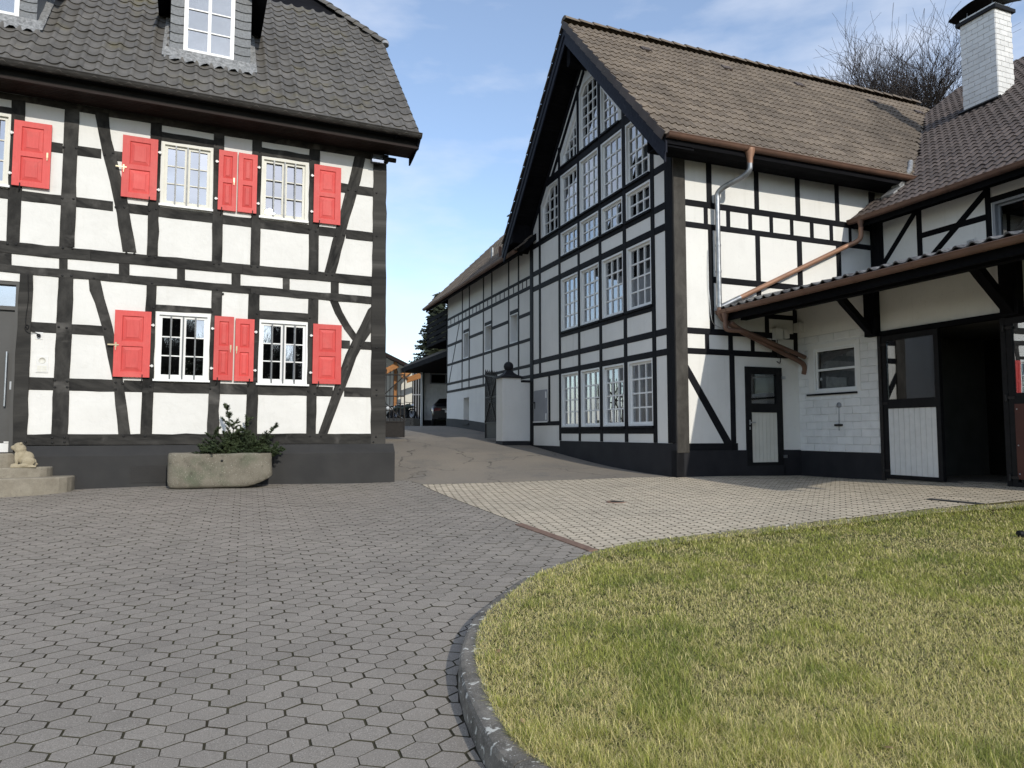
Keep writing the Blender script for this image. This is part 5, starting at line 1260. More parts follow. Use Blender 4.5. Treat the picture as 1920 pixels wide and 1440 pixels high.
    pts = [SIDE.P(.82, 5.2, .02), SIDE.P(.80, 4.6, .03), SIDE.P(.83, 4.1, .04), SIDE.P(.86, 3.75, .05), SIDE.P(1.0, 3.62, .05), SIDE.P(1.4, 3.55, .05)]
    MB().tube(smooth_path(pts, 5), .006, 5).build('lightning_wire', 'steel', pp)
    # small electrical boxes on the wall under the canopy
    for a, b, z0, z1 in ((2.43, 2.63, 3.42, 3.66), (2.66, 2.80, 3.46, 3.64)):
        o = MB().wbox(SIDE, a, b, z0, z1, .0, .12).build('junction_box', 'white_plastic', B); MB().wbox(SIDE, a + .02, b - .02, z0 + .02, z1 - .02, .12, .128).build('lid', 'white_plastic', o)
    m = MB(); m.tube(smooth_path([SIDE.P(2.52, 3.42, .06), SIDE.P(2.53, 3.2, .05), SIDE.P(2.6, 3.05, .05), SIDE.P(2.58, 2.93, .05), SIDE.P(2.5, 2.96, .05)], 5), .009, 6); m.lathe(SIDE.P(2.56, 3.1, .06), [(.0, -.05), (.035, -.04), (.04, .05), (.0, .06)], 10); m.build('cable', 'plastic_black', B)
    return B
STP = .742                                           # slope of the stable roof
def stable_plane(u): return 6.24 + STP * (u - 4.71)
BARN = barn()

# ------------------------------------------------------------------ the stable wing
def stable():
    S = thing('stable_wing', 'stable wing with brown tiled roof, long canopy and open stable doors', 'stable', BL + Z * .5)
    w = UPW; T = []
    def tb(name, poly, proud=.014, mat='timber_black', gd=None): T.append((name, poly if area(poly) > 0 else poly[::-1], proud + random.uniform(-.001, .001), mat, gd))
    vp = lambda a, b, z0, z1, pr=.018: tb('timber_post', rect(a, b, z0, z1), pr, 'timber_black', (0, 1))
    hr = lambda a, b, z0, z1, pr=.014: tb('timber_rail', rect(a, b, z0, z1), pr, 'timber_black', (1, 0))
    vp(0, .31, 4.95, 6.7, .022); vp(1.15, 1.27, 5.0, 6.3); vp(2.64, 2.75, 5.0, 6.3); vp(4.35, 4.47, 5.0, 6.3); vp(5.6, 5.72, 5.0, 6.3)
    hr(0, 7, 4.95, 5.085, .02); hr(0, 7, 6.2, 6.5, .02); hr(1.27, 2.64, 5.59, 5.71); hr(2.75, 4.35, 5.90, 6.01)
    tb('timber_brace', [(.31, 5.19), (.31, 5.37), (1.04, 6.2), (1.16, 6.2), (1.16, 6.15)], .010); tb('timber_brace', [(1.275, 5.08), (1.475, 5.08), (2.645, 6.05), (2.645, 6.2), (2.62, 6.2)], .010)
    tb('timber_brace', [(4.47, 5.9), (4.47, 6.2), (5.6, 5.3), (5.6, 5.085), (5.5, 5.085)], .010)
    win = rect(2.765, 4.33, 5.09, 5.90)
    facade(w, [(0, 4.95), (7, 4.95), (7, 6.5), (0, 6.5)], T, [win], 'plaster_barn', S, .12, .008, .002)
    fr = window(w, win, 1, 1, S, .05, .04, .03, .10, 'glass_dark', 'grey_metal', None, 'window', 'dark upper window with slats')
    for i in range(5): z = 5.2 + i * .13; MB().wbox(w, 2.9, 4.2, z, z + .10, -.26, -.24).build('slat', 'timber_black', fr, uvdir=-V3)
    vt = MB().wbox(w, 2.23, 2.43, 5.10, 5.30, .0, .022).build('wall_vent', 'white_plastic', S)
    for i in range(7): z = 5.125 + i * .023; MB().wbox(w, 2.255, 2.405, z, z + .010, .022, .03).build('louvre', 'grey_metal', vt)
    # roof
    ex = -V3; ey = (U3 + Z * STP).normalized(); nn = (-V3).cross(ey); ou = 4.71
    if nn.z < 0: nn = -nn
    def RP(t, r, up=0): return BA + U3 * (ou + r) - V3 * t + Z * (6.24 + STP * r) + nn * up      # t metres towards the camera from the barn side
    rmax = 8.3; m = MB(); a = [RP(0.02, 0), RP(9, 0), RP(9, rmax), RP(-4.2, rmax), RP(-4.2, 7.55 / 1), RP(0.02, 1.3)]
    a = [RP(0.02, 0), RP(9.0, 0), RP(9.0, rmax), RP(-3.2, rmax), RP(-3.2, 6.3), RP(.55, 1.35)]; b = [p - nn * .12 for p in a]
    m.add(a + b, [(0, 1, 2, 3, 4, 5), (11, 10, 9, 8, 7, 6)] + [(i, 6 + i, 6 + (i + 1) % 6, (i + 1) % 6) for i in range(6)])
    roof = m.build('roof', 'timber_black', S, 'brown tiled stable roof with white chimney', uvdir=U3)
    tw, tl = .187, .30; tm = tile_mesh('stable_tile', 'tile_stable', tw, tl, 'roll')
    exl = V3 if V3.cross(ey).z > 0 else -V3
    st = RP(8.9, -.05) if exl is V3 or exl == V3 else RP(-3.3, -.05)
    def keep(c):
        u = (c - BA).dot(U3); v = (c - BA).dot(V3)
        if v > 3.2: return False
        bz = RZ - RT * abs(v - RS)                                    # barn roof there
        if v > -.72 and c.z < bz - .03: return False if v > -.02 or c.z > zE_b else c.z < zE_b - .35
        return True
    zE_b = RZ - RT * (RS + .70)
    tile_roof(roof, st, exl, ey, int(12.3 / tw), int(rmax * math.hypot(1, STP) / tl), tw, tl, tm, keep)
    gutter(roof, RP(.04, -.03) + Z * .0, RP(9, -.03), -U3, .085, 'copper', 1.1)
    MB().box(RP(4.5, .10) - Z * .16, V3, U3, Z, 4.45, .02, .10).build('fascia', 'timber_black', roof, uvdir=V3)
    for i in range(5): MB().box(RP(4.5, .16 + i * .12) - Z * (.24), V3, U3, Z, 4.45, .055, .01).build('eaves_board', 'timber_black', roof, uvdir=V3)
    # valley flashing
    MB().tube(bend_path([RP(.62, 1.0, .1), RP(.45, 1.5, .13), RP(.1, 2.0, .16)], .1, 3), .06, 8).build('lead_flashing', 'lead', roof)
    p = RP(.60, .72, .06); mm = MB(); mm.box(p, V3, ey, nn, .16, .22, .03); mm.box(p + ey * .30 + nn * .04, V3, ey, nn, .10, .16, .035); mm.build('lead_flashing', 'lead', roof)
    # rest of the block behind
    MB().box(BU + U3 * 4.2 - V3 * 3.4 + Z * 3.3, U3, V3, Z, 3.5, 3.5, 2.95).build('core_wall', 'interior', S)
    MB().box(RP(3, 8.3) + U3 * 3.2 - Z * 2.4, U3, V3, (Z - U3 * 0), 3.2, 6, .05).build('far_roof_slope', 'timber_black', roof, uvdir=V3)
    # rain pipe from the upper gutter across to the barn's pipe
    a = RP(.35, -.03); MB().lathe(a - Z * .26, [(.045, 0), (.05, .10), (.085, .20), (.09, .24)], 14).build('pipe_hopper', 'copper', S)
    path = bend_path([a - Z * .22, a - Z * .50, SIDE.P(4.45, 5.60, .14), SIDE.P(1.45, 4.21, .14)], .16, 6); MB().tube(path, .052, 14).build('downpipe', 'copper_bright', S)
    MB().tube([SIDE.P(1.50, 4.235, .14), SIDE.P(1.0, 4.0, .14)], .056, 14).build('downpipe', 'zinc', S)
    # ---------------- chimney, white painted brick
    def on_roof(x, y):
        r = ray(x, y); o = Vector((0, 0, CH)); t = (RP(0, 0, .06) - o).dot(nn) / r.dot(nn); return o + r * t
    near = on_roof(1873, 182); lf = on_roof(1803, 214)
    wv = abs((lf - near).dot(V3)); wv = max(.6, min(1.6, wv)); wu = .62
    c0 = near.copy(); zt = None
    r = ray(1868, 14); o = Vector((0, 0, CH)); t = math.hypot(near.x, near.y) / math.hypot(r.x, r.y); zt = CH + r.z * t
    zb = near.z - .9
    core = MB().box(c0 + U3 * (wu / 2) + V3 * (wv / 2) + Z * ((zt + zb) / 2 - c0.z), U3, V3, Z, wu / 2 - .008, wv / 2 - .008, (zt - zb) / 2).build('chimney', 'brick_white', S, 'white painted brick chimney with a black cover')
    ch = .138; nr = int((zt - near.z + .6) / ch) + 1; bm = {}
    def brick_me(L, D, Hh, mat, nm):
        key = (round(L, 3), nm)
        if key not in bm:
            m = MB(); q = .006; x, y, z = L / 2, D / 2, Hh / 2
            vs = [(-x, -y, -z), (x, -y, -z), (x, -y, z), (-x, -y, z), (-x + q, -y - q, -z + q), (x - q, -y - q, -z + q), (x - q, -y - q, z - q), (-x + q, -y - q, z - q), (-x, y, -z), (x, y, -z), (x, y, z), (-x, y, z)]
            m.add(vs, [(4, 5, 6, 7), (0, 1, 5, 4), (1, 2, 6, 5), (2, 3, 7, 6), (3, 0, 4, 7), (0, 8, 9, 1), (1, 9, 10, 2), (2, 10, 11, 3), (3, 11, 8, 0)]); bm[key] = m.mesh(nm, mat)
        return bm[key]
    def brick_face(parent, org, e, n, L, z0, nrow, ch, bl, shift, void=None, j=.008):
        rot = Matrix((e, -n, Z)).transposed(); po = origin_of(parent); cnt = 0
        for k in range(nrow):
            x = -(bl / 2 if (k + shift) % 2 else 0)
            while x < L - .01:
                a, b = max(0, x), min(L, x + bl)
                if void and void[2] < z0 + (k + .5) * ch < void[3]:
                    if a < void[0] < b: b = void[0]
                    elif a < void[1] < b: a = void[1]
                    elif a >= void[0] and b <= void[1]: b = a
                if b - a > .04:
                    c = org + e * ((a + b) / 2) + Z * (z0 + (k + .5) * ch) + n * (-.0175 + random.uniform(0, .0015))
                    if True:
                        ob = bpy.data.objects.new('brick', brick_me(b - a - j, .04, ch - j, 'brick_white', 'brick')); COL.objects.link(ob); ob.parent = parent
                        ob.matrix_local = Matrix.Translation(c - po) @ rot.to_4x4(); cnt += 1
                x += bl
        return cnt
    zs = near.z - .55
    base0 = Vector((c0.x, c0.y, 0))
    brick_face(core, base0, V3, -U3, wv, zs, nr, ch, .30, 0); brick_face(core, base0, U3, -V3, wu, zs, nr, ch, .30, 1)
    MB().box(c0 + U3 * (wu / 2) + V3 * (wv / 2) + Z * (zt - c0.z + .04), U3, V3, Z, wu / 2 + .07, wv / 2 + .07, .045).build('cap_slab', 'plastic_black', core)
    MB().box(c0 + U3 * (wu / 2) + V3 * (wv / 2) + Z * (zt - c0.z + .14), U3, V3, Z, wu / 2 - .08, wv / 2 - .08, .06).build('flue', 'plastic_black', core)
    for i in (-1, 1):
        for k in (-1, 1): q = c0 + U3 * (wu / 2 + i * .18) + V3 * (wv / 2 + k * wv * .36) + Z * (zt - c0.z); MB().tube([q + Z * .08, q + Z * .34], .012, 6).build('cover_leg', 'steel', core)
    m = MB(); vs = []; n = 12
    for i in range(n + 1):
        f = i / n * 2 - 1; h = .44 - .18 * f * f
        for uo in (-.12, wu + .12): q = base0 + U3 * uo + V3 * (wv / 2 + f * (wv / 2 + .22)); vs.append(Vector((q.x, q.y, zt + h)))
    m.add(vs, [(i * 2, i * 2 + 1, i * 2 + 3, i * 2 + 2) for i in range(n)], True); m.add([v - Z * .03 for v in vs], [(i * 2, i * 2 + 2, i * 2 + 3, i * 2 + 1) for i in range(n)], True); m.build('cover', 'plastic_black', core)
    MB().box(near + U3 * (wu / 2) - V3 * .04 + nn * .03 + ey * .0, (U3 + Z * STP).normalized(), V3, nn, wu * .66, .06, .03).build('lead_apron', 'lead', core)
    MB().box(near + V3 * (wv / 2) + nn * .02 - ey * .06, V3, ey, nn, wv / 2 + .06, .07, .03).build('lead_apron', 'plastic_black', core)
    # ---------------- canopy over the lower walls
    ce, cz, cs = 1.06, 3.93, (5.0 - 3.93) / (5.38 - 1.06)
    def CP(t, r, up=0): return BA + U3 * (ce + r) - V3 * t + Z * (cz + cs * r + up)
    m = MB(); a = [CP(.02, 0), CP(9, 0), CP(9, 4.32), CP(.02, 4.32)]; b = [p - Z * .07 for p in a]; m.add(a + b, [(0, 1, 2, 3), (7, 6, 5, 4), (0, 4, 5, 1), (1, 5, 6, 2), (2, 6, 7, 3), (3, 7, 4, 0)])
    can = m.build('canopy', 'timber_black', S, 'long canopy roofed with grey fluted tiles', uvdir=V3)
    tmc = tile_mesh('canopy_tile', 'tile_canopy', .235, .40, 's'); eyc = (U3 + Z * cs).normalized()
    tile_roof(can, CP(.06, -.06, .02), -V3, eyc, 38, 11, .235, .40, tmc)
    m = MB(); m.wbox(SIDE, 1.15, 5.4, 0, .02, .0, .12)
    m = MB(); m.add([SIDE.P(1.1, cz + .06, .0), SIDE.P(5.4, cz + .06 + cs * 4.3, .0), SIDE.P(5.4, cz + .18 + cs * 4.3, .0), SIDE.P(1.1, cz + .18, .0), SIDE.P(1.1, cz + .06, .11), SIDE.P(5.4, cz + .06 + cs * 4.3, .11), SIDE.P(5.4, cz + .10 + cs * 4.3, .11), SIDE.P(1.1, cz + .10, .11)], [(4, 5, 6, 7), (7, 6, 2, 3), (0, 4, 7, 3)]); m.build('wall_flashing', 'lead', can)
    gutter(can, CP(.06, -.05, -.0), CP(9, -.05, -.0), -U3, .075, 'copper', 1.05)
    MB().box(CP(4.5, .10, -.12), V3, U3, Z, 4.48, .03, .10).build('fascia', 'timber_black', can, uvdir=V3)
    MB().box(CP(4.55, .55, -.20), V3, U3, Z, 4.45, .07, .09).build('purlin', 'timber_black', can, uvdir=V3)
    for i in range(6): MB().box(CP(4.5, .22 + i * .30, -.075 - .001 * i), V3, U3, Z, 4.45, .14, .01).build('underside_board', 'interior', can)
    MB().lathe(CP(.28, -.05, -.30), [(.04, 0), (.045, .12), (.07, .20), (.072, .24)], 12).build('pipe_hopper', 'copper', can)
    MB().tube(bend_path([CP(.28, -.05, -.26), CP(.28, -.05, -.40), SIDE.P(1.32, 3.50, .40)], .1, 5), .045, 12).build('downpipe', 'copper', can)
    # ---------------- lower wall of painted blocks
    w = LOW; zp = 1.075
    wall = MB().wbox(w, 0, 2.08, .2, 4.3, -.30, -.004)
    wall = MB(); wr = rect(.44, 1.52, 2.30, 3.20)
    for a, b, z0, z1 in ((-.02, .44, .2, 4.34), (1.52, 2.08, .2, 4.34), (.44, 1.52, .2, 2.30), (.44, 1.52, 3.20, 4.34)): wall.wbox(w, a, b, z0, z1, -.28, -.006)
    lw = wall.build('wall', 'brick_white', S, 'white painted block wall under the canopy')
    brick_face(lw, BL.copy(), -V3, -U3, 2.08, zp, 16, .1505, .40, 0, (.30, 1.62, 2.25, 3.26), .006)
    MB().wbox(w, .0, 2.08, zp + 16 * .1505, 4.34, -.005, .006).build('plaster', 'plaster_barn', lw)
    MB().wbox(w, .36, 1.60, 2.235, 2.30, -.02, .008).build('plaster', 'plaster_barn', lw); MB().wbox(w, .30, .44, 2.23, 3.27, -.02, .007).build('plaster', 'plaster_barn', lw); MB().wbox(w, 1.52, 1.62, 2.23, 3.27, -.02, .007).build('plaster', 'plaster_barn', lw); MB().wbox(w, .44, 1.52, 3.2, 3.28, -.02, .0075).build('plaster', 'plaster_barn', lw)
    m = MB(); m.wbox(w, -.02, 2.08, .2, zp, -.2, .02); m.build('plinth', 'plinth_barn', S)
    fr = window(w, wr, 1, 2, S, .035, .03, .045, .05, 'glass_dark', 'white_paint', None, 'window', 'two pane stable window', 0.0, None, [(0, 1)])  # grey sheet behind these panes stands in for their reflection
    MB().wbox(w, .27, 1.54, 2.225, 2.262, .0, .055).build('sill', 'plastic_black', fr)
    # thermometer-like hose hook
    m = MB(); m.lathe(w.P(1.09, 2.01, .02), [(.055, 0), (.055, .012), (.0, .014)], 14, w.n); hk = m.build('hose_hook', 'grey_metal', S)
    MB().tube([w.P(1.085, 1.98, .02), w.P(1.07, 1.50, .02)], .007, 6).build('rod', 'grey_metal', hk); MB().wbox(w, .98, 1.16, 1.59, 1.63, .0, .05).build('crossbar', 'plastic_black', hk)
    # wall lamp
    lp = MB().wbox(w, .02, .20, 3.60, 3.80, .0, .12).build('wall_lamp', 'white_plastic', S); MB().wbox(w, .0, .05, 3.68, 3.72, -.02, .05).build('arm', 'plastic_black', lp)
    # ---------------- doors of the stable
    MB().wbox(w, 2.05, 7.5, 3.36, 4.34, -.28, -.01).build('wall', 'plaster_barn', S, 'plastered wall over the stable doors')
    MB().wbox(w, 2.06, 5.8, 3.265, 3.355, -.10, .03).build('lintel', 'timber_black', S, uvdir=V3)
    def bracket(s0, s1):
        m = MB(); m.wbox(w, s0, s1, 3.27, 4.12, -.02, .14); b = m.build('bracket', 'timber_black', S, uvdir=Z); c = (s0 + s1) / 2
        m = MB(); pr = [(.13, 3.29), (.13, 3.43), (.80, 4.00), (1.02, 4.04), (1.02, 3.94), (.86, 3.90), (.80, 3.84)]
        for sa in (s0 + .05,): 
            vs = [w.P(s, z, d) for s in (s0 + .06, s1 - .06) for d, z in pr]; n = len(pr); m.add(vs, [tuple(range(n)), tuple(range(2 * n - 1, n - 1, -1))] + [(i, n + i, n + (i + 1) % n, (i + 1) % n) for i in range(n)])
        m.build('strut', 'timber_black', b, uvdir=(-U3 + Z))
    bracket(1.86, 2.10); bracket(4.42, 4.70)
    def leaf(s0, s1, z0, z1, lower, lab, glass='glass_door', wl=w, d=.0):
        m = MB(); f = .085; zm0, zm1 = 1.90, 2.07
        for a, b, za, zb in ((s0, s0 + f, z0, z1), (s1 - f, s1, z0, z1), (s0 + f, s1 - f, z0, z0 + .07), (s0 + f, s1 - f, z1 - .10, z1), (s0 + f, s1 - f, zm0, zm1)): m.wbox(wl, a, b, za, zb, d - .05, d + .025)
        L = m.build('stable_door', 'plastic_black', S, lab)
        MB().wbox(wl, s0 + f, s1 - f, zm1, z1 - .10, d - .012, d - .004).build('pane', glass, L)
        n = 9
        if lower == 'white':
            for i in range(n): a = s0 + f + (s1 - s0 - 2 * f) * i / n; b = s0 + f + (s1 - s0 - 2 * f) * (i + 1) / n; MB().wbox(wl, a + .003, b - .003, z0 + .07, zm0, d - .03, d + .008).build('board', 'white_plastic', L)
        else:
            MB().wbox(wl, s0 + f, s1 - f, z0 + .12, zm0, d - .03, d + .030).build('panel', lower, L)
            for z in (z0 + .2, (z0 + zm0) / 2, zm0 - .08): MB().lathe(wl.P(s0 + f + .03, z, d + .03), [(.012, 0), (.008, .006), (0, .007)], 8, wl.n).build('screw', 'steel', L)
        for z in (z0 + .14, 2.0, z1 - .16): m = MB(); m.tube([wl.P(s0 - .03, z - .05, d + .04), wl.P(s0 - .03, z + .05, d + .04)], .022, 8); m.wbox(wl, s0 - .06, s0 + .10, z - .02, z + .02, d + .022, d + .038); m.build('hinge', 'iron_dark', L)
        return L
    leaf(2.13, 3.27, .62, 3.255, 'white', 'glazed stable door with white lower boards')
    MB().wbox(w, 2.055, 2.125, .55, 3.265, -.15, .045).build('door_post', 'iron_dark', S)
    leaf(4.42, 5.60, .62, 3.255, 'brown_panel', 'stable door with red-brown lower panel', 'glass')
    MB().wbox(w, 4.33, 4.41, .55, 3.265, -.15, .02).build('door_post', 'plastic_black', S)
    MB().wbox(w, 5.65, 8.5, .2, 4.34, -.28, -.01).build('wall', 'plaster_barn', S)
    # inside of the stable, seen through the open half
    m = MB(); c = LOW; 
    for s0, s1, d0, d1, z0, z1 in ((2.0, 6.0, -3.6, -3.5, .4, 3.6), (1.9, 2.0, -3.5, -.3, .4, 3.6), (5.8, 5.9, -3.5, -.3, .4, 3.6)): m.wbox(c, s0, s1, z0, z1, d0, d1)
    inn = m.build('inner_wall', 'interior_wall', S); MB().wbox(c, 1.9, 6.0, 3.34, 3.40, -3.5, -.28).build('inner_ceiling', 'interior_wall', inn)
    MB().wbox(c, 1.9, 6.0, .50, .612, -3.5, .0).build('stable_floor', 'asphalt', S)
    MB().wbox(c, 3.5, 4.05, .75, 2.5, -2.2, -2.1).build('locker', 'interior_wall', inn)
    return S
STABLE = stable()

# ------------------------------------------------------------------ gateway, the long house and the yard behind
def pillar():
    w = GAB; base = w.P(7.6, 0, .6); gz = G(base.x, base.y); P_ = thing('gate_pillar', 'white rendered gate pillar with black cap and ball', 'gate pillar', Vector((base.x, base.y, gz)))
    a, b, d0, d1, zt = 7.38, 7.90, .30, .88, 3.06
    MB().wbox(w, a, b, gz + .10, zt, d0, d1).build('shaft', 'plaster_barn', P_); MB().wbox(w, a + .02, b, gz + .10, zt - .12, .0, d0).build('side_wall', 'plaster_barn', P_)
    MB().wbox(w, a - .012, b + .01, gz - .3, gz + .10, .0, d1 + .012).build('foot', 'plinth_barn', P_)
    m = MB(); c = w.P((a + b) / 2, zt, (d0 + d1) / 2); hs, hd = (b - a) / 2 + .05, (d1 - d0) / 2 + .06; rings = []
    for k, h in ((1, 0), (1, .05), (.92, .06), (.62, .10), (.36, .17), (.26, .24)): rings.append([c + V3 * (hs * k * i) - U3 * (hd * k * j) + Z * h for i, j in ((-1, -1), (1, -1), (1, 1), (-1, 1))])
    vs = [p for r in rings for p in r]; m.add(vs, [(r * 4 + i, r * 4 + (i + 1) % 4, (r + 1) * 4 + (i + 1) % 4, (r + 1) * 4 + i) for r in range(5) for i in range(4)] + [(3, 2, 1, 0)]); m.f = [f[::-1] for f in m.f] if (U3.cross(V3)).z > 0 else m.f
    cp = m.build('cap', 'plinth_barn', P_)
    MB().lathe(c + Z * .36, [(.145 * math.sin(q), -.145 * math.cos(q)) for q in [math.pi * k / 12 for k in range(13)]], 20).build('ball', 'plinth_barn', cp)
    MB().wbox(w, a, b + .02, zt - .12, zt - .05, .0, d0 - .07).build('coping', 'plinth_barn', P_)
pillar()
def gate(w, s0, s1, z0, zsh, zmid, ztop, nm, lab, nbar, arch, hinge_right):
    o = w.P((s0 + s1) / 2, z0, 0); g = thing('gate_leaf', lab, 'gate', o, 'leaves of the iron driveway gate')
    MB().wbox(w, s0, s1, z0, zsh, -.006, .006).build('sheet_panel', 'iron_dark', g)
    zf = lambda f: ztop + arch * (f if hinge_right else 1 - f)
    for i in range(nbar + 1):
        f = i / nbar; s = s0 + (s1 - s0) * f; th = .034 if i in (0, nbar) else .021; m = MB(); zt = zf(f) + (.10 if i % 2 == 0 else .05)
        m.wbox(w, s - th / 2, s + th / 2, z0 if i in (0, nbar) else zsh, zt, -th / 2 + .012, th / 2 + .012); m.lathe(w.P(s, zt, .012), [(.010, 0), (.022, .025), (0, .10)], 6); m.build('bar', 'iron_dark', g)
    for z in (zsh, zmid): MB().wbox(w, s0, s1, z - .02, z + .02, .0, .03).build('rail', 'iron_dark', g)
    MB().beam(w.P(s0, zf(0), .015), w.P(s1, zf(1), .015), .03, .04).build('rail', 'iron_dark', g)
    zc = zsh + (zf(.5) - zsh) * .5
    for a, b in (((s0, zsh), (s1, zf(1))), ((s1, zsh), (s0, zf(0)))): MB().beam(w.P(a[0], a[1] + .02, .03), w.P(b[0], b[1] - .02, .03), .035, .03).build('brace', 'iron_dark', g)
    MB().lathe(w.P((s0 + s1) / 2, zc, .03), [(.11, -.012), (.11, .012), (.085, .012), (.085, -.012), (.11, -.012)], 18, w.n).build('rosette', 'iron_dark', g)
GL = Wall((-4, 21.6), (1, .06), (.06, -1)); a0 = GL.m(758, 800)[0]
gate(GL, a0 - 1.45, a0, GL.m(745, 820)[1], GL.m(745, 791)[1], GL.m(745, 743)[1], GL.m(757, 703)[1], 'l', 'open iron gate leaf beside the corner of the shuttered house', 13, -.0, True)
_gp0 = GAB.P(7.92, 0, .84); GRW = Wall(_gp0, V3 * 1.0 - U3 * .05, -U3 - V3 * .05); b0 = GRW.m(911, 760)[0]
gate(GRW, .02, b0, GRW.m(920, 822)[1], GRW.m(920, 793)[1], GRW.m(920, 745)[1], GRW.m(931, 700)[1], 'r', 'open iron gate leaf against the white gate pillar', 12, -.12, False)

def long_house():
    w = FARW; L = thing('long_house', 'long half-timbered house with brown roof standing behind the gate pillar', 'house', w.P(12, 1.2, 0)); T = []
    q = lambda X, Y: w.m(680 + X / 3.43, 440 + Y / 3.43)
    sL = q(543, 800)[0]; sR = 7.5
    zb = (q(545, 1018)[1] + q(785, 970)[1]) / 2; ztop = q(545, 430)[1] + .1
    def tb(n, p, pr=.014, gd=None): T.append((n, p if area(p) > 0 else p[::-1], pr + random.uniform(-.001, .001), 'timber_barn', gd))
    cols = [q(X, 800)[0] for X in (641, 686, 777, 831, 940, 1004)]
    zl = [(q(545, y0)[1], q(545, y1)[1]) for y0, y1 in ((558, 543), (608, 590), (727, 710), (848, 833), (970, 955), (1020, 1005))]
    hw = .045
    tb('timber_post', rect(sL - .08, sL, zb, ztop), .02, (0, 1))
    for i, c in enumerate(cols): tb('timber_post', rect(c - hw, c + hw, zb, ztop), .017, (0, 1))
    for k, (a, b) in enumerate(zl):
        if k == 2: segs = ((sL, cols[0]), (cols[1], cols[2]), (cols[3], cols[4]), (cols[5], sR))
        else: segs = ((sL, sR),)
        for x, y in segs: tb('timber_rail', rect(x, y, a, b), .012, (1, 0))
    # rungs of the ladder frieze
    allc = [sL] + cols + [sR]
    for i in range(len(allc) - 1):
        n = 4 if abs(allc[i] - allc[i + 1]) > 1.2 else 2
        for k in range(1, n): s = allc[i] + (allc[i + 1] - allc[i]) * k / n; tb('timber_strut', rect(s - .03, s + .03, zl[1][1] - .02, zl[0][0] + .02), .009, (0, 1))
    a, b = q(622, 580), q(556, 950); tb('timber_brace', [(a[0] - .05, zl[1][0]), (a[0] + .05, zl[1][0]), (b[0] + .05, zl[4][1]), (b[0] - .05, zl[4][1])], .009)
    holes = []
    for X0, X1, Y0, Y1 in ((648, 682, 618, 797), (785, 828, 570, 752), (948, 998, 497, 702)):
        p0 = q(X0, Y1 - 4); p1 = q(X1, Y0 + 8); holes.append(rect(p0[0], p1[0], zl[3][1] + .0, (p1[1] + q(X0, Y0 + 14)[1]) / 2))
    # heads over the windows
    for h in holes: tb('timber_rail', rect(h[0][0], h[1][0], h[2][1], h[2][1] + .12), .011, (1, 0))
    facade(w, [(sR, zb), (sL, zb), (sL, ztop), (sR, ztop)][::1], T, holes, 'plaster_barn', L, .2, .008, .002)
    for h in holes: window(w, h, 2, 4, L, .03, .04, .03, .22, 'glass_dark', 'white_paint', None, 'window', None, -.0)
    # rendered ground floor with a narrow niche, dark foot
    n0, n1 = q(648, 1215), q(684, 1045); m = MB()
    na, nb = min(n0[0], n1[0]), max(n0[0], n1[0])
    for a, b, z0, z1 in ((sR, na, .3, zb), (nb, sL, .3, zb), (na, nb, .3, n0[1]), (na, nb, n1[1], zb)): m.wbox(w, a, b, z0, z1, -.35, -.002)
    m.build('wall', 'plaster_barn', L)
    MB().wbox(w, na, nb, n0[1], n1[1], -.30, -.28).build('niche', 'white_paint', L); MB().wbox(w, na - .05, nb + .05, n0[1] - .05, n0[1], -.1, .06).build('sill', 'plinth_barn', L)
    m = MB(); vs = []
    for i in range(9):
        s = sR + (sL - sR) * i / 8; p = w.P(s, 0, 0); g = G(p.x, p.y); vs += [w.P(s, g - .2, .02), w.P(s, g + .33, .02), w.P(s, g + .33, -.1)]
    m.add(vs, [(i * 3 + j, (i + 1) * 3 + j, (i + 1) * 3 + j + 1, i * 3 + j + 1) for i in range(8) for j in range(2)]); m.build('plinth', 'plinth_barn', L)
    MB().box(w.P((sR + sL) / 2, 3.6, -3.4), V3, U3, Z, (sL - sR) / 2 - .05, 3.0, 3.0).build('core_wall', 'interior', L)
    # roof
    e = .62; E = w.m(796, 579, e); se, ze = E; tp = .98
    ey = (U3 + Z * tp).normalized(); nn = (-V3).cross(ey); nn = nn if nn.z > 0 else -nn
    def RP(s, r, up=0): return w.P(s, ze, e) + U3 * r + Z * (r * tp) + nn * up
    m = MB(); rm = 4.4; a = [RP(6.9, 0), RP(se, 0), RP(se, rm), RP(6.9, rm)]; b = [p - nn * .14 for p in a]; m.add(a + b, [(3, 2, 1, 0), (4, 5, 6, 7), (0, 1, 5, 4), (1, 2, 6, 5), (2, 3, 7, 6), (3, 0, 4, 7)])
    a = [RP(6.9, rm), RP(se, rm), RP(se, rm) + U3 * rm - Z * rm * tp, RP(6.9, rm) + U3 * rm - Z * rm * tp]; m.add(a, [(0, 1, 2, 3)]); m.add([RP(sL, 0), RP(sL, rm), RP(sL, rm) + U3 * rm - Z * rm * tp], [(0, 1, 2)])
    roof = m.build('roof', 'timber_black', L, 'brown tiled roof', uvdir=V3)
    tm = tile_mesh('long_house_tile', 'tile_barn', .34, .335, 'double'); exl = V3 if V3.cross(ey).z > 0 else -V3
    o = RP(6.9, -.04) if exl == V3 else RP(se, -.04)
    tile_roof(roof, o, exl, ey, int((se - 6.9) / .34), int(rm * math.hypot(1, tp) / .335), .34, .335, tm)
    gutter(roof, RP(7.5, -.03), RP(se, -.03), -U3, .075, 'copper', 1.4)
    MB().box(RP((7.5 + se) / 2, .08) - Z * .14, V3, U3, Z, (se - 7.5) / 2, .02, .10).build('fascia', 'timber_black', roof, uvdir=V3)
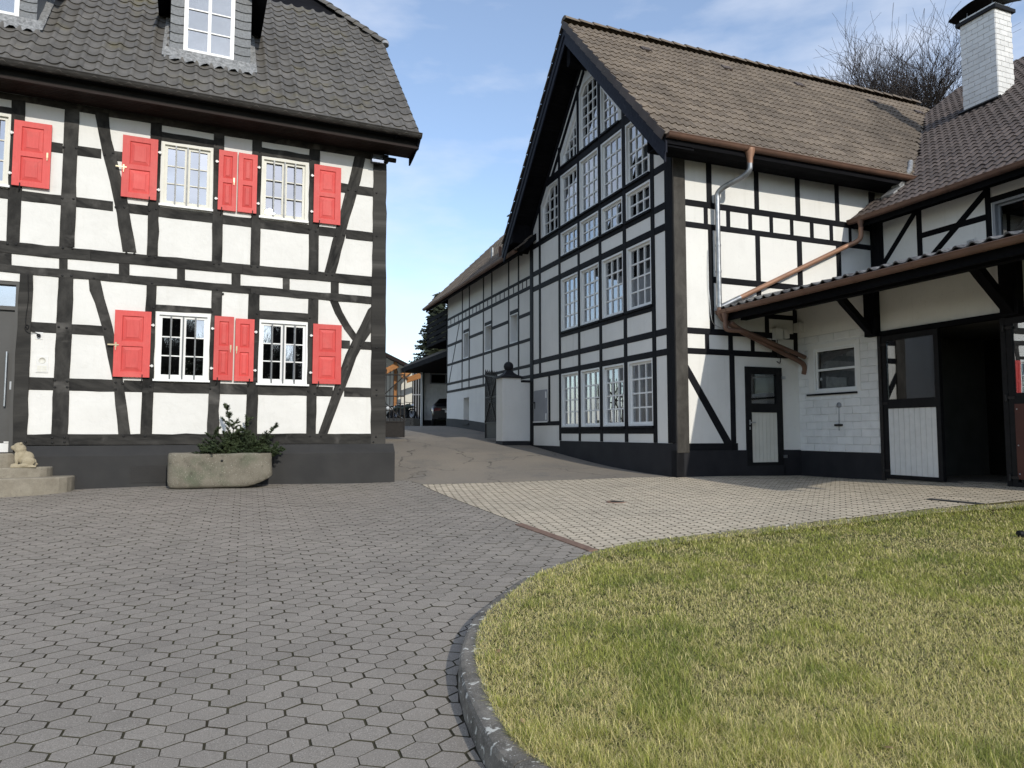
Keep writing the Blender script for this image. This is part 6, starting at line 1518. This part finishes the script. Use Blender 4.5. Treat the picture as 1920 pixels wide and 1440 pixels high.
    for px_ in (923.5, 937.5):
        r = ray(px_, 484); t = (RP(0, 0) - Vector((0, 0, CH))).dot(nn) / r.dot(nn); p = Vector((0, 0, CH)) + r * t; MB().tube([p - Z * .2, p + Z * .38], .055, 10).build('vent_pipe', 'zinc' if px_ < 930 else 'copper', roof)
    MB().tube([w.P(7.45, ze, .1), w.P(7.45, 1.5, .1)], .045, 8).build('downpipe', 'plinth_barn', L)
    # balcony of dark boards at the far end
    z0, z1 = w.m(830, 634)[1], w.m(830, 583)[1]; sb = w.m(802, 600)[0]
    fr = MB(); fr.wbox(w, sL + .02, sb, z0 - .15, z0 - .02, -1.8, .04); bal = fr.build('balcony', 'timber_black', L, 'dark boarded balcony', uvdir=V3)
    for i in range(5): h = (z1 - z0) / 5; MB().wbox(w, sL + .02, sb, z0 + i * h + .02, z0 + (i + 1) * h - .03, .0, .035).build('board', 'timber_black', bal, uvdir=V3)
    for s in (sL + .1, (sL + sb) / 2, sb - .08): MB().wbox(w, s - .04, s + .04, z0 - .1, z1 + .05, -.06, -.002).build('post', 'timber_black', bal, uvdir=Z)
long_house()

def carport():
    w = Wall(BA + U3 * .5, V3, -U3); z1 = w.m(774, 690)[1]; s_end = w.m(775, 690)[0]; p0 = w.P(21, 0, -1); gz = G(p0.x, p0.y)
    C_ = thing('carport', 'open carport with white block end wall and dark fascia', 'carport', Vector((p0.x, p0.y, gz)))
    m = MB(); m.wbox(w, 16.3, s_end + 3, z1 - .02, z1 + .22, -6, .0); rf = m.build('roof', 'timber_black', C_, uvdir=V3)
    MB().wbox(w, 16.3, s_end + 3, z1 + .22, z1 + .42, -6, -.22).build('roof_edge', 'tile_stable', rf)
    sE = 26.6; E = Wall(w.P(sE, 0), U3, -V3); u0 = E.m(793, 760)[0]; q = E.P(2, 0); ge = G(q.x, q.y)
    ew = MB().wbox(E, u0, u0 + 6, ge - .3, z1, -.2, -.004).build('wall', 'brick_white', C_, 'white block end wall')
    me = None; wx = E.m(806, 720), E.m(838, 701)
    bm_ = MB(); bm_.box((0, 0, 0), Vector((1, 0, 0)), Vector((0, 1, 0)), Z, .20, .02, .098); bme = bm_.mesh('block', 'brick_white'); rot = Matrix((U3, V3, Z)).transposed().to_4x4()
    for k in range(15):
        for i in range(6):
            x = u0 + .2 + i * .408 + (.2 if k % 2 else 0); z = ge + .42 + k * .203
            if z > z1 - .1 or (x + .2 > wx[0][0] and wx[0][1] < z < wx[1][1]): continue
            ob = bpy.data.objects.new('block', bme); COL.objects.link(ob); ob.parent = ew; ob.matrix_local = Matrix.Translation(E.P(x, z, 0)) @ rot
    MB().wbox(E, u0 - .02, u0 + 6, ge - .3, ge + .32, -.1, .03).build('plinth', 'plinth_barn', C_)
    window(E, rect(wx[0][0], wx[0][0] + 1.8, wx[0][1], wx[1][1]), 2, 1, C_, .04, .03, .03, .02, 'glass', 'grey_metal', None, 'window', 'strip window in the carport wall', .06, None, None, False); MB().wbox(E, wx[0][0], wx[0][0] + 1.8, wx[0][1], wx[1][1], -.003, .012).build('dark_backing', 'interior', C_)  # near-black plate on the solid wall, coloured as an unlit inside
    pp = E.m(789.5, 700)[0]; MB().wbox(E, pp - .05, pp + .05, ge - .2, z1, .15, .25).build('post', 'white_paint', C_); MB().wbox(E, pp + .08, pp + .16, ge - .2, z1, .02, .12).build('post', 'timber_black', C_, uvdir=Z)
    return ge
carport()
def car():
    # dark saloon parked nose in, its tail towards the gate
    sr = 22.4; w = Wall(BA + U3 * .5, V3, -U3); D_ = w.P(sr, 0).y
    r = ray(809.5, 780); t = w.P(sr, 0).y / r.y; left = Vector((r.x * t, r.y * t, 0)); cx = left + U3 * .91; g = G(cx.x, cx.y)
    C_ = thing('parked_car', 'black saloon car parked in the carport, tail light showing', 'car', Vector((cx.x, cx.y, g)))
    CF = Vector((-.105, .994, 0)); CR = Vector((CF.y, -CF.x, 0)); cx = left + CR * .91
    def P(x, y, z): return cx + CR * x + CF * y + Z * (g + z)     # x across, y forwards from the tail
    sec = [(0.0, .80, .42, .86, .98), (.06, .86, .36, .93, 1.05), (.45, .90, .30, 1.0, 1.10), (.95, .90, .28, 1.02, 1.16), (1.6, .90, .28, 1.0, 1.43), (2.5, .90, .28, .98, 1.45), (3.2, .90, .28, .95, 1.15), (3.9, .89, .30, .88, .98), (4.45, .80, .36, .70, .80)]
    vs = []; n = 14
    for y, hw, zb, zs, zt in sec:
        top = .62 if zt > 1.3 else .78
        prof = [(-hw * .9, zb), (-hw, zb + .12), (-hw, (zb + zs) / 2), (-hw * .985, zs), (-hw * (top + .12), (zs + zt) / 2 + .02), (-hw * top, zt - .02), (-hw * .3, zt), (hw * .3, zt), (hw * top, zt - .02), (hw * (top + .12), (zs + zt) / 2 + .02), (hw * .985, zs), (hw, (zb + zs) / 2), (hw, zb + .12), (hw * .9, zb)]
        vs += [P(x, y, z) for x, z in prof]
    m = MB(); m.add(vs, [(i * n + k, (i + 1) * n + k, (i + 1) * n + (k + 1) % n, i * n + (k + 1) % n) for i in range(len(sec) - 1) for k in range(n)], True); m.add(vs[:n], [tuple(range(n))]); m.add(vs[-n:], [tuple(range(n - 1, -1, -1))])
    body = m.build('body', 'car_paint', C_)
    m = MB(); m.add([P(-.66, 1.0, 1.14), P(.66, 1.0, 1.14), P(.54, 1.52, 1.40), P(-.54, 1.52, 1.40)], [(0, 1, 2, 3)]); m.v = [tuple(Vector(v) - CF * .02 + Z * .025) for v in m.v]; m.build('rear_window', 'glass', C_)
    for sx in (-1, 1):
        m = MB(); a = [P(sx * .84, -.012, .72), P(sx * .46, -.03, .76), P(sx * .46, -.03, .88), P(sx * .80, .01, .90)]; m.add(a, [(0, 1, 2, 3)]); m.add([P(sx * .84, -.012, .72), P(sx * .80, .01, .90), P(sx * .925, .34, .88), P(sx * .925, .34, .76)], [(0, 1, 2, 3)]); m.build('tail_light', 'tail_light', C_)
        for y in (.78, 3.6):
            m = MB(); c = P(sx * .80, y, .32); ax = CR * sx; m.lathe(c, [(.18, -.09), (.32, -.09), (.33, 0), (.32, .11), (.20, .115), (.20, .10), (0, .10)], 20, ax); wh = m.build('wheel', 'rubber', C_); MB().lathe(c, [(.20, .105), (.19, .118), (.05, .12), (0, .125)], 16, ax).build('rim', 'chrome', wh)
        m = MB(); m.box(P(sx * .55, -.035, .40), CR, CF, Z, .11, .03, .028); m.build('exhaust_tip', 'chrome', C_)
    m = MB(); m.box(P(0, .0, .46), CR, CF, Z, .84, .07, .13); m.build('bumper', 'car_paint', C_); m = MB(); m.box(P(0, -.045, .36), CR, CF, Z, .60, .03, .05); m.build('diffuser', 'plastic_black', C_)
    MB().box(P(0, -.035, .72), CR, CF, Z, .26, .006, .055).build('number_plate', 'white_plastic', C_); MB().box(P(0, -.03, .83), CR, CF, Z, .40, .008, .012).build('trim_strip', 'chrome', C_)
car()
SH = Wall((0, 46), (1, 0), (0, -1))
def shed():
    w = SH; a = w.m(760, 787); gz = a[1]; S_ = thing('timber_shed', 'open fronted shed with orange timber posts and white wall', 'shed', w.P(a[0], gz, 0))
    x0, x1 = w.m(640, 700)[0], w.m(776, 700)[0]; zl, zr = w.m(640, 622)[1], w.m(776, 689)[1]
    m = MB(); vs = [w.P(x0, zl, 2.6), w.P(x1, zr, 2.6), w.P(x1, zr, -5), w.P(x0, zl, -5)]; m.add(vs + [v - Z * .22 for v in vs], [(0, 1, 2, 3), (7, 6, 5, 4), (0, 4, 5, 1), (1, 5, 6, 2), (2, 6, 7, 3), (3, 7, 4, 0)]); rf = m.build('roof', 'soffit_brown', S_, uvdir=Vector((1, 0, 0)))
    c0, c1 = w.m(743, 700)[0], w.m(749, 700)[0]; MB().wbox(w, c0, c1, gz - .3, w.m(746, 676)[1] - .2, .9, 1.12).build('post', 'timber_orange', S_, uvdir=Z)
    for xa, ya, xb, yb in ((722, 697, 746, 684), (752, 706, 770, 694)): p, q = w.m(xa, ya, 2.2), w.m(xb, yb, 2.2); MB().beam(w.P(*p, 2.2), w.P(*q, 2.2), .16, .34).build('rafter', 'timber_orange', S_, uvdir=Vector((1, 0, .4)))
    p, q = w.m(762, 713, 1.4), w.m(789, 704, 1.4); MB().beam(w.P(*p, 1.4), w.P(*q, 1.4), .16, .34).build('rafter', 'timber_orange', S_, uvdir=Vector((1, 0, .4)))
    k = w.m(773, 700)[0]; MB().wbox(w, w.m(752, 700)[0], k, gz - .4, zr - .25, -.3, .0).build('wall', 'cream_paint', S_, 'pale wall of the shed')
    MB().prism(w, [(x0, gz - .4), (w.m(752, 700)[0], gz - .4), (w.m(752, 700)[0], zl + (zr - zl) * (w.m(752, 700)[0] - x0) / (x1 - x0) - .23), (x0, zl - .23)], -3.3, -3.0).build('wall', 'cream_paint', S_, 'pale back wall of the shed')
    d0, d1 = k, w.m(792, 700)[0]; dr = MB().wbox(w, d0, d1, gz - .3, zr - .3, -.25, -.05).build('sliding_door', 'plastic_black', S_)
    for i in range(4): s = d0 + (d1 - d0) * (i + .5) / 4; MB().wbox(w, s - .02, s + .02, gz, zr - .35, -.05, -.02).build('bar', 'grey_metal', dr)
    MB().wbox(w, d0, d1, gz + 1.6, gz + 1.66, -.05, -.015).build('bar', 'grey_metal', dr)
    MB().wbox(w, x0, w.m(800, 700)[0], gz - .5, gz - .02, -4, 6).build('apron', 'asphalt', S_)
    return gz
gz_s = shed()
def bike(xpx, y, nm, lab, cat, quad):
    w = Wall((0, y), (1, 0), (0, -1)); s, z = w.m(xpx, 787); zb = gz_s - .02; o = w.P(s, zb, 0); g = thing(nm, lab, cat, o); X, Y = Vector((.86, -.5, 0)), Vector((.5, .86, 0))
    P = lambda a, b, h: o + X * a + Y * b + Z * h
    wr = .27 if quad else .32; ys = (-.38, .38) if quad else (0,)
    for a in (-.62, .62):
        for b in ys:
            m = MB(); pr = [(wr * .55, -.09), (wr * .92, -.09), (wr, -.04), (wr, .04), (wr * .92, .09), (wr * .55, .09)] if quad else [(wr * .8, -.05), (wr * .97, -.05), (wr, 0), (wr * .97, .05), (wr * .8, .05)]
            m.lathe(P(a, b, wr), pr, 18, Y); wh = m.build('wheel', 'rubber', g); MB().lathe(P(a, b, wr), [(wr * .6, -.03), (wr * .6, .03), (.04, .05), (0, .05)], 12, Y).build('rim', 'grey_metal', wh)
    m = MB(); m.tube(smooth_path([P(-.8, 0, .62), P(-.4, 0, .72), P(0, 0, .66), P(.35, 0, .78), P(.6, 0, .74)], 4), [.06, .10, .14, .16, .17, .16, .15, .15, .15, .16, .17, .17, .16, .14, .12, .10, .06], 10); m.build('body', 'white_plastic' if quad else 'green_paint', g)
    m = MB(); m.box(P(-.30, 0, .80), X, Y, Z, .30, .13, .05); m.build('seat', 'plastic_black', g)
    m = MB(); m.box(P(0, 0, .42), X, Y, Z, .28, .14, .18); m.build('engine', 'iron_dark', g)
    m = MB(); m.tube(bend_path([P(.42, -.38, 1.02), P(.46, -.12, 1.0), P(.46, .12, 1.0), P(.42, .38, 1.02)], .06, 4), .018, 8); m.tube([P(.62, .0, wr), P(.44, 0, 1.0)], .03, 8); m.build('handlebar', 'iron_dark', g)
    m = MB(); m.lathe(P(.62, 0, .82), [(0, -.02), (.09, 0), (.10, .06), (0, .08)], 12, X); m.build('headlight', 'chrome', g)
    for a in (-.62, .62):
        for b in ys: m = MB(); m.box(P(a, b, wr * 2 + .05), X, Y, Z, .26, .11, .015); m.build('mudguard', 'plastic_black', g)
bike(739, 44.2, 'quad_bike', 'white quad bike parked under the shed roof', 'quad bike', True); bike(757, 43.2, 'motorcycle', 'dark motorcycle parked beside the shed wall', 'motorcycle', False)

# ------------------------------------------------------------------ trees
def conifer(seed, H, Rb, nbr, name='needles_far'):
    rs = random.Random(seed); tr = MB(); tr.tube([(0, 0, 0), (0, 0, H * .5), (0, 0, H)], [.22, .13, .02], 8); V, F, tone = [], [], []
    for i in range(nbr):
        f = (i + rs.random()) / nbr; z = H * (.06 + .93 * f); r = Rb * (1 - f) ** .85 * rs.uniform(.72, 1.12) + .1; a = i * 2.399 + rs.gauss(0, .3); d = Vector((math.cos(a), math.sin(a), 0)); sd = Vector((-d.y, d.x, 0))
        n = max(4, int(r / .16)); t0 = rs.random()
        for k in range(n):
            g = (k + .5) / n; c = d * (r * g) + Z * (z - r * .28 * g + .12 * r * g * g)
            for q in range(4):
                L = (.42 * (1.15 - g) + .16) * rs.uniform(.7, 1.3); sg = rs.choice((-1, 1)); dr = (sd * sg * rs.uniform(.4, 1) + d * rs.uniform(.2, .8) - Z * rs.uniform(.1, .55)).normalized(); up = dr.cross(d + Z * .2).normalized() * (.07 + .045 * rs.random()); c2 = c + Vector((rs.gauss(0, .05), rs.gauss(0, .05), rs.gauss(0, .04)))
                b = len(V); V += [c2 - up, c2 + up, c2 + dr * L * .6 + up * .8, c2 + dr * L, c2 + dr * L * .6 - up * .8]; F.append((b, b + 1, b + 2, b + 3, b + 4)); tone += [rs.random()] * 5
    me = bpy.data.meshes.new('spruce_crown'); me.from_pydata([tuple(v) for v in V], [], F); at = me.attributes.new('tone', 'FLOAT', 'POINT'); at.data.foreach_set('value', tone); me.materials.append(MATS[name])
    return tr.mesh('spruce_trunk', 'bark'), me
ctr, ccr = conifer(3, 13.5, 4.8, 420)
def put_conifer(x, y, sc, lab, grp, rz, z=None):
    o = thing('spruce_tree', lab, 'tree', Vector((x, y, G(x, y) if z is None else z)), grp)
    for nm, me in (('trunk', ctr), ('crown', ccr)):
        c = bpy.data.objects.new(nm, me); COL.objects.link(c); c.parent = o; c.rotation_euler = (0, 0, rz); c.scale = (sc, sc, sc)
put_conifer(-5.75, 55, .77, 'dark spruce tree rising behind the carport roof', None, .3); put_conifer(2.05, 45, 1.42, 'tall spruce just showing past the barn roof edge', None, 1.4, .5)
def bare_tree(x, y, zb, H, seed, lab, ztop):
    rs = random.Random(seed); o = thing('bare_tree', lab, 'tree', Vector((x, y, zb))); tr = MB(); tw = MB()
    def grow(p, d, L, r, lev):
        n = 5 if lev < 4 else 3; pts = [p]; q = p.copy(); dd = d.copy()
        for i in range(n):
            dd = (dd + Vector((rs.gauss(0, .13), rs.gauss(0, .13), rs.gauss(.05, .09)))).normalized(); q = q + dd * (L / n); pts.append(q.copy())
        rr = [max(.0048, r * (1 - .55 * i / n)) for i in range(n + 1)]; (tr if lev < 2 else tw).tube(pts, rr, 7 if lev < 1 else (5 if lev < 2 else 3), False)
        if lev >= 5: return
        k = (8, 7, 6, 6, 5)[lev]
        for i in range(k):
            f = rs.uniform(.28, 1) if lev else rs.uniform(.45, 1); b = pts[int(f * n)]; a = rs.uniform(0, 6.28); t = pts[min(n, int(f * n) + 1)] - pts[max(0, int(f * n) - 1)]; t.normalize()
            s = t.cross(Vector((math.cos(a), math.sin(a), .3))).normalized(); sp = rs.uniform(.45, .95); nd = (t * (1 - .35 * sp) + s * sp + Z * .16).normalized()
            grow(b, nd, L * rs.uniform(.60, .92), rr[int(f * n)] * .66, lev + 1)
    grow(Vector((x, y, zb)), Vector((.05, 0, 1)), H * .24, H * .016, 0)
    top = max(v[2] for v in tw.v); k = (ztop - zb) / (top - zb)
    for mb in (tr, tw): mb.v = [(x + (a - x) * k, y + (b - y) * k, zb + (c - zb) * k) for a, b, c in mb.v]
    return tr.build('trunk', 'bark', o), tw.build('crown', 'bark_twig', o)
BT = bare_tree(16.6, 29.0, 8.8, 15.0, 21, 'leafless tree behind the roofs beside the chimney', 19.6)
for i, (x, y, s) in enumerate(((5, -39, .85), (11.5, -35.5, .8), (17.5, -32.5, .95), (23.5, -28.5, .8), (30, -24, .9))):
    put_conifer(x, y, s, 'evergreen tree mirrored in the lower house windows', 'evergreens mirrored in the windows', i * 1.1)
for i, (x, y, s) in enumerate(((8.5, -37, 1.15), (14.5, -34, 1.2), (20.5, -31, 1.1), (26.5, -27, 1.15))):
    o = thing('bare_tree', 'leafless tree mirrored in the lower house windows', 'tree', Vector((x, y, 1.5)), 'bare trees mirrored in the windows')
    for me in BT:
        c = me.copy(); COL.objects.link(c); c.parent = o; c.scale = (s, s, s); c.rotation_euler = (0, 0, i * 1.7); c.location = -(Matrix.Rotation(i * 1.7, 3, 'Z') @ (Vector((16.6, 29.0, 8.8)) * s))

# ------------------------------------------------------------------ things on the ground by the house
def trough():
    w = HOU; dF = .78; s0 = w.m(314, 890, dF)[0]; s1 = w.m(511, 890, dF)[0]; zt0 = w.m(320, 849, dF)[1]; zt1 = w.m(505, 851, dF)[1]
    c = w.P((s0 + s1) / 2, 0, .5); gz = G(c.x, c.y); Tt = thing('stone_trough', 'long weathered stone trough in front of the house plinth', 'trough', Vector((c.x, c.y, gz)))
    hl, hd = (s1 - s0) / 2, .29; n = 64; zt = (zt0 + zt1) / 2; H = zt - gz
    def ringp(k, ins, zz, rad=.07):
        pts = []
        for i in range(n):
            a = 2 * math.pi * i / n; ca, sa = math.cos(a), math.sin(a); p = 7.0; r = (abs(ca) ** p + abs(sa) ** p) ** (-1 / p)
            pts.append(((hl - ins) * ca * r, (hd - ins) * sa * r, zz))
        return pts
    lev = [(.09, .0), (.035, .015), (.006, .06), (.0, .14), (.0, .28), (.0, H * .62), (.0, H * .8), (-.004, H - .05), (.004, H - .012), (.02, H), (.075, H), (.09, H - .01), (.10, H - .12), (.11, H - .16)]
    vs = []
    for k, (i_, z_) in enumerate(lev): vs += ringp(k, i_, z_)
    out = []
    for x, y, z in vs:
        q = w.P((s0 + s1) / 2 + x, 0, .5 + y); d = mnoise.noise(Vector((x * 2.5, y * 2.5, z * 2.5))) * .022 + mnoise.noise(Vector((x * 9, y * 9, z * 9))) * .010
        # lower corner broken away
        zz = z
        if True: lim = ((x - (hl - .55)) / .55) ** 2 * .22 if x > hl - .55 else 0; zz = max(z, min(lim, H * .75)) if lim > 0 else z
        if zz > H - .05: zz = H + (z - H) + .012 * (1 if x < -hl * .55 else 0) + d * .5
        nx = Vector((x / hl, y / hd)); m_ = nx.length or 1
        q += W3 * (nx.x / m_ * d) + HN * (nx.y / m_ * d)
        out.append(Vector((q.x, q.y, gz + zz)))
    L = len(lev); m = MB(); m.add(out, [(k * n + i, k * n + (i + 1) % n, (k + 1) * n + (i + 1) % n, (k + 1) * n + i) for k in range(L - 1) for i in range(n)], True)
    m.add(out[-n:], [tuple(range(n))]); m.add(out[:n], [tuple(range(n - 1, -1, -1))]); b = m.build('basin', 'trough_stone', Tt)
    if sum(p.normal.dot(p.center - Vector((c.x, c.y, gz + H / 2))) for p in b.data.polygons) < 0: b.data.flip_normals()
    MB().lathe(w.P(w.m(416, 864, dF)[0], w.m(416, 864, dF)[1], dF + .012), [(.022, -.03), (.022, .006), (.0, .004)], 10, HN).build('drain_hole', 'peg', Tt)
    # spruce cuttings standing in it
    rs = random.Random(11); C_ = thing('conifer_cuttings', 'bunch of green conifer branches standing in the stone trough', 'branches', Vector((c.x, c.y, gz + H - .1)))
    wood = MB(); NV, NF, tone = [], [], []
    def needles(pts, nl, dens):
        for i in range(len(pts) - 1):
            a, b = pts[i], pts[i + 1]; t = (b - a); L = t.length; t.normalize(); k = max(1, int(L * dens)); s = t.cross(Vector((.3, .5, .8))).normalized(); u = s.cross(t)
            for j in range(k):
                p = a.lerp(b, rs.random()); an = rs.uniform(0, 6.28); d = (s * math.cos(an) + u * math.sin(an) * .6 + t * rs.uniform(.3, .9)).normalized(); wv = d.cross(t).normalized() * .0045; ln = nl * rs.uniform(.7, 1.2); q = len(NV)
                NV.extend([p - wv, p + wv, p + d * ln]); NF.append((q, q + 1, q + 2)); tone.extend([rs.random()] * 3)
    def twig(p, d, L, lev, droop):
        pts = [p]; q = p.copy(); dd = d.normalized(); n = 6
        for i in range(n): dd = (dd + Vector((rs.gauss(0, .12), rs.gauss(0, .12), rs.gauss(-droop, .08)))).normalized(); q = q + dd * (L / n); pts.append(q.copy())
        wood.tube(pts, [.007 * (1 if lev == 0 else .5) * (1 - .7 * i / n) for i in range(n + 1)], 4, False); needles(pts, .036, 620)
        if lev < 2:
            for i in range(1, n + 1):
                for sg in (-1, 1):
                    if rs.random() < .80: t = (pts[i] - pts[i - 1]).normalized(); s = t.cross(Z + Vector((.1, .2, 0))).normalized(); twig(pts[i], t * .75 + s * sg * .8 + Z * .1, L * rs.uniform(.28, .42) * (1.15 - .12 * i), lev + 1, droop * .6)
    sA, sB = w.m(385, 850, .5)[0], w.m(508, 850, .5)[0]; ctr = (sA + sB) / 2
    for i in range(48):
        f = rs.random(); s = sA + (sB - sA) * (.10 + .85 * f); p = w.P(s, gz + H - .14, .5 + rs.uniform(-.16, .16)); hgt = rs.uniform(.28, .60) * (1.0 - .35 * abs(f - .55) * 2)
        d = Z + W3 * ((f - .5) * 1.3 + rs.gauss(0, .25)) + HN * rs.gauss(.05, .3); twig(p, d, hgt, 0, .03)
    for dx, hh, ln in ((.28, .95, .1), (.62, .78, .35), (.75, .70, .5), (.40, .70, -.1), (.15, .62, -.4)): twig(w.P(sA + (sB - sA) * dx, gz + H - .14, .5), Z + W3 * ln * .8, hh, 0, .0)
    for i in range(24): f = rs.random(); p = w.P(sA - .12 + (sB - sA + .2) * f, gz + H + .0, .5 + rs.uniform(-.1, .2)); twig(p, W3 * rs.uniform(-1, 1) + HN * rs.uniform(0, .5) + Z * .22, rs.uniform(.20, .34), 1, .06)
    wood.build('stems', 'bark_twig', C_); me = bpy.data.meshes.new('needles'); me.from_pydata([tuple(v) for v in NV], [], NF); at = me.attributes.new('tone', 'FLOAT', 'POINT'); at.data.foreach_set('value', tone); me.materials.append(MATS['needles']); link(bpy.data.objects.new('foliage', me), C_)
trough()
def steps():
    w = HOU; c = w.P((dx0 + dx1) / 2, 0, .5); gz = G(c.x, c.y); S_ = thing('stone_steps', 'rounded sandstone steps before the grey front door', 'steps', Vector((c.x, c.y, gz)))
    sc = (dx0 + dx1) / 2; spec = [(w.m(33, 870, .45)[0], .45, dz0 - .012, w.m(30, 876.5, .55)[1]), (w.m(91, 880, .60)[0], .62, w.m(40, 877, .62)[1], w.m(40, 896, .68)[1]), (w.m(130, 905, .80)[0], .82, w.m(40, 897, .82)[1], gz - .1)]
    for k, (sr, d, zt, zb) in enumerate(spec):
        hw = sr - sc; n = 22; pts = [(sc - hw, .02)]
        for i in range(n + 1):
            a = math.pi - math.pi * i / n; ca, sa = math.cos(a), math.sin(a); p = 3.6; r = (abs(ca) ** p + abs(sa) ** p) ** (-1 / p); pts.append((sc + hw * ca * r, .05 + (d - .05) * sa * r))
        pts.append((sc + hw, .02)); pts = pts[::-1] if area(pts) < 0 else pts
        N_ = len(pts); i1 = inset(pts, .018); wob = lambda s, q: .006 * mnoise.noise(Vector((s * 5, q * 5, k)))
        vs = [w.P(s, zt + wob(s, q), q) for s, q in i1] + [w.P(s, zt - .02, q) for s, q in pts] + [w.P(s, zb - .02, q + wob(s * 2, q)) for s, q in pts]
        m = MB(); m.add(vs, [tuple(range(N_))] + [(r * N_ + i, (r + 1) * N_ + i, (r + 1) * N_ + (i + 1) % N_, r * N_ + (i + 1) % N_) for r in range(2) for i in range(N_)])
        o = m.build('step', 'step_stone', S_)
        if o.data.polygons[0].normal.z < 0: o.data.flip_normals()
    return spec
SPEC = steps()
def lion():
    w = HOU; d = .48; zt = SPEC[1][2]; s, _ = w.m(42, 876, d); o = w.P(s, zt, d); k = (w.m(42, 829, d)[1] - zt) / .50
    Ln = thing('stone_lion', 'small seated stone lion figure on the middle step', 'statue', o)
    import bmesh
    bm = bmesh.new()
    def ell(x, y, z, rx, ry, rz, tilt=0):
        M_ = Matrix.Translation((x, y, z)) @ Matrix.Rotation(tilt, 4, 'Y') @ Matrix.Diagonal((rx, ry, rz, 1)); bmesh.ops.create_icosphere(bm, subdivisions=3, radius=1, matrix=M_)
    # +x is the lion's back, it looks towards -x
    ell(.06, 0, .17, .13, .10, .15, .35); ell(-.03, 0, .25, .095, .095, .15, .15); ell(-.05, 0, .36, .105, .10, .10); ell(-.075, 0, .415, .088, .08, .08); ell(-.155, 0, .395, .055, .048, .045); ell(-.15, 0, .365, .04, .04, .025)
    for y in (-1, 1):
        ell(.10, y * .085, .12, .115, .05, .095); ell(.02, y * .10, .045, .11, .04, .035); ell(-.10, y * .055, .17, .036, .036, .14, -.1); ell(-.14, y * .055, .045, .062, .042, .034); ell(-.04, y * .065, .475, .025, .018, .028)
    ell(.19, .02, .06, .07, .035, .03); ell(.20, .03, .10, .03, .03, .06)
    bmesh.ops.create_cube(bm, size=1, matrix=Matrix.Translation((.02, 0, .018)) @ Matrix.Diagonal((.42, .24, .036, 1)))
    me = bpy.data.meshes.new('lion'); bm.to_mesh(me); bm.free(); me.materials.append(MATS['lion_stone'])
    ob = bpy.data.objects.new('figure', me); COL.objects.link(ob); ob.parent = Ln; ob.scale = (k, k, k); ob.rotation_euler = (0, 0, math.atan2(W3.y, W3.x) + .12)
    r = ob.modifiers.new('r', 'REMESH'); r.mode = 'VOXEL'; r.voxel_size = .010; r.use_smooth_shade = True; sm = ob.modifiers.new('s', 'SMOOTH'); sm.iterations = 3
lion()
def nozzle():
    p = spot(1913, 1011, lift); q = Vector((p.x, p.y, p.z)); z = q.z + .055; X = Vector((1, .15, 0)).normalized()
    N_ = thing('garden_spotlight', 'black garden spotlight lying at the lawn edge of the picture', 'spotlight', Vector((p.x + .12, p.y, p.z)))
    c = Vector((p.x, p.y, z)); MB().lathe(c - X * .02, [(0, .0), (.030, .0), (.034, .006), (.034, .045), (.026, .055), (.018, .06), (0, .06)], 16, X).build('head', 'plastic_black', N_)
    MB().tube([c + X * .03, c + X * .30], .014, 8).build('stem', 'plastic_black', N_); MB().tube([c + X * .22, c + X * .22 - Z * .12], .010, 6).build('spike', 'plastic_black', N_)
nozzle()
def fallen():
    rs = random.Random(5); lm = MB(); n = 8
    pts = [(0, -.022, .003)] + [(.012 * math.sin(math.pi * i / 4) * (1 if i % 2 else .8), -.022 + .044 * i / 4, .006 * i % .011) for i in range(1, 4)] + [(0, .026, .004)] + [(-.012 * math.sin(math.pi * i / 4), -.022 + .044 * i / 4, .009) for i in range(3, 0, -1)]
    lm.add(pts, [tuple(range(len(pts)))]); me = lm.mesh('leaf', 'brass'); t = NT('dry_leaf'); t.done(t.vary(t.mix(.5, (.33, .24, .12), (.26, .17, .08)), .3), .8, .2); me.materials.clear(); me.materials.append(MATS['dry_leaf'])
    for x, y, lw, lab in ((1412, 1010, 1, 'pale dry leaf on the lawn below the stable window'), (1580, 1013, 1, 'pale dry leaf on the lawn towards the stable doors'), (935, 1231, 1, 'dry leaf on the grass next to the kerb bend'), (1668, 1417, 1, 'dry leaf low in the lawn at the bottom edge'), (980, 1365, 1, 'dry leaf in the grass beside the near kerb'), (436, 1056, 0, 'small dry leaf lying on the grey paving')):
        p = spot(x, y, lift if lw else None); o = bpy.data.objects.new('fallen_leaf', me); COL.objects.link(o); o.location = p + Z * (.028 if lw else .002); o.rotation_euler = (rs.gauss(0, .15), rs.gauss(0, .15), rs.uniform(0, 6.28))
        tag(o, lab, 'leaf', 'fallen dry leaves')
fallen()
